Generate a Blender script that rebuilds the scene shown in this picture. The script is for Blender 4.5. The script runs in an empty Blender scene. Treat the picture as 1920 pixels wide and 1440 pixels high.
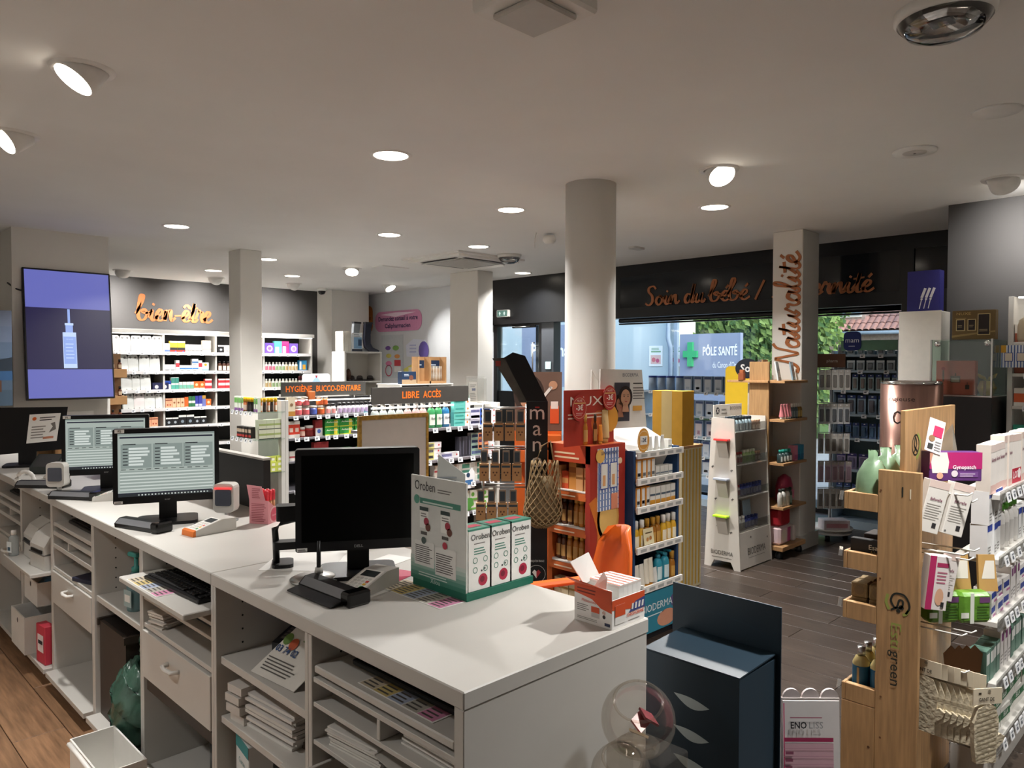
import bpy, math, random
from mathutils import Vector, Matrix
random.seed(11)
sc = bpy.context.scene
COL = sc.collection
PI = math.pi
# ------------------------------------------------------------------ camera, world, light, exposure
CAMH = 1.65
FPX = 1409.0
yaw = math.atan((2378 - 960) / FPX); pit = math.radians(1.49); rol = 0.003
fw = Vector((math.cos(yaw), math.sin(yaw), 0)); rt = Vector((math.sin(yaw), -math.cos(yaw), 0)); up = Vector((0, 0, 1))
cf = fw * math.cos(pit) - up * math.sin(pit); cu_ = fw * math.sin(pit) + up * math.cos(pit)
cr = rt * math.cos(rol) + cu_ * math.sin(rol); cu_ = cu_ * math.cos(rol) - rt * math.sin(rol)
cam_d = bpy.data.cameras.new('camera'); cam_d.sensor_width = 36; cam_d.lens = FPX / 1920 * 36
cam_d.clip_start = 0.05; cam_d.clip_end = 200
cam = bpy.data.objects.new('camera', cam_d); COL.objects.link(cam)
mw = Matrix((cr, cu_, -cf)).transposed().to_4x4(); mw.translation = Vector((0, 0, CAMH)); cam.matrix_world = mw
sc.camera = cam
w = bpy.data.worlds.new('sky'); sc.world = w; w.use_nodes = True
nt = w.node_tree; bg = nt.nodes['Background']
sky = nt.nodes.new('ShaderNodeTexSky'); sky.sky_type = 'NISHITA'; sky.sun_disc = False
sky.sun_elevation = math.radians(38); sky.sun_rotation = math.radians(200); sky.air_density = 1.2; sky.dust_density = 2.5
nt.links.new(sky.outputs['Color'], bg.inputs['Color']); bg.inputs['Strength'].default_value = 0.34
sun_d = bpy.data.lights.new('sun', 'SUN'); sun_d.energy = 0.5; sun_d.angle = math.radians(12); sun_d.color = (1, .96, .9)
sun = bpy.data.objects.new('sun', sun_d); COL.objects.link(sun)
sun.rotation_euler = Vector((.75, .35, -.75)).to_track_quat('-Z', 'Y').to_euler()
vs = sc.view_settings; vs.view_transform = 'Standard'; vs.look = 'None'; vs.gamma = 1; vs.use_curve_mapping = False
vs.exposure = 0.54
try:
    sc.cycles.max_bounces = 8; sc.cycles.glossy_bounces = 3; sc.cycles.transmission_bounces = 6; sc.cycles.caustics_reflective = False; sc.cycles.caustics_refractive = False
except AttributeError: pass
LAMP_W = 32.0       # watts of one round ceiling lamp
# ------------------------------------------------------------------ materials
def lin(h):
    h = h.lstrip('#'); o = []; h = h if len(h) == 6 else ''.join(c*2 for c in h)
    for i in (0, 2, 4):
        c = int(h[i:i+2], 16) / 255
        o.append(c / 12.92 if c <= .04045 else ((c + .055) / 1.055) ** 2.4)
    return (*o, 1)
MATS = {}
def mat(name, col='#888888', rough=.5, metal=0, noise=.08, scale=14, bump=0, spec=.4, coat=0, trans=0, rnd=0, stretch=None):
    if name in MATS: return MATS[name]
    m = bpy.data.materials.new(name); m.use_nodes = True; n = m.node_tree.nodes; l = m.node_tree.links
    b = n['Principled BSDF']; b.inputs['Roughness'].default_value = rough; b.inputs['Metallic'].default_value = metal
    b.inputs['Specular IOR Level'].default_value = spec; b.inputs['Coat Weight'].default_value = coat
    b.inputs['Transmission Weight'].default_value = trans
    tc = n.new('ShaderNodeTexCoord'); nz = n.new('ShaderNodeTexNoise'); nz.inputs['Scale'].default_value = scale; nz.inputs['Detail'].default_value = 3
    src = tc.outputs['Object']
    if stretch:
        mp = n.new('ShaderNodeMapping'); mp.inputs['Scale'].default_value = stretch
        l.new(src, mp.inputs['Vector']); src = mp.outputs['Vector']
        if rnd:
            oi0 = n.new('ShaderNodeObjectInfo'); mul = n.new('ShaderNodeMath'); mul.operation = 'MULTIPLY'; mul.inputs[1].default_value = 40
            l.new(oi0.outputs['Random'], mul.inputs[0]); l.new(mul.outputs[0], mp.inputs['Location'])
    l.new(src, nz.inputs['Vector'])
    rp = n.new('ShaderNodeMapRange'); rp.inputs['From Min'].default_value = .25; rp.inputs['From Max'].default_value = .75
    rp.inputs['To Min'].default_value = 1 - noise; rp.inputs['To Max'].default_value = 1 + noise * .6
    l.new(nz.outputs['Fac'], rp.inputs['Value'])
    mx = n.new('ShaderNodeMix'); mx.data_type = 'RGBA'; mx.blend_type = 'MULTIPLY'; mx.inputs['Factor'].default_value = 1
    mx.inputs[6].default_value = lin(col)
    val = rp.outputs['Result']
    if rnd:
        oi = n.new('ShaderNodeObjectInfo'); r2 = n.new('ShaderNodeMapRange'); r2.inputs['To Min'].default_value = 1 - rnd; r2.inputs['To Max'].default_value = 1 + rnd
        l.new(oi.outputs['Random'], r2.inputs['Value']); mm = n.new('ShaderNodeMath'); mm.operation = 'MULTIPLY'
        l.new(val, mm.inputs[0]); l.new(r2.outputs['Result'], mm.inputs[1]); val = mm.outputs[0]
    cmb = n.new('ShaderNodeCombineColor'); [l.new(val, cmb.inputs[i]) for i in range(3)]
    l.new(cmb.outputs['Color'], mx.inputs[7]); l.new(mx.outputs[2], b.inputs['Base Color'])
    if bump:
        bp = n.new('ShaderNodeBump'); bp.inputs['Strength'].default_value = bump; bp.inputs['Distance'].default_value = .01
        l.new(nz.outputs['Fac'], bp.inputs['Height']); l.new(bp.outputs['Normal'], b.inputs['Normal'])
    MATS[name] = m; return m
def P(h, rough=.55):            # printed / plain colour
    return mat('ink_' + h.strip('#') + ('' if rough == .55 else '_%02d' % int(rough*100)), h, rough, noise=.04, scale=20)
def E(h, s):                    # things that give off light
    k = 'glow_%s_%g' % (h.strip('#'), s)
    if k in MATS: return MATS[k]
    m = bpy.data.materials.new(k); m.use_nodes = True; b = m.node_tree.nodes['Principled BSDF']
    b.inputs['Base Color'].default_value = (.02, .02, .02, 1); b.inputs['Emission Color'].default_value = lin(h); b.inputs['Emission Strength'].default_value = s
    b.inputs['Roughness'].default_value = .35
    MATS[k] = m; return m
def clear(name, tint='#ffffff', refl=.08, op=0.0, rough=.03):   # thin glass or clear plastic: transparent + a little gloss
    if name in MATS: return MATS[name]
    m = bpy.data.materials.new(name); m.use_nodes = True; n = m.node_tree.nodes; l = m.node_tree.links
    n.remove(n['Principled BSDF']); out = n['Material Output']
    tr = n.new('ShaderNodeBsdfTransparent'); tr.inputs['Color'].default_value = lin(tint)
    gl = n.new('ShaderNodeBsdfGlossy'); gl.inputs['Roughness'].default_value = rough
    fr = n.new('ShaderNodeLayerWeight'); fr.inputs['Blend'].default_value = .25
    mr = n.new('ShaderNodeMapRange'); mr.inputs['To Min'].default_value = refl * .5; mr.inputs['To Max'].default_value = min(1, refl * 6)
    l.new(fr.outputs['Fresnel'], mr.inputs['Value'])
    mx = n.new('ShaderNodeMixShader'); l.new(mr.outputs['Result'], mx.inputs['Fac']); l.new(tr.outputs[0], mx.inputs[1]); l.new(gl.outputs[0], mx.inputs[2])
    o = mx.outputs[0]
    if op:
        df = n.new('ShaderNodeBsdfDiffuse'); df.inputs['Color'].default_value = lin(tint); m2 = n.new('ShaderNodeMixShader'); m2.inputs['Fac'].default_value = op
        l.new(o, m2.inputs[1]); l.new(df.outputs[0], m2.inputs[2]); o = m2.outputs[0]
    l.new(o, out.inputs['Surface']); MATS[name] = m; return m
WHITE = mat('white_laminate', '#c9c6c0', .38, noise=.03, scale=6)
WALLW = mat('white_wall_paint', '#dcd9d3', .7, noise=.03, scale=3)
CEILM = mat('ceiling_paint', '#ecebe8', .8, noise=.03, scale=2)
GREYW = mat('anthracite_paint', '#403e3d', .7, noise=.05, scale=3)
BLACKM = mat('black_metal', '#0d0e10', .35, noise=.1)
BLKP = mat('black_plastic', '#101012', .4, noise=.1)
BLKG = mat('black_gloss', '#050506', .12, noise=.05)
DKGREY = mat('dark_grey_plastic', '#2b2b2d', .5)
PALEP = mat('pale_grey_plastic', '#c9c6c0', .42, noise=.04)
WPLAST = mat('white_plastic', '#e9e7e2', .35, noise=.03)
METAL = mat('brushed_metal', '#b9b9b7', .32, metal=1, noise=.06)
CHROME = mat('chrome', '#d8d8d8', .1, metal=1, noise=.04)
COPPER = mat('copper_foil', '#a9683f', .42, metal=.25, noise=.15, scale=5)
PAPER = mat('paper', '#f0eeea', .75, noise=.03)
KRAFT = mat('kraft_card', '#b48a5e', .75, noise=.08)
WOODM = mat('pine_ply', '#a9845a', .55, noise=.28, scale=5, stretch=(14, 14, 1.2), bump=.08)
WOODD = mat('beech_board', '#b98f63', .5, noise=.22, scale=5, stretch=(1.4, 16, 16))
OAKF = mat('oak_vinyl', '#86654a', .45, noise=.45, scale=4, stretch=(14, 1.2, 1), rnd=.22, bump=.05)
DARKF = mat('grey_vinyl', '#443a33', .36, noise=.45, scale=4, stretch=(22, 1.3, 1), rnd=.14, bump=.05, spec=.5)
GLASS = clear('window_glass', '#f4fbfd', .05)
SHGLASS = clear('shelf_glass', '#eff7f3', .06)
ACRYL = clear('acrylic', '#f4f4f2', .1, .06)
ORANGE = mat('orange_shell', '#e0641c', .42, noise=.05)
# ------------------------------------------------------------------ glyphs
CH = "ABCDEFGHIJKLMNOPQRSTUVWXYZabcdefghijklmnopqrstuvwxyz0123456789.,-/'%€+&:!ÔÉÈÊôéèêà"
GLY = {}
def make_glyphs():
    tmp = []
    for bold, off in ((0, 0.0), (1, .022)):
        for s in list(CH) + ['H%sH' % c for c in CH] + ['HH']:
            cu = bpy.data.curves.new('g', 'FONT'); cu.body = s; cu.resolution_u = 2; cu.offset = off
            o = bpy.data.objects.new('g', cu); COL.objects.link(o); tmp.append((bold, s, o))
    dg = bpy.context.evaluated_depsgraph_get(); dg.update()
    wid = {}
    for b, s, o in tmp:
        me = bpy.data.meshes.new_from_object(o.evaluated_get(dg))
        vs_ = [(v.co.x, v.co.y) for v in me.vertices]
        if len(s) == 1: GLY[(b, s)] = [vs_, [tuple(p.vertices) for p in me.polygons], 0]
        wid[(b, s)] = max(v[0] for v in vs_) if vs_ else 0
        cu = o.data; bpy.data.meshes.remove(me); bpy.data.objects.remove(o); bpy.data.curves.remove(cu)
    for b in (0, 1):
        for c in CH: GLY[(b, c)][2] = wid[(b, 'H%sH' % c)] - wid[(b, 'HH')]
make_glyphs()
def layout(s, bold=0):
    V, F, x = [], [], 0
    for c in s:
        if c == ' ': x += .3; continue
        v, f, a = GLY[(bold, c)]; o = len(V); V += [(p[0] + x, p[1]) for p in v]; F += [tuple(i + o for i in q) for q in f]; x += a
    return V, F, x
# brush script, x-height 1: strokes per letter, then advance
def _s(t): return [[tuple(float(q) for q in p.split(',')) for p in st.split()] for st in t.split('|')]
SCR = {k: (_s(t), a) for k, t, a in (
 ('b', '-.15,.55 .3,1.55 .42,2.15 .22,2.15 .08,1.3 .02,.4 .18,.02 .48,.12 .62,.6 .5,.95 .3,.8 .5,.62 .85,.75', .8),
 ('i', '-.1,.25 .2,.95 .13,.3 .28,.0 .55,.3|.26,1.35 .34,1.52', .46),
 ('e', '-.1,.25 .35,.58 .45,.88 .28,1.0 .06,.6 .1,.15 .33,0 .65,.3', .56),
 ('n', '-.1,.25 .16,.95 .08,0|.08,.1 .34,.85 .52,.95 .5,.4 .6,.02 .85,.35', .76),
 ('-', '.02,.5 .5,.54', .62),
 ('t', '-.1,.25 .25,1.0 .36,1.7 .2,.6 .2,.1 .38,0 .6,.3|.0,1.2 .62,1.3', .5),
 ('r', '-.1,.25 .12,.9 .2,1.12 .3,.92 .46,.92 .38,.4 .5,.02 .7,.3', .6),
 ('S', '.8,1.75 .6,2.1 .25,1.95 .22,1.5 .5,1.0 .5,.35 .2,0 -.08,.25', .78),
 ('o', '.42,.95 .15,.8 .05,.35 .25,0 .5,.3 .5,.8 .36,1.0 .5,.78 .8,.75', .66),
 ('d', '.5,.85 .25,.95 .05,.5 .12,.05 .35,.1 .55,.7 .76,2.0 .55,.5 .62,.02 .85,.35', .76),
 ('u', '-.1,.25 .18,.95 .1,.3 .24,0 .46,.35 .6,.95 .52,.3 .65,0 .85,.35', .76),
 ('a', '.5,.85 .25,.95 .05,.5 .12,.05 .35,.12 .58,.95 .5,.3 .62,0 .85,.35', .74),
 ('l', '-.1,.25 .28,1.3 .4,1.95 .24,1.95 .1,.9 .14,.1 .33,0 .55,.3', .44),
 ('N', '-.35,.1 -.05,.05 .2,.6 .42,1.95 .55,1.2 .72,.05 .9,.9 1.05,1.8 1.3,2.15', 1.05),
 ('M', '-.15,.05 .12,.2 .38,1.95 .5,.5 .88,1.95 .92,.6 1.08,.02 1.3,.35', 1.15),
 ('/', '0,-.1 .6,1.8', .8), (' ', '', .45))if t}
ACC = {'é': ('e', '.32,1.28 .52,1.6'), 'ê': ('e', '.08,1.25 .34,1.52 .56,1.25')}
def catmull(pts, k=5):
    if len(pts) < 3: return pts
    p = [pts[0]] + pts + [pts[-1]]; o = []
    for i in range(1, len(p) - 2):
        for j in range(k):
            t = j / k; o.append(tuple(.5 * (2*p[i][c] + (p[i+1][c]-p[i-1][c])*t + (2*p[i-1][c]-5*p[i][c]+4*p[i+1][c]-p[i+2][c])*t*t + (3*p[i][c]-p[i-1][c]-3*p[i+1][c]+p[i+2][c])*t**3) for c in (0, 1)))
    return o + [pts[-1]]
def script_strokes(s):
    out, x = [], 0
    for c in s:
        if c == ' ': x += .45; continue
        ex = None
        if c in ACC: c, ex = ACC[c]
        st, a = SCR[c]
        for q in st + (_s(ex) if ex else []): out.append(catmull([(p[0] + x, p[1]) for p in q]))
        x += a
    return out, x
# ------------------------------------------------------------------ mesh builder
class MB:
    def __init__(s): s.v = []; s.f = []; s.mi = []; s.mats = []; s.sm = []; s.M = None
    def m(s, mt):
        if mt not in s.mats: s.mats.append(mt)
        return s.mats.index(mt)
    def add(s, pts, faces, mt, smooth=False):
        o = len(s.v)
        if s.M is not None: pts = [tuple(s.M @ Vector(p)) for p in pts]
        s.v += [tuple(p) for p in pts]; k = s.m(mt)
        for f in faces: s.f.append(tuple(i + o for i in f)); s.mi.append(k); s.sm.append(smooth)
        return s
    def box(s, x0, x1, y0, y1, z0, z1, mt):
        p = [(x, y, z) for z in (z0, z1) for y in (y0, y1) for x in (x0, x1)]
        return s.add(p, [(0, 2, 3, 1), (4, 5, 7, 6), (0, 1, 5, 4), (2, 6, 7, 3), (0, 4, 6, 2), (1, 3, 7, 5)], mt)
    def bbox(s, x0, x1, y0, y1, z0, z1, mt, b=.004):   # box with every edge chamfered
        q = []
        for z in (z0, z1):
            for y in (y0, y1):
                for x in (x0, x1):
                    ix = x0 + b if x == x0 else x1 - b; iy = y0 + b if y == y0 else y1 - b; iz = z0 + b if z == z0 else z1 - b
                    q += [(x, iy, iz), (ix, y, iz), (ix, iy, z)]
        I = lambda i, a: 3 * i + a
        F = [(I(0,2),I(2,2),I(3,2),I(1,2)), (I(4,2),I(5,2),I(7,2),I(6,2)), (I(0,1),I(1,1),I(5,1),I(4,1)), (I(2,1),I(6,1),I(7,1),I(3,1)), (I(0,0),I(4,0),I(6,0),I(2,0)), (I(1,0),I(3,0),I(7,0),I(5,0))]
        for i, j, a in ((0,1,0),(2,3,0),(4,5,0),(6,7,0),(0,2,1),(1,3,1),(4,6,1),(5,7,1),(0,4,2),(1,5,2),(2,6,2),(3,7,2)):
            o = [c for c in (0, 1, 2) if c != a]; F.append((I(i,o[0]), I(i,o[1]), I(j,o[1]), I(j,o[0])))
        for i in range(8): F.append((I(i,0), I(i,1), I(i,2)))
        c = Vector(((x0+x1)/2, (y0+y1)/2, (z0+z1)/2)); G = []
        for f in F:
            a, b_, d = (Vector(q[f[k]]) for k in (0, 1, 2)); nn = (b_-a).cross(d-a)
            G.append(f if nn.dot(a - c) > 0 else tuple(reversed(f)))
        return s.add(q, G, mt)
    def prism(s, poly, z0, z1, mt, axis='z', smooth=False, cap=True):  # poly CCW; axis z: (x,y); y: (x,z) extruded along y; x: (y,z) extruded along x
        n = len(poly)
        if axis == 'z': g = lambda p, t: (p[0], p[1], t)
        elif axis == 'y': g = lambda p, t: (p[0], t, p[1])
        else: g = lambda p, t: (t, p[0], p[1])
        pts = [g(p, z0) for p in poly] + [g(p, z1) for p in poly]
        F = [(i, (i+1) % n, n + (i+1) % n, n + i) for i in range(n)]
        C = [tuple(reversed(range(n))), tuple(range(n, 2*n))] if cap else []
        if axis == 'y': F = [tuple(reversed(f)) for f in F]; C = [tuple(reversed(f)) for f in C]
        s.add(pts, F, mt, smooth)
        if C:
            o = len(s.v) - 2*n; k = s.m(mt)
            for f in C: s.f.append(tuple(i + o for i in f)); s.mi.append(k); s.sm.append(False)
        return s
    def rrect(s, x0, x1, y0, y1, r, z0, z1, mt, axis='z', k=3):
        P_ = []
        for cx, cy, a0 in ((x1-r, y1-r, 0), (x0+r, y1-r, 90), (x0+r, y0+r, 180), (x1-r, y0+r, 270)):
            for j in range(k+1):
                a = math.radians(a0 + 90*j/k); P_.append((cx + r*math.cos(a), cy + r*math.sin(a)))
        return s.prism(P_, z0, z1, mt, axis)
    def lathe(s, prof, mt, c=(0, 0), n=12, sx=1, sy=1, smooth=True, cap=True):   # prof (r,z) bottom to top
        pts, F = [], []
        for r, z in prof:
            for j in range(n): a = 2*PI*j/n; pts.append((c[0] + r*sx*math.cos(a), c[1] + r*sy*math.sin(a), z))
        for i in range(len(prof)-1):
            for j in range(n): F.append((i*n+j, i*n+(j+1) % n, (i+1)*n+(j+1) % n, (i+1)*n+j))
        if cap and prof[0][0] > 1e-5: F.append(tuple(reversed(range(n))))
        if cap and prof[-1][0] > 1e-5: F.append(tuple(range((len(prof)-1)*n, len(prof)*n)))
        return s.add(pts, F, mt, smooth)
    def tube(s, path, r, mt, n=6):
        pts, F = [], []; path = [Vector(p) for p in path]
        for i, p in enumerate(path):
            t = (path[min(i+1, len(path)-1)] - path[max(i-1, 0)]).normalized()
            a = t.orthogonal().normalized() if abs(t.z) > .9 else t.cross(Vector((0, 0, 1))).normalized(); b = t.cross(a)
            for j in range(n): q = 2*PI*j/n; pts.append(p + a*(r*math.cos(q)) + b*(r*math.sin(q)))
        for i in range(len(path)-1):
            for j in range(n): F.append((i*n+j, i*n+(j+1) % n, (i+1)*n+(j+1) % n, (i+1)*n+j))
        F += [tuple(reversed(range(n))), tuple(range((len(path)-1)*n, len(path)*n))]
        return s.add(pts, F, mt, True)
    def slab(s, quad, th, mt):          # quad of 3-D points, thickened along its normal
        q = [Vector(p) for p in quad]; n = (q[1]-q[0]).cross(q[2]-q[0]).normalized() * th; k = len(q)
        pts = q + [p - n for p in q]
        F = [tuple(range(k)), tuple(reversed(range(k, 2*k)))] + [(i, i+k, (i+1) % k + k, (i+1) % k) for i in range(k)]
        return s.add(pts, F, mt)
    def mesh(s, name):
        me = bpy.data.meshes.new(name); me.from_pydata(s.v, [], s.f)
        for mt in s.mats: me.materials.append(mt)
        me.polygons.foreach_set('material_index', s.mi); me.polygons.foreach_set('use_smooth', s.sm); me.update(); return me
class Dec:      # flat print on a plane: origin, right, up
    def __init__(s, mb, o, r=(1, 0, 0), u=(0, 0, 1), lift=.0006):
        s.mb = mb; s.o = Vector(o); s.r = Vector(r).normalized(); s.u = Vector(u).normalized(); s.n = s.r.cross(s.u); s.l = lift
    def pt(s, a, b, k): return s.o + s.r*a + s.u*b + s.n*(s.l*k)
    def poly(s, pts, mt, k=1): s.mb.add([s.pt(a, b, k) for a, b in pts], [tuple(range(len(pts)))], mt); return s
    def rect(s, a0, b0, a1, b1, mt, k=1): return s.poly([(a0, b0), (a1, b0), (a1, b1), (a0, b1)], mt, k)
    def circ(s, a, b, r, mt, k=1, n=14, ry=None, a0=0, a1=360):
        ry = ry or r; t = [math.radians(a0 + (a1-a0)*i/n) for i in range(n if a1-a0 == 360 else n+1)]
        return s.poly([(a + r*math.cos(x), b + ry*math.sin(x)) for x in t], mt, k)
    def ring(s, a, b, r, w, mt, k=1, n=18):
        for i in range(n):
            t0, t1 = 2*PI*i/n, 2*PI*(i+1)/n
            s.poly([(a+r*math.cos(t0), b+r*math.sin(t0)), (a+r*math.cos(t1), b+r*math.sin(t1)), (a+(r-w)*math.cos(t1), b+(r-w)*math.sin(t1)), (a+(r-w)*math.cos(t0), b+(r-w)*math.sin(t0))], mt, k)
        return s
    def text(s, t, a, b, h, mt, al='c', bold=0, w=None, k=2, rot=0):   # h = cap height, w = fit to width
        V, F, x = layout(t, bold); sc_ = h / .72; sx = sc_ if not w else w / max(x, .01)
        off = {'l': 0, 'c': -x*sx/2, 'r': -x*sx}[al]; c, n_ = math.cos(rot), math.sin(rot); P2 = []
        for p in V:
            q0, q1 = p[0]*sx + off, p[1]*sc_; P2.append(s.pt(a + q0*c - q1*n_, b + q0*n_ + q1*c, k))
        s.mb.add(P2, F, mt); return s
    def lines(s, a0, a1, b0, b1, n, mt, k=1, fill=.4, rag=.25):   # n rows of illegible small print
        st = (b1-b0)/n
        for i in range(n):
            e = a1 - (a1-a0)*rag*random.random(); s.rect(a0, b0 + st*i, e, b0 + st*(i+fill), mt, k)
        return s
    def stroke(s, pts, w, mt, k=1, th=0, brush=True):
        n = len(pts); L = []
        for i, p in enumerate(pts):
            q0, q1 = pts[max(i-1, 0)], pts[min(i+1, n-1)]; dx, dy = q1[0]-q0[0], q1[1]-q0[1]; d = math.hypot(dx, dy) or 1
            ww = w * ((.42 + .58*max(0, min(1, abs(dy)/d if dy < 0 else abs(dy)/d*.55))) if brush else 1) / 2
            L.append(((p[0]-dy/d*ww, p[1]+dx/d*ww), (p[0]+dy/d*ww, p[1]-dx/d*ww)))
        for i in range(n-1):
            q = [L[i][1], L[i+1][1], L[i+1][0], L[i][0]]
            if th:
                f_ = [s.pt(a, b, k) + s.n*th for a, b in q]; s.mb.add(f_ + [s.pt(a, b, k) for a, b in q], [(0, 1, 2, 3), (0, 4, 5, 1), (2, 6, 7, 3)], mt)
            else: s.poly(q, mt, k)
        return s
    def script(s, t, a, b, xh, mt, w=.3, k=1, th=0, rot=0, sx=1):
        st, x = script_strokes(t); c, n_ = math.cos(rot), math.sin(rot)
        for q in st: s.stroke([(a + p[0]*sx*xh*c - p[1]*xh*n_, b + p[0]*sx*xh*n_ + p[1]*xh*c) for p in q], w*xh, mt, k, th)
        return x * xh
# ------------------------------------------------------------------ objects
def link(name, data=None, parent=None, loc=(0, 0, 0), rz=0, rot=None):
    o = bpy.data.objects.new(name, data); COL.objects.link(o); o.location = loc; o.rotation_euler = rot or (0, 0, rz)
    if parent: o.parent = parent
    return o
def tag(o, label=None, cat=None, group=None, kind=None):
    if label: o['label'] = label
    if cat: o['category'] = cat
    if group: o['group'] = group
    if kind: o['kind'] = kind
    return o
def thing(name, label, cat, loc=(0, 0, 0), rz=0, group=None, rot=None): return tag(link(name, None, None, loc, rz, rot), label, cat, group)
def part(name, mb, parent, loc=(0, 0, 0), rz=0, label=None, rot=None):
    return tag(link(name, mb.mesh(name) if isinstance(mb, MB) else mb, parent, loc, rz, rot), label)
def solo(name, mb, label, cat, loc=(0, 0, 0), rz=0, group=None, rot=None):
    return tag(link(name, mb.mesh(name) if isinstance(mb, MB) else mb, None, loc, rz, rot), label, cat, group)
def struct(name, mb, parent=None, loc=(0, 0, 0)):
    o = link(name, mb.mesh(name), parent, loc)
    if not parent: o['kind'] = 'structure'
    return o
class Proto:    # a product: root mesh + part meshes shared by every copy. front at y=0 facing -y, base z=0, centred in x
    def __init__(s, name, cat, desc, w, d, h, root, parts=()):
        s.name, s.cat, s.desc, s.w, s.d, s.h = name, cat, desc, w, d, h
        s.root = root.mesh(name); s.parts = [(n, b.mesh(n)) for n, b in parts]
    def put(s, loc, rz=0, label='', group=None, rot=None):
        o = solo(s.name, s.root, label, s.cat, loc, rz, group, rot)
        for n, me in s.parts: link(n, me, o)
        return o
class Frame:    # a shelf run: origin, rz; local x along the shelf, y into it
    def __init__(s, o, rz=0): s.o = Vector(o); s.rz = rz; s.c, s.s = math.cos(rz), math.sin(rz)
    def at(s, x, y, z): return (s.o.x + x*s.c - y*s.s, s.o.y + x*s.s + y*s.c, s.o.z + z)
NUMW = ('zero', 'one', 'two', 'three', 'four', 'five', 'six', 'seven', 'eight', 'nine', 'ten', 'eleven', 'twelve')
ORDW = ('leftmost', 'second', 'third', 'fourth', 'fifth', 'sixth', 'seventh', 'eighth', 'ninth', 'tenth', 'eleventh', 'twelfth')
USED = {}
def row(fr, x0, z, spec, where, gap=.004, inset=.02, jit=.06):
    """spec: (proto, count, stack); every piece is labelled by its look, its place in the row and its shelf"""
    x = x0; tot = {}
    for it in spec:
        if isinstance(it, tuple): tot[it[0].desc] = tot.get(it[0].desc, 0) + it[1]
    seen = {}
    for it in spec:
        if not isinstance(it, tuple): x += it; continue
        p, n, st = it[0], it[1], it[2] if len(it) > 2 else 1
        for i in range(n):
            q = seen.get(p.desc, 0); seen[p.desc] = q + 1
            for k in range(st):
                pos = '' if tot[p.desc] == 1 else ', %s of %s' % ('rightmost' if q == tot[p.desc]-1 else ORDW[q], NUMW[tot[p.desc]])
                lv = '' if st == 1 else ', ' + ('pile bottom' if k == 0 else 'pile top' if k == st-1 else ('second up' if k == 1 else 'third up'))
                lab = p.desc + pos + lv + ', ' + where
                p.put(fr.at(x + p.w/2, inset + random.uniform(0, .008), z + k*(p.h + .0006)), fr.rz + random.uniform(-jit, jit)*(1 if k == 0 else .4), lab, p.desc + ' ' + where)
            x += p.w + gap
    return x
# ================================================================== THE ROOM
ZC = 2.856
b = MB(); b.box(-2.5, 9.2, -2.5, 13, -.12, -.008, mat('screed', '#2a2623', .6)); floor = struct('floor', b)
PLW, PLL = .205, 1.22
b = MB(); b.bbox(0, PLW-.003, 0, PLL-.003, -.008, 0, DARKF, .0016); mdk = b.mesh('plank')
b = MB(); b.bbox(0, PLW-.003, 0, PLL-.003, -.008, 0, OAKF, .0016); moak = b.mesh('plank')
for i in range(33):
    for j in range(-1, 5):
        link('plank', mdk, floor, (1.72 + i*PLW, .05 + j*PLL + (i*.47 % 1)*PLL - .6, 0))
for i in range(-5, 6):
    for j in range(0, 5):
        link('plank', moak, floor, (.53 + i*PLW, 1.4 + j*PLL + (i*.47 % 1)*PLL - .6, 0))
b = MB(); b.box(-2.5, 7.62, -2.5, 13, ZC, ZC+.12, CEILM); struct('ceiling', b)
b = MB(); b.box(0, 6.56, 11.2, 11.4, 0, ZC, GREYW); struct('wall_back', b)
b = MB(); b.box(6.545, 7.26, 10.75, 11.4, 0, ZC, WALLW); b.box(7.26, 7.7, 11.25, 11.4, 0, ZC, WALLW); struct('wall_corner', b)
b = MB(); b.box(7.5, 7.7, 7.95, 11.25, 0, ZC, mat('white_paint_daylight_tint', '#d5d8db', .7, noise=.03, scale=3)); struct('wall_entrance', b)  # white wall; the bluish entrance daylight is put into its colour
b = MB(); b.box(1.56, 2.35, 7.85, 8.5, 0, ZC, WALLW); struct('wall_screen', b)
b = MB(); b.box(-2.5, 1.56, 10.4, 10.6, 0, ZC, WALLW); struct('wall_dispensary', b)
b = MB(); b.box(-2.62, -2.5, -2.5, 13, 0, ZC, WALLW); struct('wall_left', b)
b = MB(); b.box(-2.5, 9.2, -2.62, -2.5, 0, ZC, WALLW); struct('wall_behind', b)
b = MB(); b.box(6.33, 7.6, -2.5, 1.72, 0, ZC, GREYW); struct('wall_right', b)
def pillar(name, x0, x1, y0, y1, label, skirt=False):
    t = thing(name, label, 'pillar', ((x0+x1)/2, (y0+y1)/2, 0)); hx, hy = (x1-x0)/2, (y1-y0)/2
    b = MB(); b.bbox(-hx, hx, -hy, hy, 0, ZC, WALLW, .006); part('shaft', b, t)
    if skirt:
        b = MB(); b.box(-hx-.02, hx+.02, -hy-.02, hy+.02, 0, .13, WHITE); part('skirting', b, t)
    return t
pillar('square_pillar', 3.55, 3.79, 7.62, 7.9, 'square white pillar behind the small glass shelves, left of the tooth care shelf')
pillar('square_pillar', 6.48, 6.75, 7.15, 7.7, 'square white pillar under the air conditioner, beside the entrance door')
np_ = pillar('square_pillar', 6.52, 6.86, 2.92, 3.2, 'square white pillar lettered upwards in copper script', True)
t = thing('round_column', 'round white column rising behind the red sun care stand', 'column', (3.95, 3.23, 0))
b = MB(); b.lathe([(.17, 0), (.17, ZC)], WALLW, n=32); part('shaft', b, t)
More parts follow.
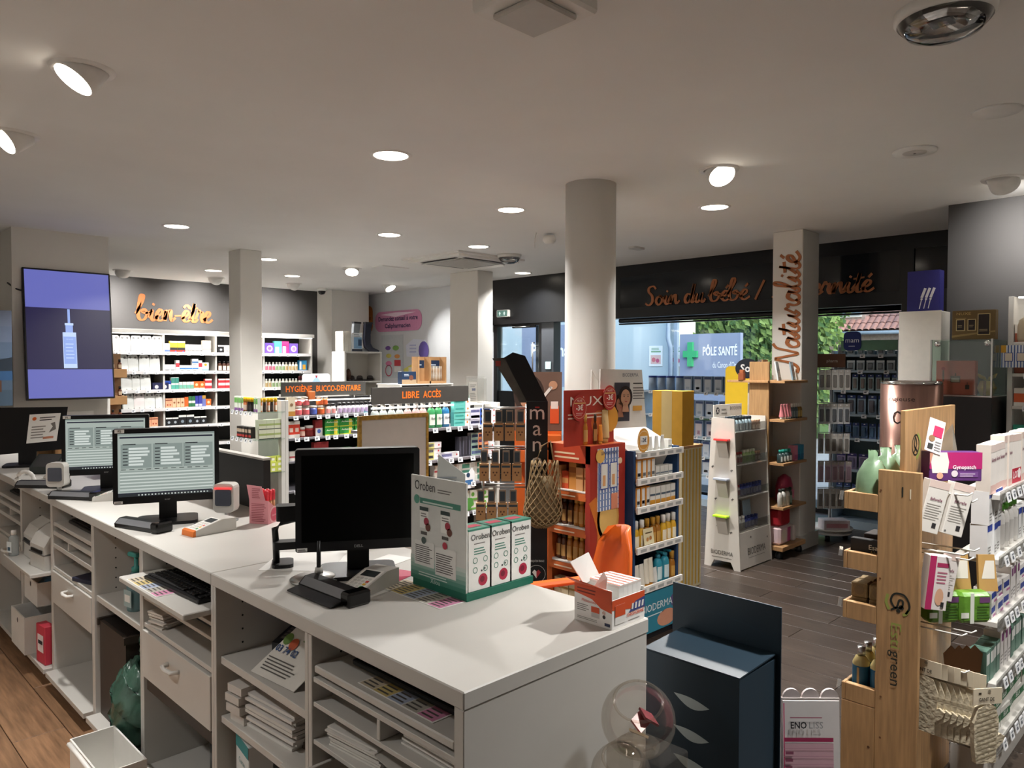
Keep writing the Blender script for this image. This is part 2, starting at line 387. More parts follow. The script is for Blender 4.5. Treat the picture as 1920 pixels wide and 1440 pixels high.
# copper script on the walls
def wall_script(name, label, o, r, s, xh, wd, sx=1, rot=0, loc=None):
    t = thing(name, label, 'sign', o); x = 0
    for wd_ in s.split(' '):
        b = MB(); d = Dec(b, (0, 0, 0), r, (0, 0, 1), .001)
        x += (d.script(wd_, x*math.cos(rot), x*math.sin(rot), xh, COPPER, wd, 1, .006, rot, sx) + .45*xh)*sx
        part('word', b, t)
    return t
wall_script('script_lettering', 'copper script reading bien-être on the dark wall', (3.72, 11.198, 2.26), (1, 0, 0), 'bien-être', .16, .32, 1.2)
wall_script('script_lettering', 'copper script Soin du bébé / Maternité on the black window fascia', (7.448, 5.23, 2.355), (0, -1, 0), 'Soin du bébé / Maternité', .105, .34, 1.6)
wall_script('script_lettering', 'copper script Naturalité running up the white pillar', (6.519, 2.945, 1.64), (0, -1, 0), 'Naturalité', .112, .34, 1.42, PI/2)
# facade: black fascia, frames, panes
fas = MB(); fas.box(7.45, 7.62, 1.72, 7.95, 2.72, ZC, BLACKM); fas.box(7.45, 7.62, 1.72, 7.95, 2.22, 2.34, BLACKM)
for y0, y1 in ((1.72, 1.92), (2.3, 2.42), (5.62, 7.95)): fas.box(7.45, 7.62, y0, y1, 2.34, 2.72, BLACKM)
fo = struct('trim_1', fas); fo.name = 'trim_1'
b = MB(); b.box(7.452, 7.6, 2.42, 5.62, 2.34, 2.72, mat('smoked_panel', '#14181c', .12, noise=.03)); b.box(7.47, 7.6, 1.92, 2.3, 2.34, 2.72, mat('smoked_panel')); part('fascia_panel', b, fo)
b = MB(); b.tube([(7.5, 2.42, 2.19), (7.5, 5.66, 2.19)], .028, BLACKM, 10); b.box(7.48, 7.52, 2.42, 5.66, 2.14, 2.158, BLACKM); part('blind_roller', b, fo)
b = MB(); b.box(7.62, 8.5, 1.72, 7.95, 2.42, 2.5, mat('soffit_dark', '#1b1c1e', .6)); struct('trim_2', b)
b = MB(); b.box(7.45, 7.62, 1.72, 2.4, 0, 2.22, BLACKM); b.box(7.62, 8.45, 2.2, 2.4, 0, 2.42, BLACKM); struct('wall_facade', b)
def window(n, x, y0, y1, z0, z1, fw_=.05, kick=0, cross=()):
    b = MB(); b.box(x-.04, x+.04, y0, y0+fw_, z0, z1, BLACKM); b.box(x-.04, x+.04, y1-fw_, y1, z0, z1, BLACKM)
    b.box(x-.04, x+.04, y0+fw_, y1-fw_, z1-fw_, z1, BLACKM); b.box(x-.04, x+.04, y0+fw_, y1-fw_, z0, z0+fw_, BLACKM)
    o = struct(n, b)
    g = MB(); g.box(x-.006, x+.006, y0+fw_, y1-fw_, z0+fw_+kick, z1-fw_, GLASS); part('pane', g, o)
    if kick:
        k = MB(); k.box(x-.02, x+.02, y0+fw_, y1-fw_, z0+fw_, z0+fw_+kick, BLACKM); part('kick_panel', k, o)
    for c in cross:
        k = MB(); k.box(x-.03, x+.03, c-.02, c+.02, z0+fw_, z1-fw_, BLACKM); part('mullion', k, o)
    return o
window('window_1', 8.4, 2.4, 7.9, 0, 2.45)
dr = window('door_1', 7.56, 6.98, 7.95, 0, 2.26, .07, 1.2)
b = MB(); b.tube([(7.5, 7.12, 1.5), (7.47, 7.12, 1.5), (7.47, 7.12, 1.95), (7.5, 7.12, 1.95)], .012, METAL); part('door_handle', b, dr)
b = MB(); b.rrect(7.1, 7.55, 2.16, 2.2, .015, 7.5, 7.52, BLACKM, 'x'); b.tube([(7.5, 7.2, 2.18), (7.44, 7.4, 2.17), (7.5, 7.62, 2.2)], .008, METAL); part('door_closer', b, dr)
b = MB(); b.box(7.5, 7.64, 6.76, 6.98, 0, 2.26, mat('grey_frame', '#3a3d42', .4)); struct('trim_3', b)
b = MB(); b.rrect(-.05, .05, 1.65, 1.75, .008, 0, .008, P('#b8dce0'), 'x'); solo('window_sticker', b, 'small pale square sticker on the frame beside the entrance door', 'sticker', (7.49, 6.85, -.06))
# exit sign
t = thing('exit_sign', 'small green running-man exit sign above the entrance door', 'exit sign', (7.4, 7.65, 2.32))
b = MB(); b.rrect(-.11, .11, 0, .1, .012, .0, .05, PALEP, 'x'); part('housing', b, t)
b = MB(); b.box(-.002, .0, -.1, .1, .008, .092, E('#5f8f80', .5)); d = Dec(b, (-.002, .1, .008), (0, -1, 0))
for a in (.055, .145): d.poly([(a-.02, .04), (a, .07), (a+.02, .04), (a+.008, .04), (a+.008, .015), (a-.008, .015), (a-.008, .04)], E('#dff5ea', .9))
part('lit_face', b, t)
# ------------------------------------------------------------------ ceiling fixtures
LAMPC = (1.0, .975, .94)
GLOWW = E('#fff2de', 9)
TRIMM = mat('lamp_trim', '#e8e6e2', .4)
def lamp_light(par, loc, aim=(0, 0, -1), pw=LAMP_W, size=.15, spread=2.2):
    l = bpy.data.lights.new('lamp_light', 'AREA'); l.shape = 'DISK'; l.size = size; l.energy = pw; l.color = LAMPC; l.spread = spread
    o = bpy.data.objects.new('lamp_light', l); COL.objects.link(o); o.parent = par; o.location = loc
    o.rotation_euler = Vector(aim).to_track_quat('-Z', 'Y').to_euler()
b = MB(); b.lathe([(.098, -.003), (.104, -.007), (.118, -.006), (.122, 0)], TRIMM, n=28, cap=False); mring = b.mesh('trim_ring')
b = MB(); b.lathe([(.0, -.004), (.099, -.004)], GLOWW, n=28); mdif = b.mesh('diffuser')
for p in mdif.polygons: p.flip()
def downlight(x, y, label, k=1.0):
    t = thing('ceiling_lamp', label, 'ceiling lamp', (x, y, ZC), group='round recessed ceiling lamps')
    link('trim_ring', mring, t); link('diffuser', mdif, t); lamp_light(t, (0, 0, -.02), pw=LAMP_W*k); return t
for x, y, lab in ((2.583, 3.598, 'round lit ceiling lamp in the middle of the bare ceiling, largest of the flush ones'),
                  (2.584, 6.788, 'round lit ceiling lamp left, above the wall screen'),
                  (4.141, 4.185, 'round lit ceiling lamp just left of the round column'),
                  (4.147, 5.802, 'round lit ceiling lamp between the round column and the air conditioner, farther left'),
                  (5.195, 5.721, 'round lit ceiling lamp just before the air conditioning cassette'),
                  (5.158, 3.004, 'round lit ceiling lamp between the round column and the lettered pillar'),
                  (4.137, 9.657, 'round lit ceiling lamp over the wellness wall, left of the square pillar'),
                  (4.135, 8.167, 'round lit ceiling lamp touching the right edge of the square pillar top'),
                  (5.142, 9.452, 'round lit ceiling lamp right of the square pillar, before the dark wall'),
                  (7.1, 6.95, 'small round lit ceiling lamp close to the black fascia by the door'),
                  (2.583, .41, 'round ceiling lamp over the passage right of the counter end'), (-.7, 2.6, 'round ceiling lamp over the staff floor'), (4.2, -.6, 'round ceiling lamp beyond the intimate care gondola')):
    downlight(x, y, lab, {.41: 1.05, 2.6: .35, -.6: .8}.get(y, 1.0))
def spot(x, y, aim, label, lit=True, pw=1.0):
    aim = Vector(aim).normalized(); t = thing('adjustable_spotlight', label, 'spotlight', (x, y, ZC), group='swivelling ceiling spotlights')
    b = MB(); b.lathe([(.092, -.008), (.118, -.01), (.124, 0)], TRIMM, n=28, cap=False); part('trim_ring', b, t)
    q = aim.to_track_quat('Z', 'Y').to_euler()
    b = MB(); b.lathe([(.07, -.06), (.086, -.05), (.088, .02), (.086, .062)], TRIMM, n=24); part('barrel', b, t, (0, 0, 0), rot=q)
    b = MB(); b.lathe([(.0, .0635), (.079, .0635)], GLOWW if lit else PALEP, n=24); b.lathe([(.079, .0632), (.086, .062)], TRIMM, n=24, cap=False); part('lens', b, t, rot=q)
    if lit: lamp_light(t, aim*.075, aim, LAMP_W*pw, .15, 1.75)
spot(.944, 3.457, (-.55, .0, -.8), 'brightly lit swivelling spotlight at the upper left, turned towards the counter')
spot(.949, 4.695, (-.75, -.1, -.62), 'swivelling spotlight cut by the left edge of the picture')
spot(4.195, 2.416, (-.35, -.55, -.75), 'lit swivelling spotlight right of the round column', pw=.9)
spot(5.675, 1.232, (.8, -.05, -.5), 'white swivelling spotlight turned away towards the dark right wall', pw=.2)
spot(5.267, 8.169, (-.3, -.4, -.85), 'small lit swivelling spotlight left of the air conditioner')
spot(6.797, 9.525, (.1, -.55, -.8), 'farthest lit swivelling spotlight, above the socks and pink sign', pw=.35)
spot(4.513, 10.45, (-.05, .75, -.65), 'white barrel spotlight washing the dark wellness wall, left of the square pillar', pw=.4)
spot(5.654, 10.35, (0, .75, -.65), 'white barrel spotlight washing the dark wall right of the square pillar', pw=.4)
spot(3.312, 10.5, (0.1, .75, -.65), 'white barrel spotlight at the top right corner of the screen wall', pw=.4)
# air conditioner cassette
t = thing('air_conditioner', 'square white air conditioning cassette in the ceiling', 'air conditioner', (5.71, 6.55, ZC-.001))
b = MB(); b.prism([(-.5, -.5), (.5, -.5), (.5, .5), (-.5, .5)], -.02, 0, WPLAST)
b.prism([(-.45, -.45), (.45, -.45), (.45, .45), (-.45, .45)], -.045, -.02, WPLAST); part('panel', b, t)
b = MB()
for i in range(20): b.box(-.28, .28, -.28 + i*.028, -.265 + i*.028, -.056, -.046, PALEP)
b.box(-.3, .3, -.3, .3, -.049, -.045, mat('grille_grey', '#8c8a87', .6)); part('grille', b, t)
for k in range(4):
    b = MB(); b.box(-.3, .3, .335, .385, -.0475, -.0455, BLKP); b.slab([(-.3, .33, -.05), (.3, .33, -.05), (.3, .375, -.066), (-.3, .375, -.066)], .004, WPLAST); part('louvre', b, t, rz=k*PI/2)
b = MB(); b.box(-.2, .2, -.12, .12, -.012, 0, CEILM); solo('ceiling_hatch', b, 'flat white hatch in the ceiling beside the air conditioner', 'hatch', (5.55, 7.75, ZC))
# detector, cameras, dome, plates
t = thing('smoke_detector', 'small white smoke detector hanging by a wire left of the round column', 'smoke detector', (5.144, 4.695, ZC-.02))
b = MB(); b.lathe([(.02, -.075), (.045, -.07), (.06, -.05), (.062, -.03), (.05, 0)], WPLAST, n=16); part('body', b, t)
b = MB(); b.tube([(-.12, .05, .02), (-.13, .06, -.04), (-.13, .06, -.12)], .004, WPLAST); part('wire', b, t)
def mirror_dome(x, y, r, label, tilt=0):
    t = thing('emergency_light', label, 'emergency light', (x, y, ZC), group='glass-domed emergency lights')
    b = MB(); b.lathe([(r*.94, -.035), (r, -.025), (r*1.02, 0)], WPLAST, n=32); part('base_ring', b, t)
    b = MB(); b.lathe([(.0, -.05), (r*.25, -.035), (r*.5, -.05), (r*.8, -.03)], mat('facet_mirror', '#cfcac4', .12, metal=1, noise=.3, scale=30), n=9, smooth=False); b.box(-r*.35, r*.1, -r*.2, r*.25, -.048, -.03, DKGREY); part('reflector', b, t)
    b = MB(); b.lathe([(.0, -.1), (r*.4, -.094), (r*.72, -.074), (r*.94, -.036)], clear('dome_glass', '#e9e9e9', .22), n=32); part('dome', b, t)
mirror_dome(2.86, .8, .155, 'large glass-domed emergency light at the top right corner')
mirror_dome(5.835, 5.92, .13, 'small glass-domed emergency light against the air conditioner')
t = thing('security_camera', 'small white dome camera on the ceiling before the dark wall', 'camera', (6.337, 10.7, ZC))
b = MB(); b.lathe([(.07, -.04), (.075, 0)], WPLAST, n=16); part('mount', b, t)
b = MB(); b.lathe([(0, -.1), (.04, -.09), (.055, -.065), (.06, -.04)], BLKG, n=16); part('lens_dome', b, t)
t = thing('ceiling_speaker', 'flat round white plate in the ceiling at the right', 'ceiling speaker', (4.6, 1.426, ZC))
b = MB(); b.lathe([(.11, -.012), (.115, 0)], CEILM, n=28); b.lathe([(.0, -.016), (.06, -.014), (.062, -.012)], PALEP, n=20); b.lathe([(0, -.018), (.008, -.0165)], BLKP, n=8); part('plate', b, t)
b = MB(); b.lathe([(.1, -.01), (.105, 0)], CEILM, n=24); solo('ceiling_plate', b, 'round white plate cut by the right edge of the picture', 'ceiling plate', (4.15, .93, ZC))
b = MB(); b.rrect(-.09, .09, -.05, .05, .03, -.02, 0, PALEP); solo('ceiling_plate', b, 'tiny flat fixture on the ceiling right of the round column', 'ceiling plate', (6.37, 4.6, ZC))
t = thing('projector_mount', 'white angular ceiling unit cut by the top edge of the picture', 'ceiling unit', (1.72, 1.7, ZC))
b = MB(); b.bbox(-.05, .25, -.12, .18, -.05, -.001, WPLAST, .01); part('housing', b, t)
b = MB(); b.bbox(.0, .2, -.07, .13, -.07, -.05, PALEP, .006); part('cover', b, t)
# ================================================================== OUTSIDE
b = MB(); b.box(8.6, 40, -14, 40, -.2, -.05, mat('pavement', '#9a9a98', .8, noise=.15, scale=2)); tag(solo('pavement', b, 'grey pavement outside the shop window', 'pavement'), kind='structure')
RENDER = mat('white_render', '#b4c4cc', .85, noise=.05, scale=1.5)
b = MB(); b.prism([(13.6, 8.72), (18, 11.7), (18, 24), (13.6, 24)], -.05, 6.5, RENDER)
t = tag(link('neighbour_building', None), 'white rendered building seen through the window and the door', 'building'); part('wall', b, t)
b = MB(); b.tube([(13.5, 8.86, 0), (13.5, 8.86, 2.0), (13.46, 8.9, 2.2), (13.5, 8.92, 2.4), (13.5, 8.92, 6)], .05, mat('zinc', '#8fa0b4', .5)); part('downpipe', b, t)
b = MB(); b.box(13.52, 13.6, 8.72, 8.8, 0, 6.4, mat('zinc')); part('corner_trim', b, t)
t = thing('shop_sign', 'lilac grey Pharmacie sign board on the white building outside the door', 'sign', (11.4, 9.2, 1.2))
SIGNB = mat('sign_lilac', '#8d97b0', .5, noise=.03)
b = MB(); b.box(0, .08, 0, 1.98, 0, 1.25, SIGNB); part('board', b, t)
b = MB(); Dec(b, (0, 1.98, 0), (0, -1, 0), lift=.003).text('Pharmacie', .26, .62, .26, P('#ffffff'), 'l', 1, 1.5); part('lettering', b, t)
for a in (.3, 1.7):
    b = MB(); b.tube([(.1, a, -1.25), (.1, a, .1)], .04, DKGREY); part('post', b, t)
t = thing('health_centre_sign', 'grey PÔLE SANTÉ sign with green cross standing outside the window', 'sign', (13.0, 7.0, 0))
b = MB(); b.box(0, .1, 0, 1.32, .7, 2.26, SIGNB); part('board', b, t)
b = MB(); d = Dec(b, (0, 1.32, .7), (0, -1, 0), lift=.003); WT = P('#ffffff')
for s_, a, z, h, bo, w_ in (('PÔLE SANTÉ', .52, 1.14, .17, 1, .74), ("du Canon d'Or", .74, .9, .12, 0, .5), ('réservé patientèle', .48, .6, .12, 1, .78), ('P', .3, .56, .14, 1, .08)):
    b = MB(); Dec(b, (0, 1.32, .7), (0, -1, 0), lift=.003).text(s_, a, z, h, WT, 'l', bo, w_); part('lettering', b, t)
for a in (.2, 1.1):
    b = MB(); b.tube([(.16, a, -.05), (.16, a, .9)], .04, DKGREY); part('post', b, t)
b = MB(); GC = P('#3fae74'); b.box(-.06, 0, 1.0, 1.11, 1.62, 2.1, GC); b.box(-.06, 0, .9, 1.0, 1.8, 1.93, GC); b.box(-.06, 0, 1.11, 1.21, 1.8, 1.93, GC); part('green_cross', b, t)
for y, lab, c in ((9.12, 'left of two pale posters fixed outside the window by the downpipe', '#d9b9b4'), (8.6, 'right of two pale posters fixed outside the window by the downpipe', '#c9dcd0')):
    b = MB(); b.box(0, .01, 0, .34, 0, .44, P('#e6ebec')); d = Dec(b, (0, .34, 0), (0, -1, 0), lift=.003)
    d.rect(.04, .05, .3, .24, P(c)).circ(.12, .14, .05, P('#c96f78'), 2).circ(.22, .12, .045, P('#b9587a'), 2).rect(.05, .3, .3, .33, P('#7fa884')).lines(.06, .28, .35, .41, 2, P('#7fa884'))
    solo('poster', b, lab, 'poster', (13.585, y, 1.62))
# hedge: one plant of countless leaves
LEAF = mat('hedge_leaf', '#7f9a54', .6, noise=.4, scale=3)
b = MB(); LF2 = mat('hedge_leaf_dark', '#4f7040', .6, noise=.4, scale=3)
for i in range(5200):
    y = random.uniform(6.7, 10.2); z = random.uniform(.3, 4.6); x = 16.4 + .25*math.sin(y*2.1) + random.random()**2*.9 + .12*math.sin(z*4)
    n_ = Vector((-1 + random.uniform(-.5, .5), random.uniform(-.9, .9), random.uniform(-.4, 1))).normalized(); a = n_.orthogonal().normalized(); c = n_.cross(a); L = random.uniform(.07, .13)
    p = Vector((x, y, z)); b.add([p - a*L, p + c*L*.5, p + a*L, p - c*L*.5], [(0, 1, 2, 3)], LEAF if random.random() < .7 else LF2)
t = tag(link('hedge', None), 'tall green leafy hedge outside the big window', 'hedge')
tag(part('foliage', b, t), kind='stuff')
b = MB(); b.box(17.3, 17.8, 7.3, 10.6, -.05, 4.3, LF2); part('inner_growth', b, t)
# brick house with tiled roof
t = thing('tiled_roof_house', 'brick house with red tiled roof and dormer seen through the window', 'house', (20, 5.6, -.05))
b = MB(); b.box(0, 5, 0, 3.2, 0, 2.62, mat('pale_brick', '#b9a49b', .85, noise=.25, scale=18)); part('wall', b, t)
roof = MB(); roof.slab([(-.25, -.2, 2.55), (-.25, 3.35, 2.55), (2.6, 3.35, 4.6), (2.6, -.2, 4.6)][::-1], .06, mat('roof_batten', '#6b4a40', .8)); ro = part('roof', roof, t)
tile = MB(); TILE = mat('roof_tile', '#b08579', .75, noise=.2, scale=6, rnd=.12)
pf = [(math.cos(PI*i/6), math.sin(PI*i/6)) for i in range(7)]
pts = [(s_*.33, -.075*c, .045*q + .02*(1 - s_)) for s_ in (0, 1) for c, q in pf]
tile.add(pts, [(i, i+1, 8+i, 7+i) for i in range(6)], TILE, True); mt_ = tile.mesh('roof_tile')
ang = math.atan2(2.05, 2.85)
for i in range(22):
    for j in range(8):
        yy = -.12 + i*.155; dd = j*.3
        if 1.72 < yy < 2.55 and dd*math.sin(ang) > .28 and j < 5: continue
        link('roof_tile', mt_, ro, (-.27 + dd*math.cos(ang), yy, 2.575 + dd*math.sin(ang)), rot=(0, -ang, 0))
dm = MB(); dm.box(.1, 1.2, 1.75, 2.5, 2.85, 3.6, mat('pale_brick')); dmo = part('dormer', dm, t)
g = MB(); g.box(.07, .1, 1.82, 2.43, 2.95, 3.5, WPLAST)
for a in (1.86, 2.15): g.box(.055, .07, a, a+.24, 3.0, 3.46, mat('far_glass', '#9fb9cc', .2))
part('window', g, dmo)
b = MB(); b.tube([(-.25, -.15, 2.53), (-.25, 3.3, 2.53)], .05, mat('zinc')); part('gutter', b, t)
b = MB(); b.box(-.6, .4, -.75, -.2, 0, 5.2, mat('red_brick', '#b97a72', .85, noise=.25, scale=16)); part('chimney_stack', b, t)
# floor lamp-lit dispensary shelf far left
t = thing('dispensary_shelf', 'white lit shelf unit behind the screen wall at the left edge', 'shelf unit', (1.0, 10.0, 0))
b = MB(); b.box(-.6, .55, .3, .36, 0, 2.5, WHITE)
for z in (.6, 1.0, 1.4, 1.75, 1.95, 2.15, 2.35): b.box(-.6, .55, 0, .3, z, z+.025, WHITE)
b.box(.52, .55, 0, .3, 0, 2.5, WHITE); b.box(-.6, .55, -.01, .3, 2.48, 2.53, WHITE); part('carcass', b, t)
b = MB(); b.box(-.55, .5, .05, .09, 2.455, 2.478, E('#fff0d8', 8)); part('light_strip', b, t)
# ================================================================== THE COUNTER
CX0, CX1, CT = 1.015, 1.675, .97
ys = (1.16, 2.407, 4.36, 7.2)
for i, lab in enumerate(('white worktop at the near end of the counter, under the black monitor', 'long white worktop in the middle of the counter, under the lit monitors', 'white worktop at the far left end of the counter')):
    b = MB(); b.bbox(CX0, CX1, ys[i]+.0008, ys[i+1]-.0008, CT-.04, CT, WHITE, .003); solo('worktop', b, lab, 'worktop')
UX0, UX1 = 1.022, 1.66
b = MB(); b.bbox(UX0-.005, UX1+.01, 1.163, 1.181, 0, CT-.0405, WHITE, .002); solo('counter_end_panel', b, 'tall white end panel closing the near end of the counter', 'panel')
b = MB(); b.box(UX1+.002, UX1+.014, 1.182, 7.1, 0, CT-.0405, WHITE); solo('counter_front_panel', b, 'long white panel on the customer side of the counter', 'panel')
TH = .018
def pnl(t, n, x0, x1, y0, y1, z0, z1, m=WHITE, bv=.0015, **k):
    b = MB(); b.bbox(x0, x1, y0, y1, z0, z1, m, bv); return part(n, b, t, **k)
def handle(par, x, yc, z, w=.1):
    b = MB(); b.tube([(x, yc+w/2, z), (x-.025, yc+w/2-.008, z), (x-.032, yc, z+.002), (x-.025, yc-w/2+.008, z), (x, yc-w/2, z)], .008, WPLAST); part('handle', b, par)
def cabinet(y0, y1, label, shelves, drawer=None, divs=(), base=True, holes=True, drx=0, pulls=()):
    t = thing('counter_cabinet', label, 'cabinet')
    for y in (y0, y1-TH):
        p = pnl(t, 'side_panel', UX0, UX1, y, y+TH, .03, CT-.0405)
    if holes:
        b = MB()
        for k in range(9): b.lathe([(0, -.0008), (.0035, -.0008)], BLKP, n=6); b.v[-12:] = [(v[0]+UX0+.09, y1-TH-.001, v[1]+.5+.045*k) for v in b.v[-12:]]
        tag(part('peg_holes', b, p), kind='stuff')
    pnl(t, 'back_panel', UX1-.03, UX1, y0+TH, y1-TH, .03, CT-.0405)
    for z0, z1, dep in shelves: pnl(t, 'shelf', UX0+.004+dep, UX1-.031, y0+TH+.0005, y1-TH-.0005, z0, z1)
    for y, z0, z1 in divs: pnl(t, 'divider', UX0+.006, UX1-.032, y, y+.014, z0, z1)
    if drawer:
        z0, z1 = drawer; d = pnl(t, 'drawer', UX0-.004-drx, UX0+.014-drx, y0+TH+.003, y1-TH-.003, z0, z1)
        if drx:
            for y in (y0+TH+.02, y1-TH-.03): pnl(t, 'drawer_side', UX0+.014-drx, UX0+.4, y, y+.012, z0+.02, z1-.03)
        handle(d, UX0-.004-drx, (y0+y1)/2, (z0+z1)/2+.03)
    if base:
        pnl(t, 'bottom_shelf', UX0-.04, UX1-.031, y0+TH+.0005, y1-TH-.0005, .06, .085)
        pnl(t, 'toe_kick', UX0+.1, UX0+.115, y0+TH+.001, y1-TH-.001, .0, .059, DKGREY)
    return t
cabE = cabinet(1.182, 1.802, 'nearest counter cabinet, with keyboard tray, paper slots and a pulled-out drawer', [(.8, .814, 0), (.734, .747, 0), (.632, .645, 0)], (.47, .615), [(1.479, .748, .799)], drx=.09)
cabD = cabinet(1.803, 2.405, 'open counter cabinet with three shelves of papers and packets', [(.672, .697, .012), (.479, .502, .012), (.27, .29, .02)])
cabC = cabinet(2.406, 3.069, 'counter cabinet with pulled-out keyboard tray and wide drawer, right of the dark waste bin', [(.787, .8, 0), (.737, .75, 0), (.63, .648, 0)], (.44, .622), [(2.72, .751, .786)], base=True)
cabB = cabinet(3.07, 3.68, 'open counter cabinet holding the dark waste bin', [(.59, .616, .006)])
cabA = cabinet(3.681, 4.358, 'counter cabinet with a single drawer, between printers and waste bin', [(.778, .8, 0), (.712, .735, 0), (.6, .618, 0)], (.435, .597), [(4.08, .736, .777)])
cabP = cabinet(4.359, 5.0, 'open counter cabinet holding the two label printers', [(.30, .318, .1)])
cabF = cabinet(5.001, 5.62, 'counter cabinet with keyboard tray at the left edge of the picture', [(.778, .8, 0), (.712, .735, 0), (.6, .618, 0)], (.4, .597), [(5.3, .736, .777)])
cabG = cabinet(5.621, 7.1, 'last counter cabinet, mostly cut off by the left edge', [(.5, .52, 0)], holes=False)
# trays
def keytray(cab, y0, y1, z, x0, pulled=False):
    b = MB(); b.bbox(x0, x0+.42, y0, y1, z-.02, z, WHITE, .003); part('keyboard_tray', b, cab)
keytray(cabE, 1.205, 1.778, .847, UX0+.004); keytray(cabC, 2.43, 3.046, .845, .935); keytray(cabA, 3.703, 4.336, .845, UX0+.004); keytray(cabF, 5.023, 5.598, .845, UX0+.004)
b = MB(); b.bbox(.93, 1.62, 4.38, 4.98, .56, .58, WHITE, .003); part('printer_shelf', b, cabP)
KEYM = mat('keyboard_key', '#19191b', .5)
def make_keyboard():
    b = MB(); b.bbox(-.22, .22, 0, .155, 0, .014, BLKP, .003)
    k = MB()
    for r in range(6):
        for c in range(20):
            if r == 0 and 4 < c < 11: continue
            if c in (14, 18) and r < 2: continue
            k.bbox(-.212 + c*.0212, -.212 + c*.0212 + .018, .012 + r*.0225, .012 + r*.0225 + .018, .014, .0205, KEYM, .002)
    k.bbox(-.125, .02, .012, .03, .014, .0205, KEYM, .002)
    return b, k
kb, kk = make_keyboard(); mk1, mk2 = kb.mesh('keyboard'), kk.mesh('keys')
def keyboard(loc, rz, lab):
    o = solo('keyboard', mk1, lab, 'keyboard', loc, rz); q = link('keys', mk2, o); q['kind'] = 'stuff'
keyboard((1.1, 1.49, .848), -PI/2, 'black keyboard on the tray of the nearest counter cabinet')
keyboard((1.0, 2.72, .846), -PI/2 + .05, 'black keyboard on the pulled-out tray')
keyboard((1.07, 4.02, .846), -PI/2, 'black keyboard in the cabinet above the single drawer')
keyboard((1.07, 5.3, .846), -PI/2, 'black keyboard at the left edge of the picture')
def colour_strip(L, W):
    b = MB(); b.box(0, L, 0, W, 0, .0008, PAPER); d = Dec(b, (0, 0, .0008), (1, 0, 0), (0, 1, 0), .0003)
    for i, c in enumerate(('#cdbfa6', '#d2bd7c', '#a9b4c9', '#b9b5a9', '#d58fb0')):
        a = L*(.01 + .196*i); d.rect(a, W*.03, a + L*.19, W*.97, P(c)); d.lines(a + L*.015, a + L*.175, W*.1, W*.92, 6, P('#54504c'), 2)
    return b
b = colour_strip(.3, .11); ms = b.mesh('colour_code_strip')
solo('colour_code_strip', ms, 'laminated colour code strip lying flat on the worktop beside the green display', 'card', (1.316, 1.905, CT+.0006), -PI/2)
solo('colour_code_strip', ms, 'laminated colour code strip under the keyboard of the nearest cabinet', 'card', (1.045, 1.6, .8478), -PI/2)
solo('colour_code_strip', ms, 'laminated colour code strip on the pulled-out keyboard tray', 'card', (.94, 2.98, .8458), -PI/2)
# ------------------------------------------------------------------ monitors
SCRN = E('#aab5ae', .62); SCD = E('#8d9a95', .6); SCW = E('#ccd4cf', .7); INKB = E('#23263f', .35); INKD = E('#3b4147', .3)
def monitor(name, loc, rz, W, H, lift, label, ui, tilt=.06, brand='', badge=None, stand='flat'):
    t = thing(name, label, 'monitor', loc, rz)
    bz = .019
    b = MB(); b.rrect(-W/2, W/2, lift, lift+H, .008, -.02, .028, BLKP, 'y'); b.rrect(-W*.32, W*.32, lift+H*.15, lift+H*.85, .02, .028, .055, BLKP, 'y'); bo = part('housing', b, t)
    b = MB(); d = Dec(b, (-W/2, -.0202, lift), (1, 0, 0), (0, 0, 1), .0006); w2, h2 = W - 2*bz, H - 2*bz - .012
    ox, oz = bz, bz + .012
    if ui:
        d.rect(ox, oz, ox+w2, oz+h2, SCRN)
        R = lambda a0, b0, a1, b1, m, k=2: d.rect(ox + a0*w2, oz + b0*h2, ox + a1*w2, oz + b1*h2, m, k)
        R(.02, .925, .98, .95, INKB); R(0, .97, 1, 1, SCD); R(0, 0, 1, .045, INKD); R(0, .045, .97, .06, INKB)
        for i in range(22): R(.2 + i*.034, .012, .215 + i*.034, .032, SCW if i % 3 else SCRN, 3)
        for a0, a1 in ((.03, .34), (.355, .66), (.67, .98)):
            R(a0, .45, a1, .83, SCD); R(a0+.02, .82, a0+.15, .835, INKD, 3)
            for q in range(6): R(a0+.02, .50 + q*.05, a0+.07, .515 + q*.05, INKD, 3); R(a0+.08, .492 + q*.05, a1-.01 - .1*random.random(), .525 + q*.05, SCW, 3)
        for q in range(13): R(.02, .08 + q*.026, .98, .092 + q*.026, SCW if q % 2 else SCD)
        for q in range(11): R(.03 + q*.085, .425, .08 + q*.085, .435, INKD)
    else: d.rect(ox, oz, ox+w2, oz+h2, mat('dark_lcd', '#030303', .3, noise=.02, spec=.1))
    part('screen', b, t)
    nd = lambda: Dec(MB(), (-W/2, -.0202, lift), (1, 0, 0), (0, 0, 1), .0008)
    d = nd()
    if brand: d.text(brand, W/2, .009, .009, P('#8d8d8d'), 'c', 1); part('brand_mark', d.mb, t)
    d = nd()
    if badge:
        d.rect(.008, H-.016, .044, H-.001, PAPER, 1); d.text(badge, .026, H-.013, .009, BLKP, 'c', 1, None, 2); part('badge', d.mb, t)
    d = nd()
    d.rect(.004, .003, .036, .014, PAPER, 1); d.lines(.008, .033, .005, .012, 2, BLKP, 2); part('sticker', d.mb, t)
    b = MB(); b.box(-.035, .035, .03, .06, .012, lift + H*.3, BLKP); part('neck', b, t)
    b = MB(); b.rrect(-.12, .12, -.07, .12, .03, .0005, .013, BLKP); part('foot', b, t)
    return t
faceR = lambda x, y: math.atan2(y, x) - PI/2     # turn a thing's front to the viewer's side
monitor('monitor', (1.35, 2.06, CT), faceR(1.25, 1.95) + .02, .39, .325, .085, 'black switched-off monitor at the near end of the counter', False, brand='DELL')
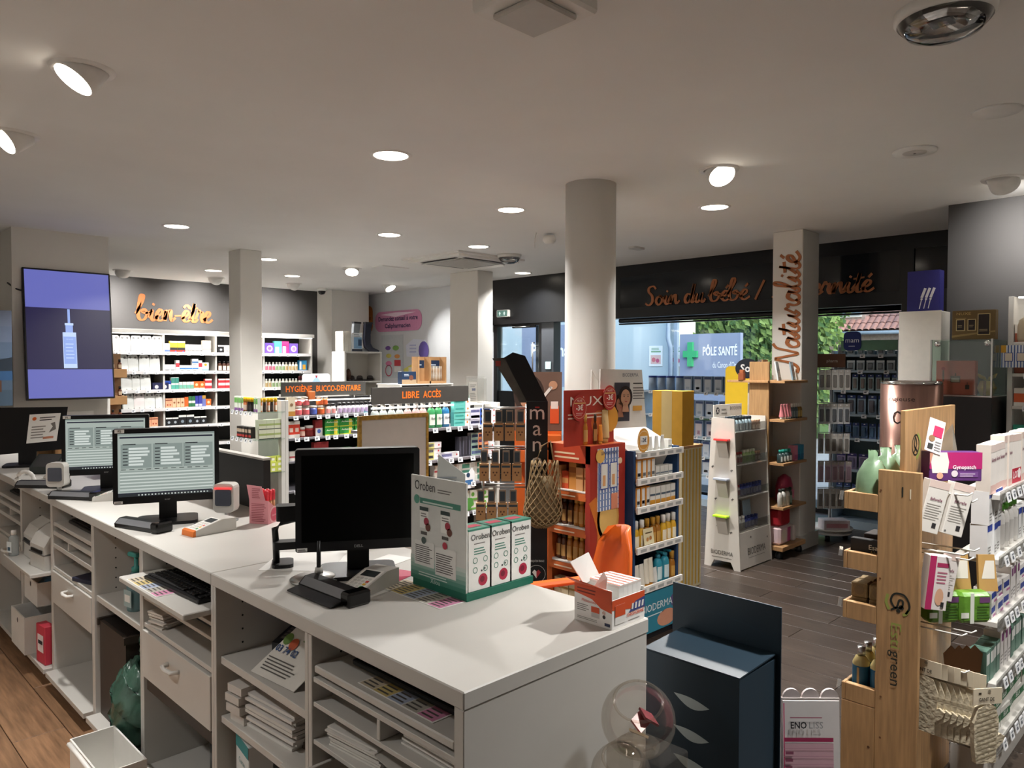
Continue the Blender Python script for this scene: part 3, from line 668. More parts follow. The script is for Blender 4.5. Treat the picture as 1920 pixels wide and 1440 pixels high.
monitor('monitor', (1.215, 3.315, CT), faceR(1.215, 3.315) - .03, .412, .315, .09, 'lit monitor with grey form on screen, badge P2 on its frame', True, brand='acer', badge='P2')
monitor('monitor', (1.285, 4.36, CT), faceR(1.3, 4.32) - .1, .412, .315, .09, 'lit monitor partly hidden behind the one badged P2', True, brand='acer', badge='P1')
# left monitor, seen from its back
t = thing('monitor', 'black monitor with a white notice stuck on it at the far left', 'monitor', (1.21, 5.75, CT), -.35)
b = MB(); b.slab([(-.24, -.02, .08), (.2, .03, .1), (.235, .05, .385), (-.22, 0, .39)], .05, BLKP); part('housing', b, t)
b = MB(); b.box(-.05, .05, .03, .07, 0, .2, BLKP); part('neck', b, t)
b = MB(); b.rrect(-.13, .13, -.07, .13, .03, 0, .014, BLKP); part('foot', b, t)
b = MB(); q = [Vector(v) for v in ((.0, .004, .15), (.17, .026, .16), (.195, .034, .345), (.02, .012, .34))]
b.slab([v + Vector((0, -.003, 0)) for v in q], .001, PAPER)
r_ = (q[1]-q[0]).normalized(); u_ = (q[3]-q[0]).normalized(); d = Dec(b, q[0] + Vector((0, -.0035, 0)), r_, u_)
d.circ(.03, .16, .012, P('#d9672c')).lines(.06, .15, .145, .175, 2, BLKP).lines(.02, .1, .03, .12, 5, P('#8a8580')).rect(.09, .02, .15, .035, P('#c9866a')); d.poly([(.12, .06), (.14, .1), (.125, .12), (.15, .13), (.16, .08)], P('#77726d'))
part('notice', b, t)
# black privacy screen on the counter
t = thing('privacy_screen', 'dark grey privacy screen standing on the counter behind the monitor badged P2', 'screen')
b = MB(); b.bbox(1.615, 1.65, 3.24, 3.85, CT+.0006, 1.205, mat('screen_charcoal', '#242323', .6), .003); part('board', b, t)
b = MB(); b.box(1.612, 1.653, 3.238, 3.852, 1.206, 1.216, PALEP); part('top_edge', b, t)
# ------------------------------------------------------------------ document scanners, terminals
def doc_scanner(loc, rz, lab, flap=True):
    t = thing('document_scanner', lab, 'document scanner', loc, rz)
    b = MB(); b.prism([(-.032, 0), (.03, 0), (.032, .02), (.02, .038), (-.012, .036), (-.034, .016)], -.125, .125, BLKP, 'x'); part('body', b, t)
    b = MB(); b.slab([(-.118, -.0335, .0175), (.11, -.0335, .0175), (.11, -.014, .0368), (-.118, -.014, .0368)], .0015, mat('scanner_strip', '#6f7073', .35)); part('feed_slot', b, t)
    b = MB(); b.bbox(.106, .15, -.04, .038, 0, .042, BLKG, .006); part('end_cap', b, t)
    if flap: b = MB(); b.slab([(-.12, -.075, .006), (.11, -.075, .006), (.11, -.034, .014), (-.12, -.034, .014)], .004, DKGREY); part('tray_flap', b, t)
doc_scanner((1.17, 1.93, CT+.0006), -PI/2 + .02, 'black document scanner in front of the switched-off monitor')
doc_scanner((1.085, 3.25, CT+.0006), -PI/2 + .3, 'black document scanner in front of the monitor badged P2', False)
doc_scanner((1.09, 4.2, CT+.0006), -PI/2 + .62, 'black document scanner in front of the second lit monitor', False)
doc_scanner((1.06, 4.72, CT+.0006), -PI/2 + .75, 'black document scanner farthest along the counter, behind the white hand scanner', False)
def card_terminal(loc, rz, lab, front='#dcd9d3', s=1.0):
    t = thing('card_terminal', lab, 'card terminal', loc, rz)
    b = MB(); b.prism([(-.09*s, 0), (.09*s, 0), (.09*s, .05*s), (.03*s, .052*s), (-.085*s, .022*s)], -.042*s, .042*s, PALEP, 'x'); part('body', b, t)
    u = Vector((0, .115, .03)).normalized(); f = MB(); d = Dec(f, (-.042*s, -.085*s, .022*s), (1, 0, 0), u)
    d.rect(.006*s, .004*s, .078*s, .115*s, P('#efece6')); d.rect(.014*s, .075*s, .07*s, .108*s, P('#2a2f31'), 2)
    for r in range(4):
        for c in range(4):
            d.rect((.013 + c*.015)*s, (.012 + r*.015)*s, (.024 + c*.015)*s, (.022 + r*.015)*s, P({(0, 3): '#3f8f4d', (1, 3): '#e0b23a', (2, 3): '#d5473a'}.get((r, c), '#cfccc6')), 2)
    part('keypad', f, t)
    if front != '#dcd9d3':
        b = MB(); b.prism([(-.097*s, 0), (-.085*s, 0), (-.085*s, .026*s), (-.095*s, .02*s)], -.043*s, .043*s, P(front), 'x'); part('bumper', b, t)
card_terminal((1.285, 1.90, CT+.0006), -PI/2 + .3, 'grey card terminal with keypad beside the black monitor foot')
card_terminal((1.265, 3.0, CT+.0006), -PI/2 + .12, 'white card terminal with orange front, under the monitor badged P2', '#e0762c')
card_terminal((1.23, 4.05, CT+.0006), -PI/2 - .4, 'white card terminal half hidden behind the monitor badged P2', '#cfccc6')
def barcode_reader(loc, rz, lab, glow=None):
    t = thing('barcode_scanner', lab, 'barcode scanner', loc, rz)
    b = MB(); b.rrect(-.045, .045, .04, .165, .02, -.03, .03, PALEP, 'y'); part('head', b, t)
    b = MB(); b.rrect(-.034, .034, .07, .14, .008, -.036, -.03, mat('scan_window', '#3b3f4d', .12), 'y')
    if glow: b.box(-.036, .036, -.038, -.03, .142, .148, E(glow, 1.6))
    part('window', b, t)
    b = MB(); b.tube([(0, .01, .045), (0, .01, .012)], .012, METAL); b.lathe([(.05, 0), (.05, .004), (.02, .01)], METAL, n=18); part('foot', b, t)
barcode_reader((1.07, 4.42, CT+.0006), -PI/2 + .85, 'white upright hand scanner on the counter left of the lit monitors')
barcode_reader((1.405, 3.165, CT+.0006), -PI/2 + .75, 'white barcode scanner with red light line right of the monitor badged P2', '#ff3030')
# hand scanner cradle and round base near the black monitor
t = thing('scanner_cradle', 'black hooked scanner cradle left of the switched-off monitor', 'stand', (1.225, 2.325, CT+.0006), faceR(1.24, 2.3))
b = MB(); b.rrect(-.035, .035, -.04, .06, .02, 0, .012, BLKP); part('foot', b, t)
b = MB(); b.tube([(-.02, 0, .01), (-.022, .01, .08), (-.025, .0, .125), (.0, -.01, .15), (.05, -.01, .16)], .011, BLKP, 8); part('arm', b, t)
b = MB(); b.rrect(-.02, .06, -.03, .03, .012, .155, .205, BLKP); part('head', b, t)
b = MB(); b.rrect(-.03, .05, -.03, .02, .012, .06, .085, BLKP); part('hook', b, t)
t = thing('round_stand', 'round silver stand base with thin black pole under the black monitor', 'stand', (1.215, 2.1, CT+.0006))
b = MB(); b.lathe([(.075, 0), (.077, .006), (.06, .014), (.02, .018)], METAL, n=28); part('base', b, t)
b = MB(); b.tube([(.02, .01, .015), (.02, .01, .12)], .007, BLKP); b.lathe([(.014, .018), (.011, .035)], PALEP, (.02, .01), n=12); part('pole', b, t)
def sheet(name, pts, lab, cat='paper', m=PAPER, z=CT+.0007, deco=None):
    b = MB(); b.slab([(x, y, 0) for x, y in pts], .0006, m)
    o = solo(name, b, lab, cat, (0, 0, z)); return o
sheet('paper_sheet', [(1.14, 2.33), (1.30, 2.16), (1.47, 2.32), (1.31, 2.5)], 'white sheet of paper under the black scanner cradle')
sheet('paper_sheet', [(1.4, 2.15), (1.43, 2.05), (1.6, 2.1), (1.57, 2.2)], 'loose paper behind the foot of the black monitor', z=CT+.0016)
sheet('leaflet', [(1.36, 1.985), (1.39, 1.9), (1.5, 1.94), (1.47, 2.03)], 'pink and red leaflet behind the card terminal', 'leaflet', P('#b8475f'), z=CT+.0022)
sheet('leaflet', [(1.24, 3.12), (1.33, 3.06), (1.37, 3.13), (1.28, 3.2)], 'dark purple leaflet under the monitor badged P2', 'leaflet', P('#352a55'), z=CT+.0018)
sheet('paper_slip', [(1.19, 3.1), (1.24, 3.06), (1.265, 3.1), (1.215, 3.14)], 'small white slip beside the orange-fronted terminal', 'paper', z=CT+.0012)
# pink carton of lip sticks
t = thing('lipstick_display', 'pink sloped counter carton of red-capped lip sticks', 'display carton', (1.475, 3.005, CT+.0006), -PI/2 + .55)
PK = mat('pink_card', '#e59aa2', .6)
b = MB(); b.prism([(0, 0), (.09, 0), (.09, .04), (0, .1)], -.045, .045, PK, 'x'); d = Dec(b, (.045, 0, 0), (0, 1, 0)); d.circ(.045, .035, .028, P('#d4556a')).ring(.045, .035, .036, .004, P('#f3c3c6')).text('baume', .045, .03, .009, P('#f3c3c6'), 'c', 0)
d = Dec(b, (-.045, 0, 0)); d.lines(.01, .08, .01, .09, 11, P('#a8505c')); part('tray', b, t)
b = MB(); b.slab([(-.045, 0, .1), (.03, 0, .1), (.015, -.004, .16), (-.055, -.004, .165)], .002, PK); Dec(b, (-.05, -.003, .1)).lines(.02, .06, .01, .055, 6, P('#a8505c')); part('flap', b, t)
RC = mat('red_cap', '#e23a45', .35)
ls = MB(); ls.lathe([(.009, 0), (.009, .06)], P('#c98d62'), n=10); lc = MB(); lc.lathe([(.0098, .06), (.0098, .1), (.006, .104)], RC, n=10)
LP = Proto('lip_stick', 'lip stick', 'red-capped lip stick standing in the pink counter carton', .02, .02, .1, ls, [('cap', lc)])
tm = Matrix.Rotation(-PI/2 + .55, 4, 'Z')
for i in range(3):
    for j in range(3):
        p = tm @ Vector((-.028 + i*.026, .022 + j*.024, .035)); LP.put((1.475 + p.x, 3.005 + p.y, CT + p.z), 0, '%s row, %s %s' % (('front', 'middle', 'back')[j], ('left', 'centre', 'right')[i], LP.desc), LP.desc)
# Oroben display
GRN = mat('display_green', '#1f6b57', .5)
def fadecard():
    m = mat('display_card', '#d9d9d4', .55); return m
t = thing('carton_display', 'white and green counter display with back card and tray', 'display', (1.41, 1.6, CT+.0006))
b = MB(); b.box(0, .275, 0, .25, 0, .022, GRN); part('tray', b, t)
b = MB(); b.bbox(.001, .009, .005, .262, .022, .34, fadecard(), .0015); d = Dec(b, (.001, .262, .022), (0, -1, 0))
for i in range(6): d.rect(.0, .012*i, .257, .012*(i+1), P(('#3f8471', '#5a9382', '#79a597', '#97b8ac', '#b2cac0', '#c9d6ce')[i]))
d.text('Oroben', .02, .275, .03, P('#3d3b3c'), 'l', 0, .1).lines(.13, .2, .275, .29, 2, P('#77736f')); d.rect(.045, .235, .235, .252, P('#4f8a78')).circ(.03, .245, .014, P('#5f9c88')).lines(.06, .22, .238, .25, 1, P('#cfe0d8'), 2)
for a in (.065, .165):
    d.rect(a-.02, .16, a+.022, .225, P('#f2f1ec')).rect(a-.02, .213, a+.022, .225, P('#3d4a48'), 2).circ(a+.012, .182, .012, P('#a5394a'), 2).lines(a-.014, a+.018, .195, .21, 2, P('#77736f'), 2).circ(a+.02, .165, .012, P('#6b3f33'), 2)
    d.rect(a-.015, .14, a+.015, .15, P('#56524f')); d.rect(a-.045, .03 if a > .1 else .045, a+.05, .115 if a > .1 else .12, P('#e6e5e0'), 2); d.lines(a-.04, a+.045, .04 if a > .1 else .055, .1 if a > .1 else .11, 9, P('#57534f'), 3); d.circ(a, .123, .011, P('#b23a4b' if a > .1 else '#4b5a57'), 3)
d.lines(.04, .2, .015, .03, 2, P('#d5e2dc'), 2).text('Xilou', .12, -.0, .015, P('#cfe0d8'), 'c'); part('back_card', b, t)
b = MB(); b.box(0, .09, 0, .072, 0, .18, P('#f1f0ec')); b.box(-.0004, .09, -.0004, .0724, .175, .1805, mat('box_green', '#4d8f7b', .3))
d = Dec(b, (0, 0, 0)); d.text('Oroben', .045, .148, .018, P('#3d3b3c'), 'c', 0, .075).lines(.02, .07, .135, .142, 1, P('#8b8783')).lines(.02, .07, .105, .128, 3, P('#4f8a78'))
for a, z in ((.025, .088), (.065, .088), (.025, .06), (.065, .06)): d.ring(a, z, .009, .002, P('#4f8a78'))
d.circ(.055, .028, .018, P('#b5304a')).circ(.052, .03, .009, P('#7d2136'), 2).circ(.05, .055, .003, P('#444')).circ(.062, .06, .003, P('#444'))
d = Dec(b, (0, 0, .1806), (1, 0, 0), (0, 1, 0)); d.rect(.02, .02, .07, .05, P('#b5304a'))
OB = Proto('beet_carton', 'carton', '', .09, .072, .18, b)
for i, lab in enumerate(('nearest white carton with red beet in the green tray, beside the back card', 'middle white carton with red beet in the green tray', 'farthest white carton with red beet in the green tray')): OB.put((1.424 + i*.0835, 1.607, CT+.0238), 0, lab, 'cartons in the green tray')
# Chronobiane carton
t = thing('display_carton', 'open orange and white sleep aid carton on the counter corner', 'display carton', (1.525, 1.17, CT+.0006))
OC = P('#d8572e'); b = MB(); W_, D_, H_ = .142, .125, .095
for x0, x1, y0, y1, h in ((0, .003, 0, D_, .1), (W_-.003, W_, 0, D_, .085), (.003, W_-.003, 0, .003, .075), (.003, W_-.003, D_-.003, D_, .1)): b.box(x0, x1, y0, y1, 0, h, P('#f0eeea'))
b.box(.003, W_-.003, .003, D_-.003, 0, .003, P('#f0eeea'))
d = Dec(b, (0, D_, 0), (0, -1, 0)); d.poly([(0, .075), (.06, .066), (.09, .048), (D_, .042), (D_, .1), (0, .1)], OC); d.lines(.01, .075, .078, .095, 2, P('#7d2f1c'), 2).text('Mélatonine', .05, .055, .008, OC, 'c', 0).lines(.01, .05, .03, .05, 4, P('#8b8783')).rect(.058, .02, .085, .045, P('#c9c5c0')).rect(.058, .033, .085, .048, OC, 2).text('dji', .1, .036, .009, P('#c07a5a'), 'c').circ(.1, .028, .005, P('#333')).rect(.102, .006, .12, .014, P('#39405a')).lines(.01, .09, .008, .016, 2, P('#a09c98'))
d = Dec(b, (0, 0, 0)); d.poly([(0, .05), (W_, .03), (W_, .075), (0, .075)], OC); d.poly([(.07, .03), (.1, .055), (W_, .06), (W_, .032)], P('#3f4a86'), 2)
for a in (.085, .1, .115, .13): d.poly([(a-.004, .036), (a+.004, .036), (a+.007, .052), (a-.001, .052)], P('#e8e6e0'), 3)
d.rect(.012, .01, .055, .06, P('#eceae5'), 2).rect(.012, .03, .055, .06, OC, 3).text('CHRONOBIANE', .1, .02, .0085, OC, 'c', 1, .075).lines(.07, .13, .008, .014, 1, P('#a09c98')); part('box', b, t)
b = MB(); b.slab([(.002, .015, .098), (.002, .12, .1), (-.05, .115, .128), (-.055, .03, .125)], .002, OC); part('side_flap', b, t)
b = MB(); b.slab([(.004, .095, .098), (.1, .12, .098), (.07, .135, .165), (-.03, .115, .16)], .002, P('#e9e7e3')); part('lid_flap', b, t)
b = MB(); b.slab([(.004, .02, .1), (.004, .06, .1), (.03, .05, .135), (.02, .03, .125)], .002, P('#e9e7e3')); part('torn_flap', b, t)
b = MB(); b.box(0, .019, 0, .105, 0, .1, P('#eeece8')); b.box(-.0003, .0193, .1047, .1053, .05, .1, OC); b.box(-.0003, .0193, -.0003, .1, .094, .1003, P('#e8ddd6')); Dec(b, (0, 0, .1004), (1, 0, 0), (0, 1, 0)).rect(.002, .0, .006, .1, OC)
CB = Proto('slim_carton', 'carton', 'slim white carton with orange edge standing in the open orange carton', .019, .105, .1, b)
for i in range(5): CB.put((1.565 + i*.0197, 1.178, CT+.0045), 0, ('leftmost', 'second', 'middle', 'fourth', 'rightmost')[i] + ' ' + CB.desc, CB.desc)
# things farther along the counter
t = thing('pen_box', 'brown card boxes full of pens at the far end of the counter', 'pen holder', (1.40, 5.86, CT+.0006))
for i, (x, y, h) in enumerate(((-.05, .05, .13), (.03, -.03, .1))):
    b = MB(); b.bbox(x-.045, x+.045, y-.045, y+.045, 0, h, KRAFT, .002); part('box', b, t)
PC = ('#b8322e', '#2a2a2c', '#d8d8d4', '#2f57a8', '#e3c43a', '#2a2a2c', '#b9b7b2')
for i, c in enumerate(PC):
    b = MB(); b.tube([(0, 0, 0), (.004*(i % 3-1), .003, .15)], .0045, P(c), 6); solo('pen', b, '%s pen sticking out of the brown card pen boxes' % ('red', 'black', 'pale', 'blue', 'yellow', 'dark', 'grey')[i], 'pen', (1.35 + (i % 3)*.03 if i < 4 else 1.4 + (i-4)*.03, 5.91 if i < 4 else 5.83, CT + (.131 if i < 4 else .101)))
t = thing('label_printer', 'dark green-black ticket printer beside the far left monitor', 'printer', (1.25, 5.35, CT+.0006), -.6)
b = MB(); b.prism([(-.1, 0), (.1, 0), (.1, .1), (.03, .11), (-.1, .045)], -.075, .075, mat('dark_green_plastic', '#1d2522', .4), 'x'); part('body', b, t)
b = MB(); b.slab([(-.06, -.095, .0475), (.06, -.095, .0475), (.06, .02, .107), (-.06, .02, .107)], .003, DKGREY); part('lid', b, t)
t = thing('white_ring_holder', 'small white ring-shaped phone holder at the far end of the counter', 'holder', (1.05, 5.02, CT+.0006), -.9)
b = MB(); b.tube([(.055*math.cos(a), 0, .055*math.sin(a)) for a in [PI*i/10 for i in range(11)]], .012, WPLAST, 8); part('arch', b, t)
b = MB(); b.rrect(-.06, .06, -.025, .025, .02, 0, .008, WPLAST); part('base', b, t)
b = MB(); b.lathe([(.03, 0), (.034, .012), (.02, .03), (0, .036)], PALEP, n=14, sx=1.5); solo('computer_mouse', b, 'small pale rounded mouse beside the dark ticket printer', 'mouse', (1.19, 5.05, CT+.0006), .4)
t = thing('desk_phone', 'grey angled desk tray with papers behind the second lit monitor', 'tray', (1.58, 4.95, CT+.0006))
b = MB(); b.box(-.08, .08, -.2, .2, 0, .17, mat('mid_grey_box', '#5a595a', .5)); part('body', b, t)
b = MB(); b.slab([(-.11, .2, .185), (-.11, -.25, .185), (.1, -.2, .225), (.1, .2, .225)], .012, PALEP); part('sloped_top', b, t)
# ------------------------------------------------------------------ inside the cabinets
def label_printer(loc, rz, lab):
    t = thing('label_printer', lab, 'printer', loc, rz)
    b = MB(); b.prism([(-.11, 0), (.12, 0), (.12, .15), (.05, .2), (-.02, .205), (-.08, .17), (-.11, .12)], -.1, .1, PALEP, 'x'); part('body', b, t)
    b = MB(); b.prism([(-.115, .075), (.0, .075), (.02, .1), (.12, .1), (.12, .104), (-.117, .08)], -.101, .101, mat('seam_grey', '#6d6a66', .6), 'x'); part('seam', b, t)
    b = MB(); b.box(-.075, .075, -.116, -.1, .085, .1, BLKP); part('paper_slot', b, t)
label_printer((1.1, 4.52, .581), -PI/2 + .1, 'nearer pale grey label printer on the pulled-out shelf'); label_printer((1.12, 4.79, .581), -PI/2, 'farther pale grey label printer on the pulled-out shelf')
b = MB(); b.lathe([(.024, 0), (.025, .01), (.025, .1), (.012, .115)], clear('gel_clear', '#e8eef0', .1, .25), n=14); d = Dec(b, (-.02, -.0252, .02)); d.rect(0, 0, .04, .06, P('#d8e2e6')); d.rect(.008, .01, .03, .03, P('#39566b'), 2)
c = MB(); c.lathe([(.013, .113), (.013, .14)], WPLAST, n=12); o = solo('gel_bottle', b, 'clear hand gel bottle with white cap before the label printers', 'bottle', (.965, 4.9, .581), -1.2); part('cap', c, o)
def bin_box(name, loc, w, d_, h, m, lab, holes=True, lid=False):
    t = thing(name, lab, 'bin', loc)
    b = MB(); th = .006
    for x0, x1, y0, y1 in ((0, th, 0, w), (d_-th, d_, 0, w), (th, d_-th, 0, th), (th, d_-th, w-th, w)): b.box(x0, x1, y0, y1, 0, h, m)
    b.box(th, d_-th, th, w-th, 0, th, m)
    if holes: Dec(b, (0, w, 0), (0, -1, 0)).circ(w/2, h*.78, .014, BLKP, n=14, ry=.014)
    part('shell', b, t); return t
bin_box('storage_box', (.96, 4.66, .085), .3, .3, .2, WPLAST, 'lower white storage box full of packets in the printer cabinet')
bin_box('storage_box', (1.03, 4.7, .319), .28, .26, .13, WPLAST, 'upper white storage box under the label printers')
b = MB(); b.bbox(0, .05, 0, .12, 0, .2, P('#c43b4c'), .003); Dec(b, (0, .12, 0), (0, -1, 0)).rect(.02, .06, .1, .15, P('#e8dcdc')).rect(.03, .1, .09, .12, P('#2b2b33'), 2); solo('red_packet', b, 'red packet with white label in the printer cabinet', 'packet', (1.0, 4.42, .086), .1)
for i, (c, lab) in enumerate((('#2e5a7a', 'dark blue crumpled packet in the upper storage box'), ('#c9c6cf', 'pale foil packet in the lower storage box'))):
    b = MB(); b.lathe([(.02, 0), (.07, .03), (.08, .07), (.05, .11), (.01, .12)], P(c, .3), n=9, sx=1, sy=1.4, smooth=False); solo('packet', b, lab, 'packet', (1.14, 4.83, .33) if i == 0 else (1.1, 4.8, .1))
t = thing('waste_bin', 'tall dark brown waste bin inside the open cabinet', 'waste bin', (1.14, 3.45, .0856))
b = MB(); b.prism([(-.1, -.14), (.24, -.14), (.24, .2), (-.1, .2)], 0, .42, mat('bin_brown', '#3d352f', .6)); part('shell', b, t)
b = MB(); b.box(-.085, .225, -.125, .185, .421, .425, BLKP); b.box(-.11, .25, -.15, -.135, .4, .43, mat('bin_brown')); b.box(-.11, .25, .195, .21, .4, .43, mat('bin_brown')); part('rim', b, t)
t = bin_box('white_bin', (.81, 2.87, 0), .36, .16, .2, WPLAST, 'white plastic bin standing on the floor before the green bag', False)
b = MB(); b.tube([(-.008, .02, .19), (-.012, .18, .2), (-.008, .34, .19)], .009, WPLAST); part('rim_handle', b, t)
BAGM = mat('green_bag_plastic', '#3c5a4c', .28, noise=.35, scale=18, bump=.5)
def crumple(r, n, zs, m, seed, sx=1, sy=1):
    rnd = random.Random(seed); b = MB(); pts = []; F = []; k = 34; n = n*2; f1, f2, f3 = rnd.uniform(3, 6), rnd.uniform(7, 11), rnd.uniform(0, 6)
    for i in range(n+1):
        ph = PI*i/n
        for j in range(k):
            a = 2*PI*j/k; q = r*(1 + .10*math.sin(int(f1)*a + .9*i + f3) + .09*abs(math.sin(int(f2)*a*.5 - .6*i)) + .05*math.sin(13*a + 2*i) + rnd.uniform(-.03, .03)); pts.append((q*math.sin(ph)*math.cos(a)*sx, q*math.sin(ph)*math.sin(a)*sy, zs*(1 - math.cos(ph))/2 + .02*math.sin(4*a + i) + rnd.uniform(-.004, .004)))
    for i in range(n):
        for j in range(k): F.append((i*k+j, i*k+(j+1) % k, (i+1)*k+(j+1) % k, (i+1)*k+j))
    b.add(pts, F, m, True); return b
solo('refuse_bag', crumple(.13, 14, .34, BAGM, 3, .8, 1.1), 'crumpled dark green refuse bag heaped behind the white bin', 'bag', (1.08, 3.24, .088))
solo('refuse_bag', crumple(.075, 9, .18, BAGM, 5, .7, 1.2), 'smaller dark green bag hanging inside the cabinet above the white bin', 'bag', (1.12, 3.2, .40))
# pump bottle
b = MB(); b.lathe([(.035, 0), (.037, .01), (.037, .13), (.02, .16)], clear('pump_clear', '#8fb3b8', .1, .45), n=16); d = Dec(b, (-.03, -.0372, .02)); d.rect(0, 0, .06, .07, P('#9fb4b5')).rect(.008, .02, .05, .05, P('#e8e8e4'), 2)
c = MB(); TEAL = mat('pump_teal', '#3d8f87', .4); c.lathe([(.018, .16), (.018, .18), (.008, .185), (.008, .22)], TEAL, n=12); c.bbox(-.05, .015, -.012, .012, .22, .238, TEAL, .004)
o = solo('pump_bottle', b, 'teal pump bottle of hand gel inside the open cabinet', 'bottle', (1.09, 3.33, .617), -1.4); part('pump', c, o)
# computer in cabinet C, rails
t = thing('computer_tower', 'black computer tower low inside the wide-drawer cabinet', 'computer', (1.12, 2.5, .086))
b = MB(); b.bbox(0, .4, 0, .17, 0, .33, BLKP, .004); part('case', b, t)
b = MB(); b.box(-.006, 0, .01, .16, .01, .32, BLKG); part('front_bezel', b, t)
b = MB(); b.bbox(1.03, 1.5, 2.43, 3.04, .385, .43, mat('dark_rail', '#2f2b28', .5), .003); part('lower_tray', b, cabC)
# papers and packets
def stack(name, loc, rz, w, d_, h, n, m, lab, cat='papers', curl=0):
    b = MB()
    for i in range(n):
        o1, o2 = random.uniform(-.012, .012), random.uniform(-.012, .012); z = h*i/n
        if curl: b.slab([(o1, o2, z), (w+o1, o2, z), (w+o1, d_+o2, z + curl*i/n), (o1, d_+o2, z + curl*(i+1)/n)], h/n*.7, m)
        else: b.box(o1, w+o1, o2, d_+o2, z, z + h/n*.75, m)
    o = solo(name, b, lab, cat, loc, rz); o['kind'] = 'thing'; return o
stack('envelope_stack', (1.06, 1.21, .7475), 0, .3, .22, .04, 6, P('#e6e2dc'), 'stack of white envelopes in the right slot of the nearest cabinet')
stack('paper_pile', (1.06, 1.53, .6455), .1, .3, .2, .05, 8, P('#dedad4'), 'pile of curled white papers low in the nearest cabinet')
b = MB(); b.box(0, .3, 0, .2, 0, .012, P('#1e2740')); b.box(.0, .29, .005, .2, .012, .014, PAPER); solo('folder', b, 'dark blue folder beside the curled papers in the nearest cabinet', 'folder', (1.05, 1.27, .6455), .12)
b = MB(); b.slab([(0, 0, 0), (.25, .02, .03), (.24, .15, .05), (0, .14, .02)], .002, P('#c8c4bc')); solo('paper_sheet', b, 'loose grey sheet leaning over the dark blue folder', 'paper', (1.05, 1.42, .668))
stack('paper_pile', (1.09, 2.0, .5025), .08, .32, .26, .11, 9, P('#d9d5d0'), 'thick pile of folded white papers in the open papers cabinet')
stack('paper_pile', (1.05, 2.27, .5025), .1, .22, .08, .13, 4, P('#cfcac4'), 'upright bundle of white packets leaning at the side of the open papers cabinet')
b = MB(); b.box(0, .26, 0, .2, 0, .03, P('#4a3a2c')); solo('brown_folder', b, 'brown folder pressed under the thick paper pile', 'folder', (1.12, 1.83, .5025), 0)
solo('bubble_wrap', crumple(.1, 10, .12, mat('bubble_wrap', '#a79db0', .3, noise=.5, scale=70, bump=.8), 9, 1, 1), 'crumpled lilac bubble wrap on the middle shelf of the open cabinet', 'bubble wrap', (1.17, 1.93, .2905))
b = MB(); b.bbox(0, .08, 0, .13, 0, .16, P('#dfe3e2'), .003); d = Dec(b, (0, .13, 0), (0, -1, 0)); d.rect(0, .12, .13, .16, P('#3d8f92')).text('Curae', .065, .08, .018, P('#4a8f95'), 'c'); d.poly([(.05, .0), (.09, .05), (.13, .03), (.13, 0)], P('#5a7fa0')); solo('carton', b, 'white and teal carton low in the open papers cabinet', 'carton', (1.05, 2.22, .2905), -.15)
# phone handset and leaflet in cabinet D
t = thing('handset', 'dark handheld payment terminal with violet screen in the open cabinet', 'terminal', (1.27, 2.29, .6975), -PI/2 + .35)
b = MB(); b.prism([(-.09, 0), (.09, 0), (.09, .09), (-.09, .035)], -.042, .042, BLKP, 'x'); part('body', b, t)
b = MB(); u = Vector((0, .18, .055)).normalized(); d = Dec(b, (-.042, -.09, .035), (1, 0, 0), u); d.rect(.01, .11, .074, .17, E('#3b3f9c', .7)).rect(.01, .02, .074, .09, P('#3a3836'))
for r in range(4):
    for c in range(3): d.rect(.014 + c*.02, .025 + r*.016, .03 + c*.02, .037 + r*.016, P('#77726c'), 2)
d.rect(.06, .01, .075, .02, P('#d55a2c'), 2); part('face', b, t)
b = MB(); pts = [Vector(v) for v in ((1.05, 2.2, .70), (1.07, 1.97, .70), (1.24, 1.93, .84), (1.22, 2.14, .85))]; b.slab(pts, .002, P('#d3cfc7')); rr = (pts[1]-pts[0]).normalized(); uu = (pts[3]-pts[0]); uu = (uu - rr*uu.dot(rr)).normalized()
d = Dec(b, pts[0], rr, uu); d.text("L'aide", .14, .2, .022, P('#3a3f5a'), 'c', 1).text('à dom', .15, .168, .022, P('#a0683a'), 'c', 1).text('sur', .15, .138, .022, P('#57804a'), 'c', 1).text('03 74 02', .09, .085, .022, P('#2f4a78'), 'c', 1).lines(.03, .19, .02, .07, 5, P('#55524e')).circ(.06, .13, .02, P('#5f7f3a')).circ(.1, .12, .02, P('#b5532f'), 2)
solo('folded_leaflet', b, "folded leaflet headed L'aide resting on the open cabinet shelf", 'leaflet')
b = MB(); b.slab([(0, 0, 0), (.16, .02, .0), (.17, .1, .0), (.01, .09, 0)], .001, P('#3c5a44')); solo('green_leaflet', b, 'dark green leaflet on the shelf edge of the open cabinet', 'leaflet', (1.08, 1.84, .6985))
b = MB(); b.bbox(0, .2, 0, .12, 0, .07, P('#cfcdc8'), .002); solo('white_carton', b, 'plain white carton at the back of the open cabinet shelf', 'carton', (1.4, 1.85, .6978))
stack('booklet_pile', (1.05, 2.9, .6485), .2, .2, .1, .06, 7, P('#d4cec6'), 'pile of booklets in the wide-drawer cabinet')
b = MB(); b.bbox(0, .25, 0, .14, 0, .03, P('#1c211e'), .003); solo('dark_case', b, 'dark flat case in the right slot of the wide-drawer cabinet', 'case', (1.06, 2.5, .7505))
solo('yellow_packet', crumple(.05, 7, .04, P('#a88a3a'), 4), 'crumpled yellow and white packet in the wide-drawer cabinet', 'packet', (1.14, 2.5, .6485))
b = MB(); b.bbox(0, .15, 0, .16, 0, .02, P('#23263a'), .003); solo('dark_booklet', b, 'dark booklet lying above the single drawer', 'booklet', (1.06, 3.82, .6185), .3)
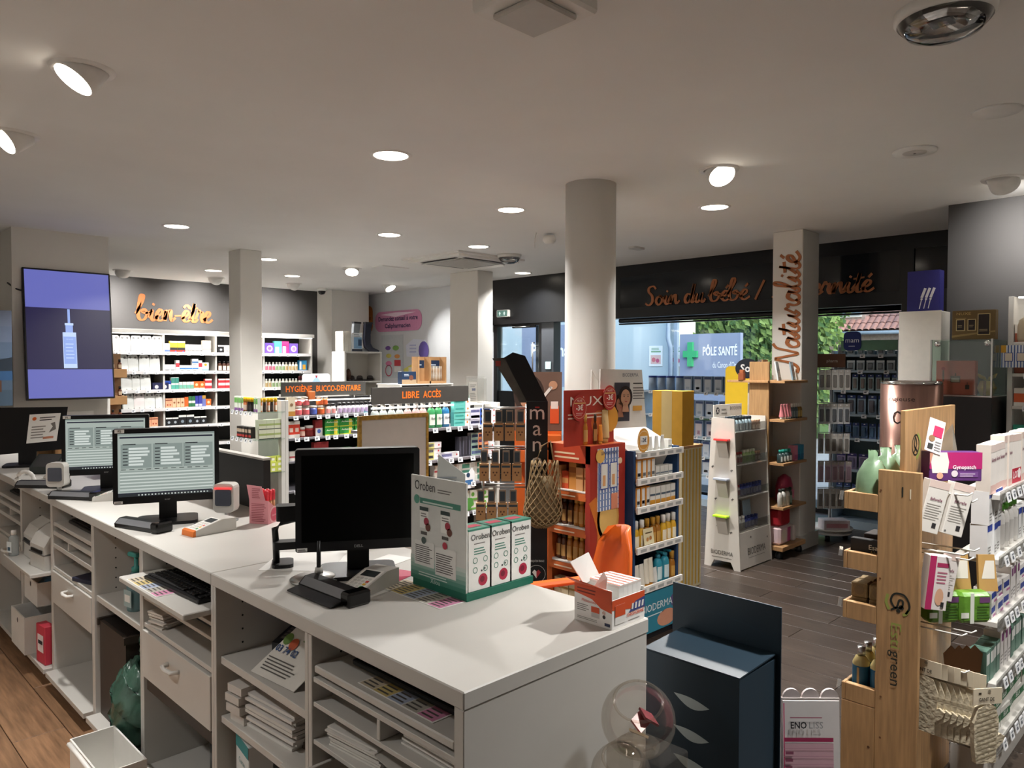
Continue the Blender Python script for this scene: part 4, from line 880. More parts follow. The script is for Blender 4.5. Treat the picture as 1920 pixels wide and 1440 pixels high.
b = MB(); b.tube([(0, 0, 0), (.02, .02, .1), (-.03, .03, .2), (.01, 0, .26)], .004, BLKP); b.tube([(0, .05, 0), (.02, .06, .1), (.03, .03, .2), (.01, 0, .26)], .004, PALEP); solo('cable_bundle', b, 'loose cables hanging inside the single-drawer cabinet', 'cable', (1.4, 3.8, .09))
b = MB(); b.slab([(0, 0, 0), (.2, .02, 0), (.22, .2, 0), (.03, .22, 0)], .004, P('#b9aeb0')); solo('crumpled_receipt', b, 'pale pink paper lying at the bottom of the single-drawer cabinet', 'paper', (1.1, 3.76, .0885))
# ================================================================== PRODUCT KINDS
def carton(name, desc, w, d, h, base, bands=(), txt=None, tcol='#333333', n=0, th=None, tv=.55, side=None, dots=()):
    b = MB(); b.box(-w/2, w/2, 0, d, 0, h, P(base)); f = Dec(b, (-w/2, 0, 0))
    if side: Dec(b, (-w/2, d, 0), (0, -1, 0)).rect(0, 0, d, h, P(side)); Dec(b, (w/2, 0, 0), (0, 1, 0)).rect(0, 0, d, h, P(side))
    for q in bands: f.rect(w*(q[3] if len(q) > 3 else 0), h*q[0], w*(q[4] if len(q) > 4 else 1), h*q[1], P(q[2]))
    for a, v, r, c in dots: f.circ(w*a, h*v, r, P(c), 2, 10)
    if txt: f.text(txt, w/2, h*tv, th or h*.1, P(tcol), 'c', 1, w*.8 if len(txt) > 4 else None)
    if n: f.lines(w*.12, w*.85, h*.12, h*.4, n, P('#8a8784'), 2)
    return Proto(name, 'carton', desc, w, d, h, b)
def bottle(name, desc, r, h, body, cap, lab=None, txt=None, neck=.45, caph=.16, sy=.75, cat='bottle', gloss=.3, capr=None, pump=False):
    b = MB(); bm = P(body, gloss); hb = h*(1-caph)
    b.lathe([(r*.92, 0), (r, h*.02), (r, hb*.78), (r*.8, hb*.9), (r*neck, hb)], bm, (0, r*sy), n=12, sy=sy)
    if lab:
        n_ = 5; pts = [(r*1.012*math.sin(a), r*sy - r*sy*1.012*math.cos(a)) for a in [(-50 + 100*i/n_)*PI/180 for i in range(n_+1)]]
        b.add([(x, y, z) for z in (hb*.14, hb*.66) for x, y in pts], [(i, i+1, n_+2+i, n_+1+i) for i in range(n_)], P(lab), True)
        if txt: Dec(b, (0, -.002, hb*.42), lift=.0004).text(txt, 0, 0, hb*.1, P('#333333'), 'c', 1, r*1.1)
    c = MB(); cm = P(cap, .3); cr_ = capr or r*(neck+.1)
    c.lathe([(cr_, hb), (cr_, h*.985), (cr_*.8, h)], cm, (0, r*sy), n=12)
    if pump: c.tube([(0, r*sy, h), (0, r*sy, h*1.08)], r*.14, cm); c.box(-r*.2, r*.2, -r*.5, r*sy+r*.2, h*1.06, h*1.12, cm)
    return Proto(name, cat, desc, r*2, r*2*sy, h*(1.12 if pump else 1), b, [('cap', c)])
def tubep(name, desc, w, h, body, cap, band=None, txt=None):      # cosmetic tube standing on its cap
    b = MB(); z0 = h*.16; pts = []; n = 10
    for k, (z, sy) in enumerate(((z0, .5), (h*.5, .36), (h*.93, .05), (h, .05))):
        for j in range(n): a = 2*PI*j/n; pts.append((w/2*math.cos(a), w*.28 + w*sy*math.sin(a), z))
    b.add(pts, [(i*n+j, i*n+(j+1) % n, (i+1)*n+(j+1) % n, (i+1)*n+j) for i in range(3) for j in range(n)] + [tuple(range(3*n, 4*n))], P(body, .35), True)
    f = Dec(b, (-w/2, -w*.08, 0), (1, 0, 0), Vector((0, .12*w/h*3, 1)), .002)
    if band: f.rect(w*.2, h*.3, w*.8, h*.55, P(band))
    if txt: f.text(txt, w/2, h*.62, h*.07, P('#333333'), 'c', 1, w*.6)
    c = MB(); c.lathe([(w*.42, 0), (w*.44, z0)], P(cap, .35), (0, w*.28), n=12, sy=.75)
    return Proto(name, 'tube', desc, w, w*.56, h, b, [('cap', c)])
def pouch(name, desc, w, h, base, d=.05, top='#d8d8d4', dots=True, txt=None, band=None):
    b = MB(); m = P(base, .4); pts = []; prof = ((0, .9, 1), (.12, 1, 1), (.5, 1, .75), (.8, .98, .35), (.95, .9, .1), (1, .72, .06))
    for z, sw, sd in prof: pts += [(-w/2*sw, d/2 - d/2*sd, z*h), (w/2*sw, d/2 - d/2*sd, z*h), (w/2*sw, d/2 + d/2*sd, z*h), (-w/2*sw, d/2 + d/2*sd, z*h)]
    b.add(pts, [(4*i+j, 4*i+(j+1) % 4, 4*i+4+(j+1) % 4, 4*i+4+j) for i in range(5) for j in range(4)] + [(20, 21, 22, 23)], m)
    f = Dec(b, (-w/2, 0, 0), (1, 0, 0), Vector((0, d*.42, h)), .0012)
    if dots:
        for a in (.25, .72): f.circ(w*a, h*.86, w*.1, P('#3b3b3b')); f.circ(w*a, h*.86, w*.05, P('#999999'), 2)
    f.rect(w*.1, h*.2, w*.9, h*.62, P(top)); f.lines(w*.25, w*.75, h*.36, h*.56, 2, P('#3d3d3d'), 2, .5)
    if band: f.rect(w*.15, h*.1, w*.85, h*.17, P(band))
    f.circ(w*.5, h*.1, w*.05, P('#77807a'), 2)
    return Proto(name, 'pouch', desc, w, d, h, b)
def blister(name, desc, w, h, card, inner, hd='#2c4f86', d=.03, kind='blister pack'):
    b = MB(); b.box(-w/2, w/2, d*.5, d*.5+.002, 0, h, P(card)); f = Dec(b, (-w/2, d*.5, 0)); f.rect(0, h*.82, w, h, P(hd)); f.rect(w*.38, h*.9, w*.62, h*.96, P('#e6e6e6'), 2)
    b.bbox(-w*.3, w*.3, 0, d*.5, h*.12, h*.74, P(inner, .25), .005)
    return Proto(name, kind, desc, w, d, h, b)
def jar(name, desc, r, h, body, cap, lab):
    b = MB(); b.lathe([(r, 0), (r, h*.75)], P(body, .3), (0, r), n=12)
    pts = [(r*1.012*math.sin(a), r - r*1.012*math.cos(a)) for a in [(-60 + 20*i)*PI/180 for i in range(7)]]
    b.add([(x, y, z) for z in (h*.12, h*.6) for x, y in pts], [(i, i+1, 8+i, 7+i) for i in range(6)], P(lab), True)
    c = MB(); c.lathe([(r*.98, h*.76), (r*.98, h)], P(cap, .35), (0, r), n=12)
    return Proto(name, 'jar', desc, r*2, r*2, h, b, [('lid', c)])
# ------------------------------------------------------------------ shelf furniture
TAGM = mat('price_tag', '#e9eaec', .4)
tg = MB(); tg.slab([(-.024, -.004, -.022), (.024, -.004, -.022), (.024, .004, .014), (-.024, .004, .014)], .004, TAGM); dd = Dec(tg, (-.024, -.0045, -.022), (1, 0, 0), Vector((0, .008, .036))); dd.rect(.008, .01, .03, .022, P('#5b5f66')).rect(.008, .026, .04, .032, P('#80848a')); MTAG = tg.mesh('price_tag')
def rack(name, label, fr, W, D, zs, H, cat='shelf unit', carc=WHITE, backm=None, sides=True, tags=None, shelfm=WHITE, th=.022, header=None, base=.08, light=0, glass=False, lip=None, back=True, bx=0):
    """local frame: x along the front, y into the unit"""
    t = thing(name, label, cat, fr.o, fr.rz)
    if back: b = MB(); b.box(bx, W, D-.02, D, base, H, backm or carc); part('back_panel', b, t)
    if sides:
        for x in ((0, W-.03) if sides is True else (W-.03,)):
            b = MB(); b.bbox(x, x+.03, 0, D-.0205, 0, H, carc, .002); part('side_panel', b, t)
    s0 = .031 if sides else 0
    if base: b = MB(); b.box(s0, W-s0, .02, D-.021, 0, base, carc); part('plinth', b, t)
    rnd = random.Random(len(label))
    for k, z in enumerate(zs):
        b = MB(); b.bbox(s0+.0005, W-s0-.0005, -.004, D-.021, z-th, z, shelfm, .002)
        if lip: b.box(s0+.0005, W-s0-.0005, -.012, -.0045, z-th-.01, z+.012, lip)
        sh = part('shelf', b, t)
        if tags:
            x = s0 + .06 + rnd.random()*.05
            while x < W - s0 - .05:
                link('price_tag', MTAG, sh, (x, -.018, z - .012)); x += tags*(.7 + .6*rnd.random())
    if light:
        b = MB(); b.box(s0+.02, W-s0-.02, .03, .06, H-.012, H-.002, E('#fff4e4', light)); part('light_strip', b, t)
    return t
# ================================================================== WELLNESS WALL
FB = Frame((3.2, 10.8, 0)); BL = mat('shelf_black', '#131314', .6)
zsB = (1.80, 1.535, 1.278, 1.022, .77, .5)
wb = rack('wall_shelf_unit', 'long white-framed black shelf wall full of products under the bien-être lettering', FB, 3.02, .39, zsB, 2.06, backm=BL, tags=.16, lip=mat('lip_white', '#d8d6d6', .4))
b = MB(); b.bbox(-.01, 3.03, -.05, .39, 2.061, 2.115, WHITE, .003); part('canopy', b, wb)
b = MB(); b.box(.02, 3.0, -.03, .02, 2.05, 2.0605, E('#fff6ec', 4)); part('light_strip', b, wb)
for x in (.715, 1.45, 2.19):
    b = MB(); b.box(x, x+.025, .012, .368, .09, 2.058, WHITE); part('upright', b, wb)
ld = bpy.data.lights.new('shelf_light', 'AREA'); ld.shape = 'RECTANGLE'; ld.size = 2.9; ld.size_y = .06; ld.energy = 5; ld.color = (1, .95, .9)
lo = bpy.data.objects.new('shelf_light', ld); COL.objects.link(lo); lo.parent = wb; lo.location = (1.5, -.1, 2.03); lo.rotation_euler = (.35, 0, 0)
PA = pouch('tea_pouch', 'white pouch with two dark round seals', .135, .225, '#dcdedb', top='#e6e8e4', band='#a8c4b4'); PA2 = pouch('tea_pouch', 'pink-scripted white pouch', .135, .225, '#e6dedd', top='#e8d5d3', band='#c98a84'); PA3 = pouch('tea_pouch', 'narrow white pouch with pink foot', .1, .21, '#dcdedb', top='#e8e4e0', band='#c9607a')
YB = carton('medicine_carton', 'yellow, black and red carton', .1, .05, .165, '#e9c93a', ((0, .22, '#c8362f'), (.22, .45, '#2b2b2b'), (.86, 1, '#efe7d4')), dots=((.75, .1, .012, '#2b60b0'),))
WS = carton('medicine_carton', 'small white carton with dark print', .055, .04, .12, '#ecebe7', ((.25, .35, '#3d3d42'), (0, .05, '#b83a3a')), n=2)
WT_ = carton('medicine_carton', 'tall cream carton', .12, .05, .18, '#e4dccd', ((.3, .34, '#a5523c'),), n=3)
LB = carton('medicine_carton', 'pale blue and white carton', .07, .05, .13, '#e2e6ee', ((.0, .3, '#5570b5'),))
WL = carton('medicine_carton', 'low white carton with fine print', .07, .06, .1, '#ecebe8', ((.2, .26, '#2d2d33'),), n=2)
BS = carton('medicine_carton', 'white carton with blue stripe', .085, .06, .09, '#e9ecef', ((.35, .6, '#3f78b5'),), n=1)
RS = carton('medicine_carton', 'white carton with red seal', .05, .05, .16, '#e6e2e0', ((.4, .75, '#c03a44'),))
OY = carton('medicine_carton', 'white carton with orange oval', .09, .05, .13, '#e8e6e1', ((0, .3, '#8da3c2'),), dots=((.5, .75, .02, '#e89a2e'),))
NB = carton('medicine_carton', 'navy carton with white bottle print', .105, .06, .105, '#23264c', dots=((.5, .45, .026, '#e8e6e1'),))
BW = carton('medicine_carton', 'royal blue topped white carton', .08, .05, .13, '#e9e9e6', ((.62, 1, '#274aa5'),))
TL = carton('medicine_carton', 'teal and white tall carton', .05, .05, .175, '#dfe8e4', ((0, .4, '#4fa594'), (.55, .95, '#3f8f80')))
GW = carton('medicine_carton', 'low carton with green base', .048, .05, .11, '#e8e6df', ((0, .62, '#6fb09a'),), n=1)
OR = carton('medicine_carton', 'bright orange carton', .075, .05, .115, '#e06a2b', ((.0, .2, '#e8dccd'),), dots=((.5, .6, .02, '#f0c49a'),))
RD = carton('medicine_carton', 'red and white carton', .1, .05, .15, '#c8323a', ((.35, .6, '#ece6e0'), (.85, 1, '#ece6e0')))
PE = carton('medicine_carton', 'peach carton with brown circle', .052, .045, .14, '#e9b894', ((0, .12, '#d98a52'),), dots=((.5, .55, .014, '#8a5a3a'),))
PEL = carton('medicine_carton', 'large peach carton', .09, .05, .135, '#eba783', ((.78, .9, '#8a4a35'),), dots=((.3, .35, .012, '#b0503a'), (.7, .35, .012, '#b0503a')))
ORT = carton('medicine_carton', 'orange upright carton', .05, .05, .15, '#e0632a', ((0, .1, '#e7d9c6'),)); GRT = carton('medicine_carton', 'dark green upright carton', .045, .05, .16, '#2f6b45', ((.4, .6, '#e6e6df'),)); BLT = carton('medicine_carton', 'violet blue upright carton', .045, .05, .165, '#3a3f9c', ((.1, .3, '#c9c9e0'),)); BNT = carton('medicine_carton', 'upright carton with amber top', .05, .05, .17, '#6f78b5', ((.7, 1, '#b98a3a'),))
BK = carton('medicine_carton', 'black carton with white top edge', .105, .05, .15, '#17171a', ((.8, 1, '#e0dfdc'),), dots=((.5, .4, .022, '#7f8c98'),)); BK2 = carton('medicine_carton', 'black and white square carton', .085, .05, .12, '#18181b', ((.84, 1, '#e6e4e0'), (0, .08, '#e6e4e0')), dots=((.5, .45, .018, '#a5adb5'),))
w1, w2, w3, w4, w5 = ('wellness wall %s shelf' % s for s in ('top', 'second', 'third', 'fourth', 'fifth'))
row(FB, .03, 1.8, [(PA2, 2), (PA, 3)], w1 + ', left bay'); row(FB, .745, 1.8, [(LB, 1), (YB, 2), (WS, 4), .01, (WT_, 1)], w1 + ', middle bay')
row(FB, .13, 1.535, [(PA, 4)], w2 + ', left bay'); row(FB, .745, 1.535, [(WL, 2), (RS, 1), (BS, 2, 1), (BS, 1, 2), (RS, 1), (OY, 1)], w2 + ', middle bay')
row(FB, .04, 1.278, [(PA, 2), (PA3, 1), (PA, 1), .02, (NB, 1), .0, (NB, 1)], w3 + ', left bay'); row(FB, .745, 1.278, [(BW, 1), (TL, 2), (GW, 4), (OR, 2), (RD, 1)], w3 + ', middle bay')
row(FB, .2, 1.022, [(PA, 1), (PA2, 1), (PA, 1), (PA3, 1)], w4 + ', left bay'); row(FB, .75, 1.022, [(PEL, 1), (PE, 3), (ORT, 1), (GRT, 2), (BLT, 2), (BNT, 1), (OR, 1)], w4 + ', middle bay')
row(FB, .36, .77, [(LB, 1), .03, (PEL, 2)], w5 + ', left bay'); row(FB, .75, .77, [(BK2, 2), (BK, 2), (BK2, 2)], w5 + ', middle bay')
PU = carton('soap_carton', 'violet patterned carton with flower ring', .15, .06, .17, '#6a4cab', ((.0, .06, '#d8d0ea'),), dots=((.5, .5, .05, '#d9a9c9'), (.5, .5, .03, '#6a4cab'))); TQ = carton('soap_carton', 'turquoise and white carton', .12, .06, .2, '#58b9b5', ((.1, .55, '#e9eeee', .15, .6),)); MG = carton('soap_carton', 'magenta and white carton', .12, .06, .2, '#d8307a', ((.1, .6, '#efe6ee', .1, .55),))
DK = bottle('bottle', 'dark amber bottle', .03, .15, '#4a2b1e', '#1b1b1b', '#d9cdbb'); CRB = bottle('bottle', 'cream bottle with round label', .026, .14, '#e3ddcb', '#f0eee8', '#b59a6a'); GRB = bottle('bottle', 'pale bottle with green label', .026, .14, '#e6e4da', '#efede6', '#7f9a6a'); PKB = bottle('bottle', 'pale bottle with pink label', .026, .14, '#ece2e0', '#efede6', '#c9607a'); REDV = bottle('bottle', 'slim bottle with dark red top', .02, .18, '#e8dcd6', '#5a1a20', '#c98a8a', caph=.35, capr=.018); BLU = carton('soap_carton', 'blue carton with orange square', .13, .06, .17, '#2f86b5', ((.15, .6, '#e3a83a', .45, .85), (.15, .9, '#dfe8ec', .05, .3)))
row(FB, 1.5, 1.8, [(BK2, 1), (WS, 2), (DK, 3)], w1 + ', third bay'); row(FB, 1.5, 1.535, [(DK, 4), (WT_, 2)], w2 + ', third bay'); row(FB, 1.5, 1.278, [(RD, 2), (OR, 2)], w3 + ', third bay')
row(FB, 2.23, 1.8, [(PU, 1), (TQ, 1), (MG, 1), (PU, 1)], w1 + ', right bay'); row(FB, 2.23, 1.535, [(PKB, 3), (GRB, 3), (CRB, 4), .01, (BLU, 1)], w2 + ', right bay'); row(FB, 2.23, 1.278, [(CRB, 2), (GRB, 5), (CRB, 3), (REDV, 4)], w3 + ', right bay'); row(FB, 2.23, 1.022, [(WS, 4), (PKB, 4)], w4 + ', right bay')
# ================================================================== TOOTH CARE and FREE ACCESS gondolas
GS = mat('sign_anthracite', '#3b3936', .6)
def gondola_sign(lab, txt, loc, W, H, tw, off):
    t = thing('shelf_sign', lab, 'sign', loc); b = MB(); b.bbox(0, W, 0, .012, 0, H, GS, .002); part('board', b, t)
    x = 0
    for wd, ww in zip(txt.split(' '), tw):
        b = MB(); Dec(b, (0, 0, 0)).text(wd, off + x, H*.32, H*.42, P('#e8701c'), 'l', 1, ww); part('word', b, t); x += ww + .04
    for xx in (.12, W-.12): b = MB(); b.tube([(xx, .018, -.035), (xx, .018, .02)], .006, METAL); part('clip', b, t)
FH = Frame((3.3, 6.2, 0)); zsH = (1.175, .977, .77, .5)
rack('gondola', 'white and black tooth care gondola under the HYGIÈNE BUCCO-DENTAIRE sign', FH, 1.25, .5, zsH, 1.32, backm=BL, tags=.1, shelfm=mat('shelf_grey', '#77757a', .45), light=5)
gondola_sign('dark sign board reading HYGIÈNE BUCCO-DENTAIRE in orange', 'HYGIÈNE BUCCO-DENTAIRE', (3.3, 6.275, 1.352), .9, .13, (.27, .49), .04)
JP = jar('powder_jar', 'pink labelled jar with metal lid', .038, .085, '#d9a9a2', '#b9b2a8', '#c95a5f'); JO = jar('powder_jar', 'orange labelled jar with metal lid', .038, .085, '#c9783a', '#b9b2a8', '#c4572b'); JB = jar('powder_jar', 'blue labelled jar with metal lid', .038, .085, '#3f4a86', '#b9b2a8', '#4a5aa5')
VB = bottle('vitamin_bottle', 'white vitamin bottle with black cap', .024, .105, '#d9d4da', '#19191c', '#a58fb0', neck=.7, caph=.25, sy=1); VP = bottle('vitamin_bottle', 'white vitamin bottle with pink label', .028, .1, '#e2dcd8', '#1d1d1f', '#d98a86', neck=.7, caph=.22, sy=1)
CRC = carton('food_carton', 'cream carton with garden picture', .07, .05, .17, '#dccfb5', ((0, .25, '#b5803a'),), dots=((.5, .6, .015, '#8a6a4a'),))
wh1, wh2, wh3 = ('tooth care gondola %s shelf' % s for s in ('upper', 'middle', 'lower'))
row(FH, .04, 1.176, [(CRC, 1), (JP, 2, 2), (JB, 1), (JO, 1, 2), (VP, 2)], wh1, gap=.003)
JO.put(FH.at(.42, .02, 1.176+.087), 0, 'orange jar standing on the blue jar in the tooth care gondola')
row(FH, .56, 1.176, [(VB, 12)], wh1, gap=.002)
b = MB(); b.bbox(0, .065, 0, .05, 0, .075, P('#c46a35'), .003); solo('jar_box', b, 'small orange box in front of the HYGIÈNE sign', 'box', (3.545, 6.215, 1.321), 0)
RW = carton('food_carton', 'red and white carton', .055, .05, .15, '#d8432f', ((.8, 1, '#e8e2da'), (0, .2, '#e8e2da'), (.35, .6, '#f0d5c6', .2, .8))); RJ = jar('red_jar', 'dark red jar with white lid', .042, .1, '#a52f2b', '#dcd8d2', '#7d2523'); RJs = jar('red_jar', 'small red jar with white lid', .032, .09, '#b53a33', '#e2ded8', '#d9b0a0'); RBX = carton('food_carton', 'dark red carton with white figure', .075, .05, .15, '#8f2a2a', ((0, .5, '#c9c4c0'),), dots=((.5, .3, .02, '#3f5aa0'),)); GBX = carton('tea_carton', 'green and yellow carton', .16, .07, .075, '#2f8f3a', ((0, .12, '#c9d34a'), (.1, .9, '#d8c93a', .62, .85)), 'Arkotea', '#e8f0d8', th=.014)
row(FH, .04, .978, [(RW, 2), (RJs, 1), (RJ, 1), (RBX, 1), .02, (GBX, 3, 2)], wh2)
TLB = carton('floss_carton', 'tall teal carton with red edge', .05, .06, .2, '#1f6f7d', ((0, 1, '#b53a45', .75, .83),)); TLB.put((4.17, 6.2, .978), 0, 'tall teal cartons standing at the end of the tooth care gondola'); 
WLC = carton('food_carton', 'white carton with red print', .12, .06, .08, '#d8d2c9', ((.3, .5, '#a5484a'),)); row(FH, .05, .771, [(WLC, 2), (RBX, 2), .1, (GBX, 1), .08, (GBX, 1)], wh3)
# end cap with glass shelves
t = thing('glass_shelf_stand', 'glass end shelves with yellow-capped tubes left of the tooth care gondola', 'shelf unit', (3.06, 6.2, 0))
b = MB(); b.box(.2, .238, 0, .06, 0, 1.32, WHITE); part('post', b, t)
b = MB(); b.box(.225, .238, .06, .5, 0, 1.32, mat('end_panel_grey', '#a9a49c', .6)); part('back_panel', b, t)
for z in (1.225, .985, .69):
    b = MB(); b.bbox(-.05, .224, -.02, .5, z-.008, z, SHGLASS, .001); sh = part('glass_shelf', b, t)
    for k in range(5): link('price_tag', MTAG, sh, (-.06, .06 + k*.09, z-.008), -PI/2)
YT = bottle('spray_tube', 'yellow-capped orange tube', .014, .125, '#d98a5a', '#e8bb1f', '#e9ddcc', neck=.9, caph=.3, sy=1, capr=.0145); YT2 = bottle('spray_tube', 'yellow-capped dark tube', .014, .125, '#2b2725', '#e8bb1f', '#4a4340', neck=.9, caph=.3, sy=1, capr=.0145)
GT = carton('tube_carton', 'green and white slim carton', .03, .03, .13, '#dfe6d6', ((.55, .9, '#6fae5a'), (0, .2, '#8a5a9c')))
FG = Frame((3.01, 6.7, 0), -PI/2); FG2 = Frame((3.01, 6.18, 0))
row(FG, .05, 1.2255, [(GT, 5), (YT, 2), (YT2, 4), (GT, 2)], 'outer edge, upper glass shelf', gap=.006, jit=.1)
row(FG2, .05, 1.2255, [(YT, 1), (YT2, 1), (YT, 1), (YT2, 1), (YT, 1)], 'front edge, upper glass shelf', gap=.007, jit=.1)
DB = carton('candle_carton', 'dark carton with red and white print', .045, .05, .1, '#2c2421', ((.5, .8, '#c9b49a'), (.1, .3, '#b53a33'))); KB = carton('candle_carton', 'grey-green cube carton with black edge', .07, .07, .085, '#c9ccb4', ((0, .08, '#2a2a28'), (.4, .6, '#9aa86a')))
row(FG, .1, .9855, [(DB, 5)], 'lower glass shelf', gap=.01); row(FG2, .04, .9855, [(KB, 3, 2)], 'lower glass shelf', gap=.003)
GY = carton('candle_carton', 'lime and white cube carton', .06, .06, .045, '#c3cc5a', ((.2, .7, '#e8ead2', .2, .7),)); row(FG2, .02, .6905, [(GY, 4, 3)], 'bottom glass shelf', gap=.003)
# LIBRE ACCES gondola
FL = Frame((3.1, 4.58, 0)); zsL = (1.15, .9, .69, .45)
rack('gondola', 'white and black toothpaste gondola under the LIBRE ACCÈS sign', FL, 1.31, .32, zsL, 1.33, backm=BL, tags=.12, sides='right', bx=.2, shelfm=mat('shelf_grey'), light=6)
gondola_sign('dark sign board reading LIBRE ACCÈS in orange', 'LIBRE ACCÈS', (3.13, 4.6, 1.352), .94, .125, (.165, .175), .27)
def mouthwash(desc, liq, lab): return bottle('mouthwash_bottle', desc, .036, .2, liq, '#e4e6e4', lab, 'Elud', neck=.4, caph=.2, sy=.7, gloss=.12, capr=.018)
MW = mouthwash('clear mouthwash bottle', '#a9b3b0', '#dfe3df'); MR = mouthwash('rose mouthwash bottle', '#b79a98', '#e6dcda'); MGn = mouthwash('green mouthwash bottle', '#3f8f5a', '#dfe6dc'); MBl = mouthwash('blue mouthwash bottle', '#2f6fa0', '#dce3e8')
wl1, wl2, wl3 = ('free access gondola %s shelf' % s for s in ('upper', 'middle', 'lower'))
row(FL, .04, 1.151, [(MW, 4), (MR, 3), (MGn, 2), (MBl, 1)], wl1, gap=.003)
def paste(desc, c1, c2='#e6e6ea', lab='ELMEX', h=.045): return carton('toothpaste_carton', desc, .185, .045, h, c2, ((.0, 1, c1, 0, .62), (.25, .75, '#2b2f86', .04, .58)), None, dots=((.86, .5, .008, '#c94a4a'),))
TP1 = carton('toothpaste_carton', 'turquoise toothpaste carton', .17, .045, .055, '#5fb5ad', ((0, 1, '#e8e4e2', .7, 1), (.4, .6, '#2f8f86', .08, .6)), dots=((.85, .5, .009, '#d9823a'),)); TP2 = paste('white and violet toothpaste carton', '#cfcfe0'); TP3 = paste('royal blue toothpaste carton', '#3a62c0'); TP4 = paste('grey-green toothpaste carton', '#8aa59a'); TP5 = paste('orange and violet toothpaste carton', '#d98a5a'); TP6 = paste('yellow and violet toothpaste carton', '#d8d68a')
row(FL, .82, 1.151, [(TP1, 1, 4), (TP2, 1, 3), -.06], wl1, gap=.004, jit=.03); TP3d = TP3
for k in range(3): TP3.put((4.29, 4.6, 1.151 + k*.0457), 0, 'royal blue toothpaste carton, %s of the pile at the right end, upper shelf' % ('bottom', 'middle', 'top')[k], 'royal blue toothpaste stack')
SLC = carton('brush_carton', 'dark slim upright carton', .028, .05, .16, '#3b3b45', ((.1, .8, '#5a5a6a', .2, .5),))
row(FL, .50, .901, [(TP6, 1, 3), (TP2, 1, 1), (SLC, 4), (TP4, 1, 4)], wl2, jit=.03); row(FL, 1.08, .901, [(TP5, 1, 4)], wl2 + ', right end', jit=.03)
GT4 = carton('toothpaste_carton', 'green and grey toothpaste carton', .16, .05, .05, '#d3d6d0', ((.2, .9, '#4f8f7a', 0, .5), (.2, .9, '#b5b0a8', .55, .8))); row(FL, .62, .691, [(WLC, 1, 2), (GT4, 3, 3)], wl3, jit=.03)
GRV = carton('herbal_carton', 'white carton with green leaf', .13, .05, .08, '#e3e6dc', ((0, .2, '#6fae4a'),), dots=((.25, .6, .018, '#6fae4a'), (.75, .55, .014, '#b53a3a'))); row(FL, .72, .451, [(GRV, 4, 2)], 'free access gondola bottom shelf', jit=.03)
b = MB(); b.prism([(0, 0), (.13, 0), (.13, .13), (.1, .17), (.07, .13), (0, .13)], 0, .004, P('#e8ecf0'), 'y'); Dec(b, (0, 0, 0)).rect(.02, .03, .11, .07, P('#3f6fa5')).circ(.06, .11, .02, P('#27415f')); solo('shelf_flag', b, 'white pointed shelf flag with blue bottle on the free access gondola', 'price flag', (3.98, 4.568, .64))
b = MB(); b.lathe([(.0, 0), (.1, .0)], P('#4f8f3f'), n=16, sx=1, sy=1); b.v = [(x, .0, y) for x, y, z in b.v]; b2 = MB(); b2.prism([(v[0]*.9, v[2]*.5) for v in b.v[16:32]], 0, .004, P('#4f8f3f'), 'y'); solo('leaf_flag', b2, 'green oval leaf flag hanging low on the free access gondola', 'price flag', (4.02, 4.572, .5), .0, rot=(0, -.5, 0))
t = thing('leaflet_holder', 'clear leaflet holder at the right end of the LIBRE ACCÈS sign', 'leaflet holder', (4.09, 4.62, 1.332))
b = MB(); b.box(0, .2, 0, .003, 0, .2, ACRYL); b.box(0, .2, .03, .033, 0, .22, ACRYL); part('holder', b, t)
b = MB(); b.box(.01, .1, .006, .012, .0, .17, PAPER); d = Dec(b, (.01, .006, 0)); d.lines(.01, .08, .02, .09, 5, P('#9a9a9a')).rect(.03, .1, .07, .12, P('#3a4f8f')).lines(.01, .08, .13, .16, 2, P('#8a8a8a')); part('leaflet', b, t)
# ------------------------------------------------------------------ farther things
t = rack('shoe_shelf', 'white open shelf with dark slippers, socks standing on top', Frame((5.68, 9.0, 0)), .62, .33, (1.41, 1.02, .6), 1.8, cat='shelf unit')
b = MB(); b.bbox(0, .62, 0, .33, 1.801, 1.825, WHITE, .002); part('top', b, t)
def slipper(loc, rz, lab, c='#241c1a', rot=None):
    b = MB(); b.lathe([(.045, 0), (.048, .02)], P(c), n=14, sx=2.6); b.lathe([(.045, .02), (.04, .06), (.02, .075)], P(c), (.05, 0), n=12, sx=1.2); solo('slipper', b, lab, 'slipper', loc, rz, rot=rot)
slipper((5.83, 9.15, 1.46), 0, 'brown sandal standing upright on the white shoe shelf', '#5a3a2c', (PI/2*0, -1.3, .5)); slipper((5.98, 9.12, 1.411), .6, 'dark slipper in the middle of the white shoe shelf'); slipper((6.14, 9.12, 1.411), .3, 'dark slipper at the right of the white shoe shelf'); slipper((5.85, 9.1, 1.411), .9, 'dark slipper at the left of the white shoe shelf')
slipper((6.1, 9.12, 1.021), .3, 'dark slipper on the lower board of the white shoe shelf')
def sock(loc, c, lab):
    t = thing('sock_form', lab, 'sock display', loc)
    b = MB(); pf = [(-.03, .42), (.08, .42), (.05, .25), (.05, .12), (.09, .06), (.2, .02), (.2, 0), (.05, 0), (-.03, .06), (-.05, .18)]
    b.prism(list(reversed(pf)), -.03, .03, P(c), 'y'); part('sock', b, t)
    b = MB(); b.box(-.035, .085, -.032, .032, .4, .425, P('#2a2a2e')); part('cuff', b, t)
sock((6.12, 9.12, 1.826), '#171a2c', 'navy knee sock standing on the white shoe shelf'); sock((5.98, 9.2, 1.826), '#8d9296', 'grey knee sock behind the navy one')
for i in range(4):
    b = MB(); b.box(0, .025, 0, .2, 0, .28, P('#e0dcd3')); solo('white_book_box', b, ORDW[i] + ' slim cream box standing in a row on the white shoe shelf', 'box', (5.69 + i*.03, 9.05, 1.826), 0, 'slim cream boxes on the shoe shelf')
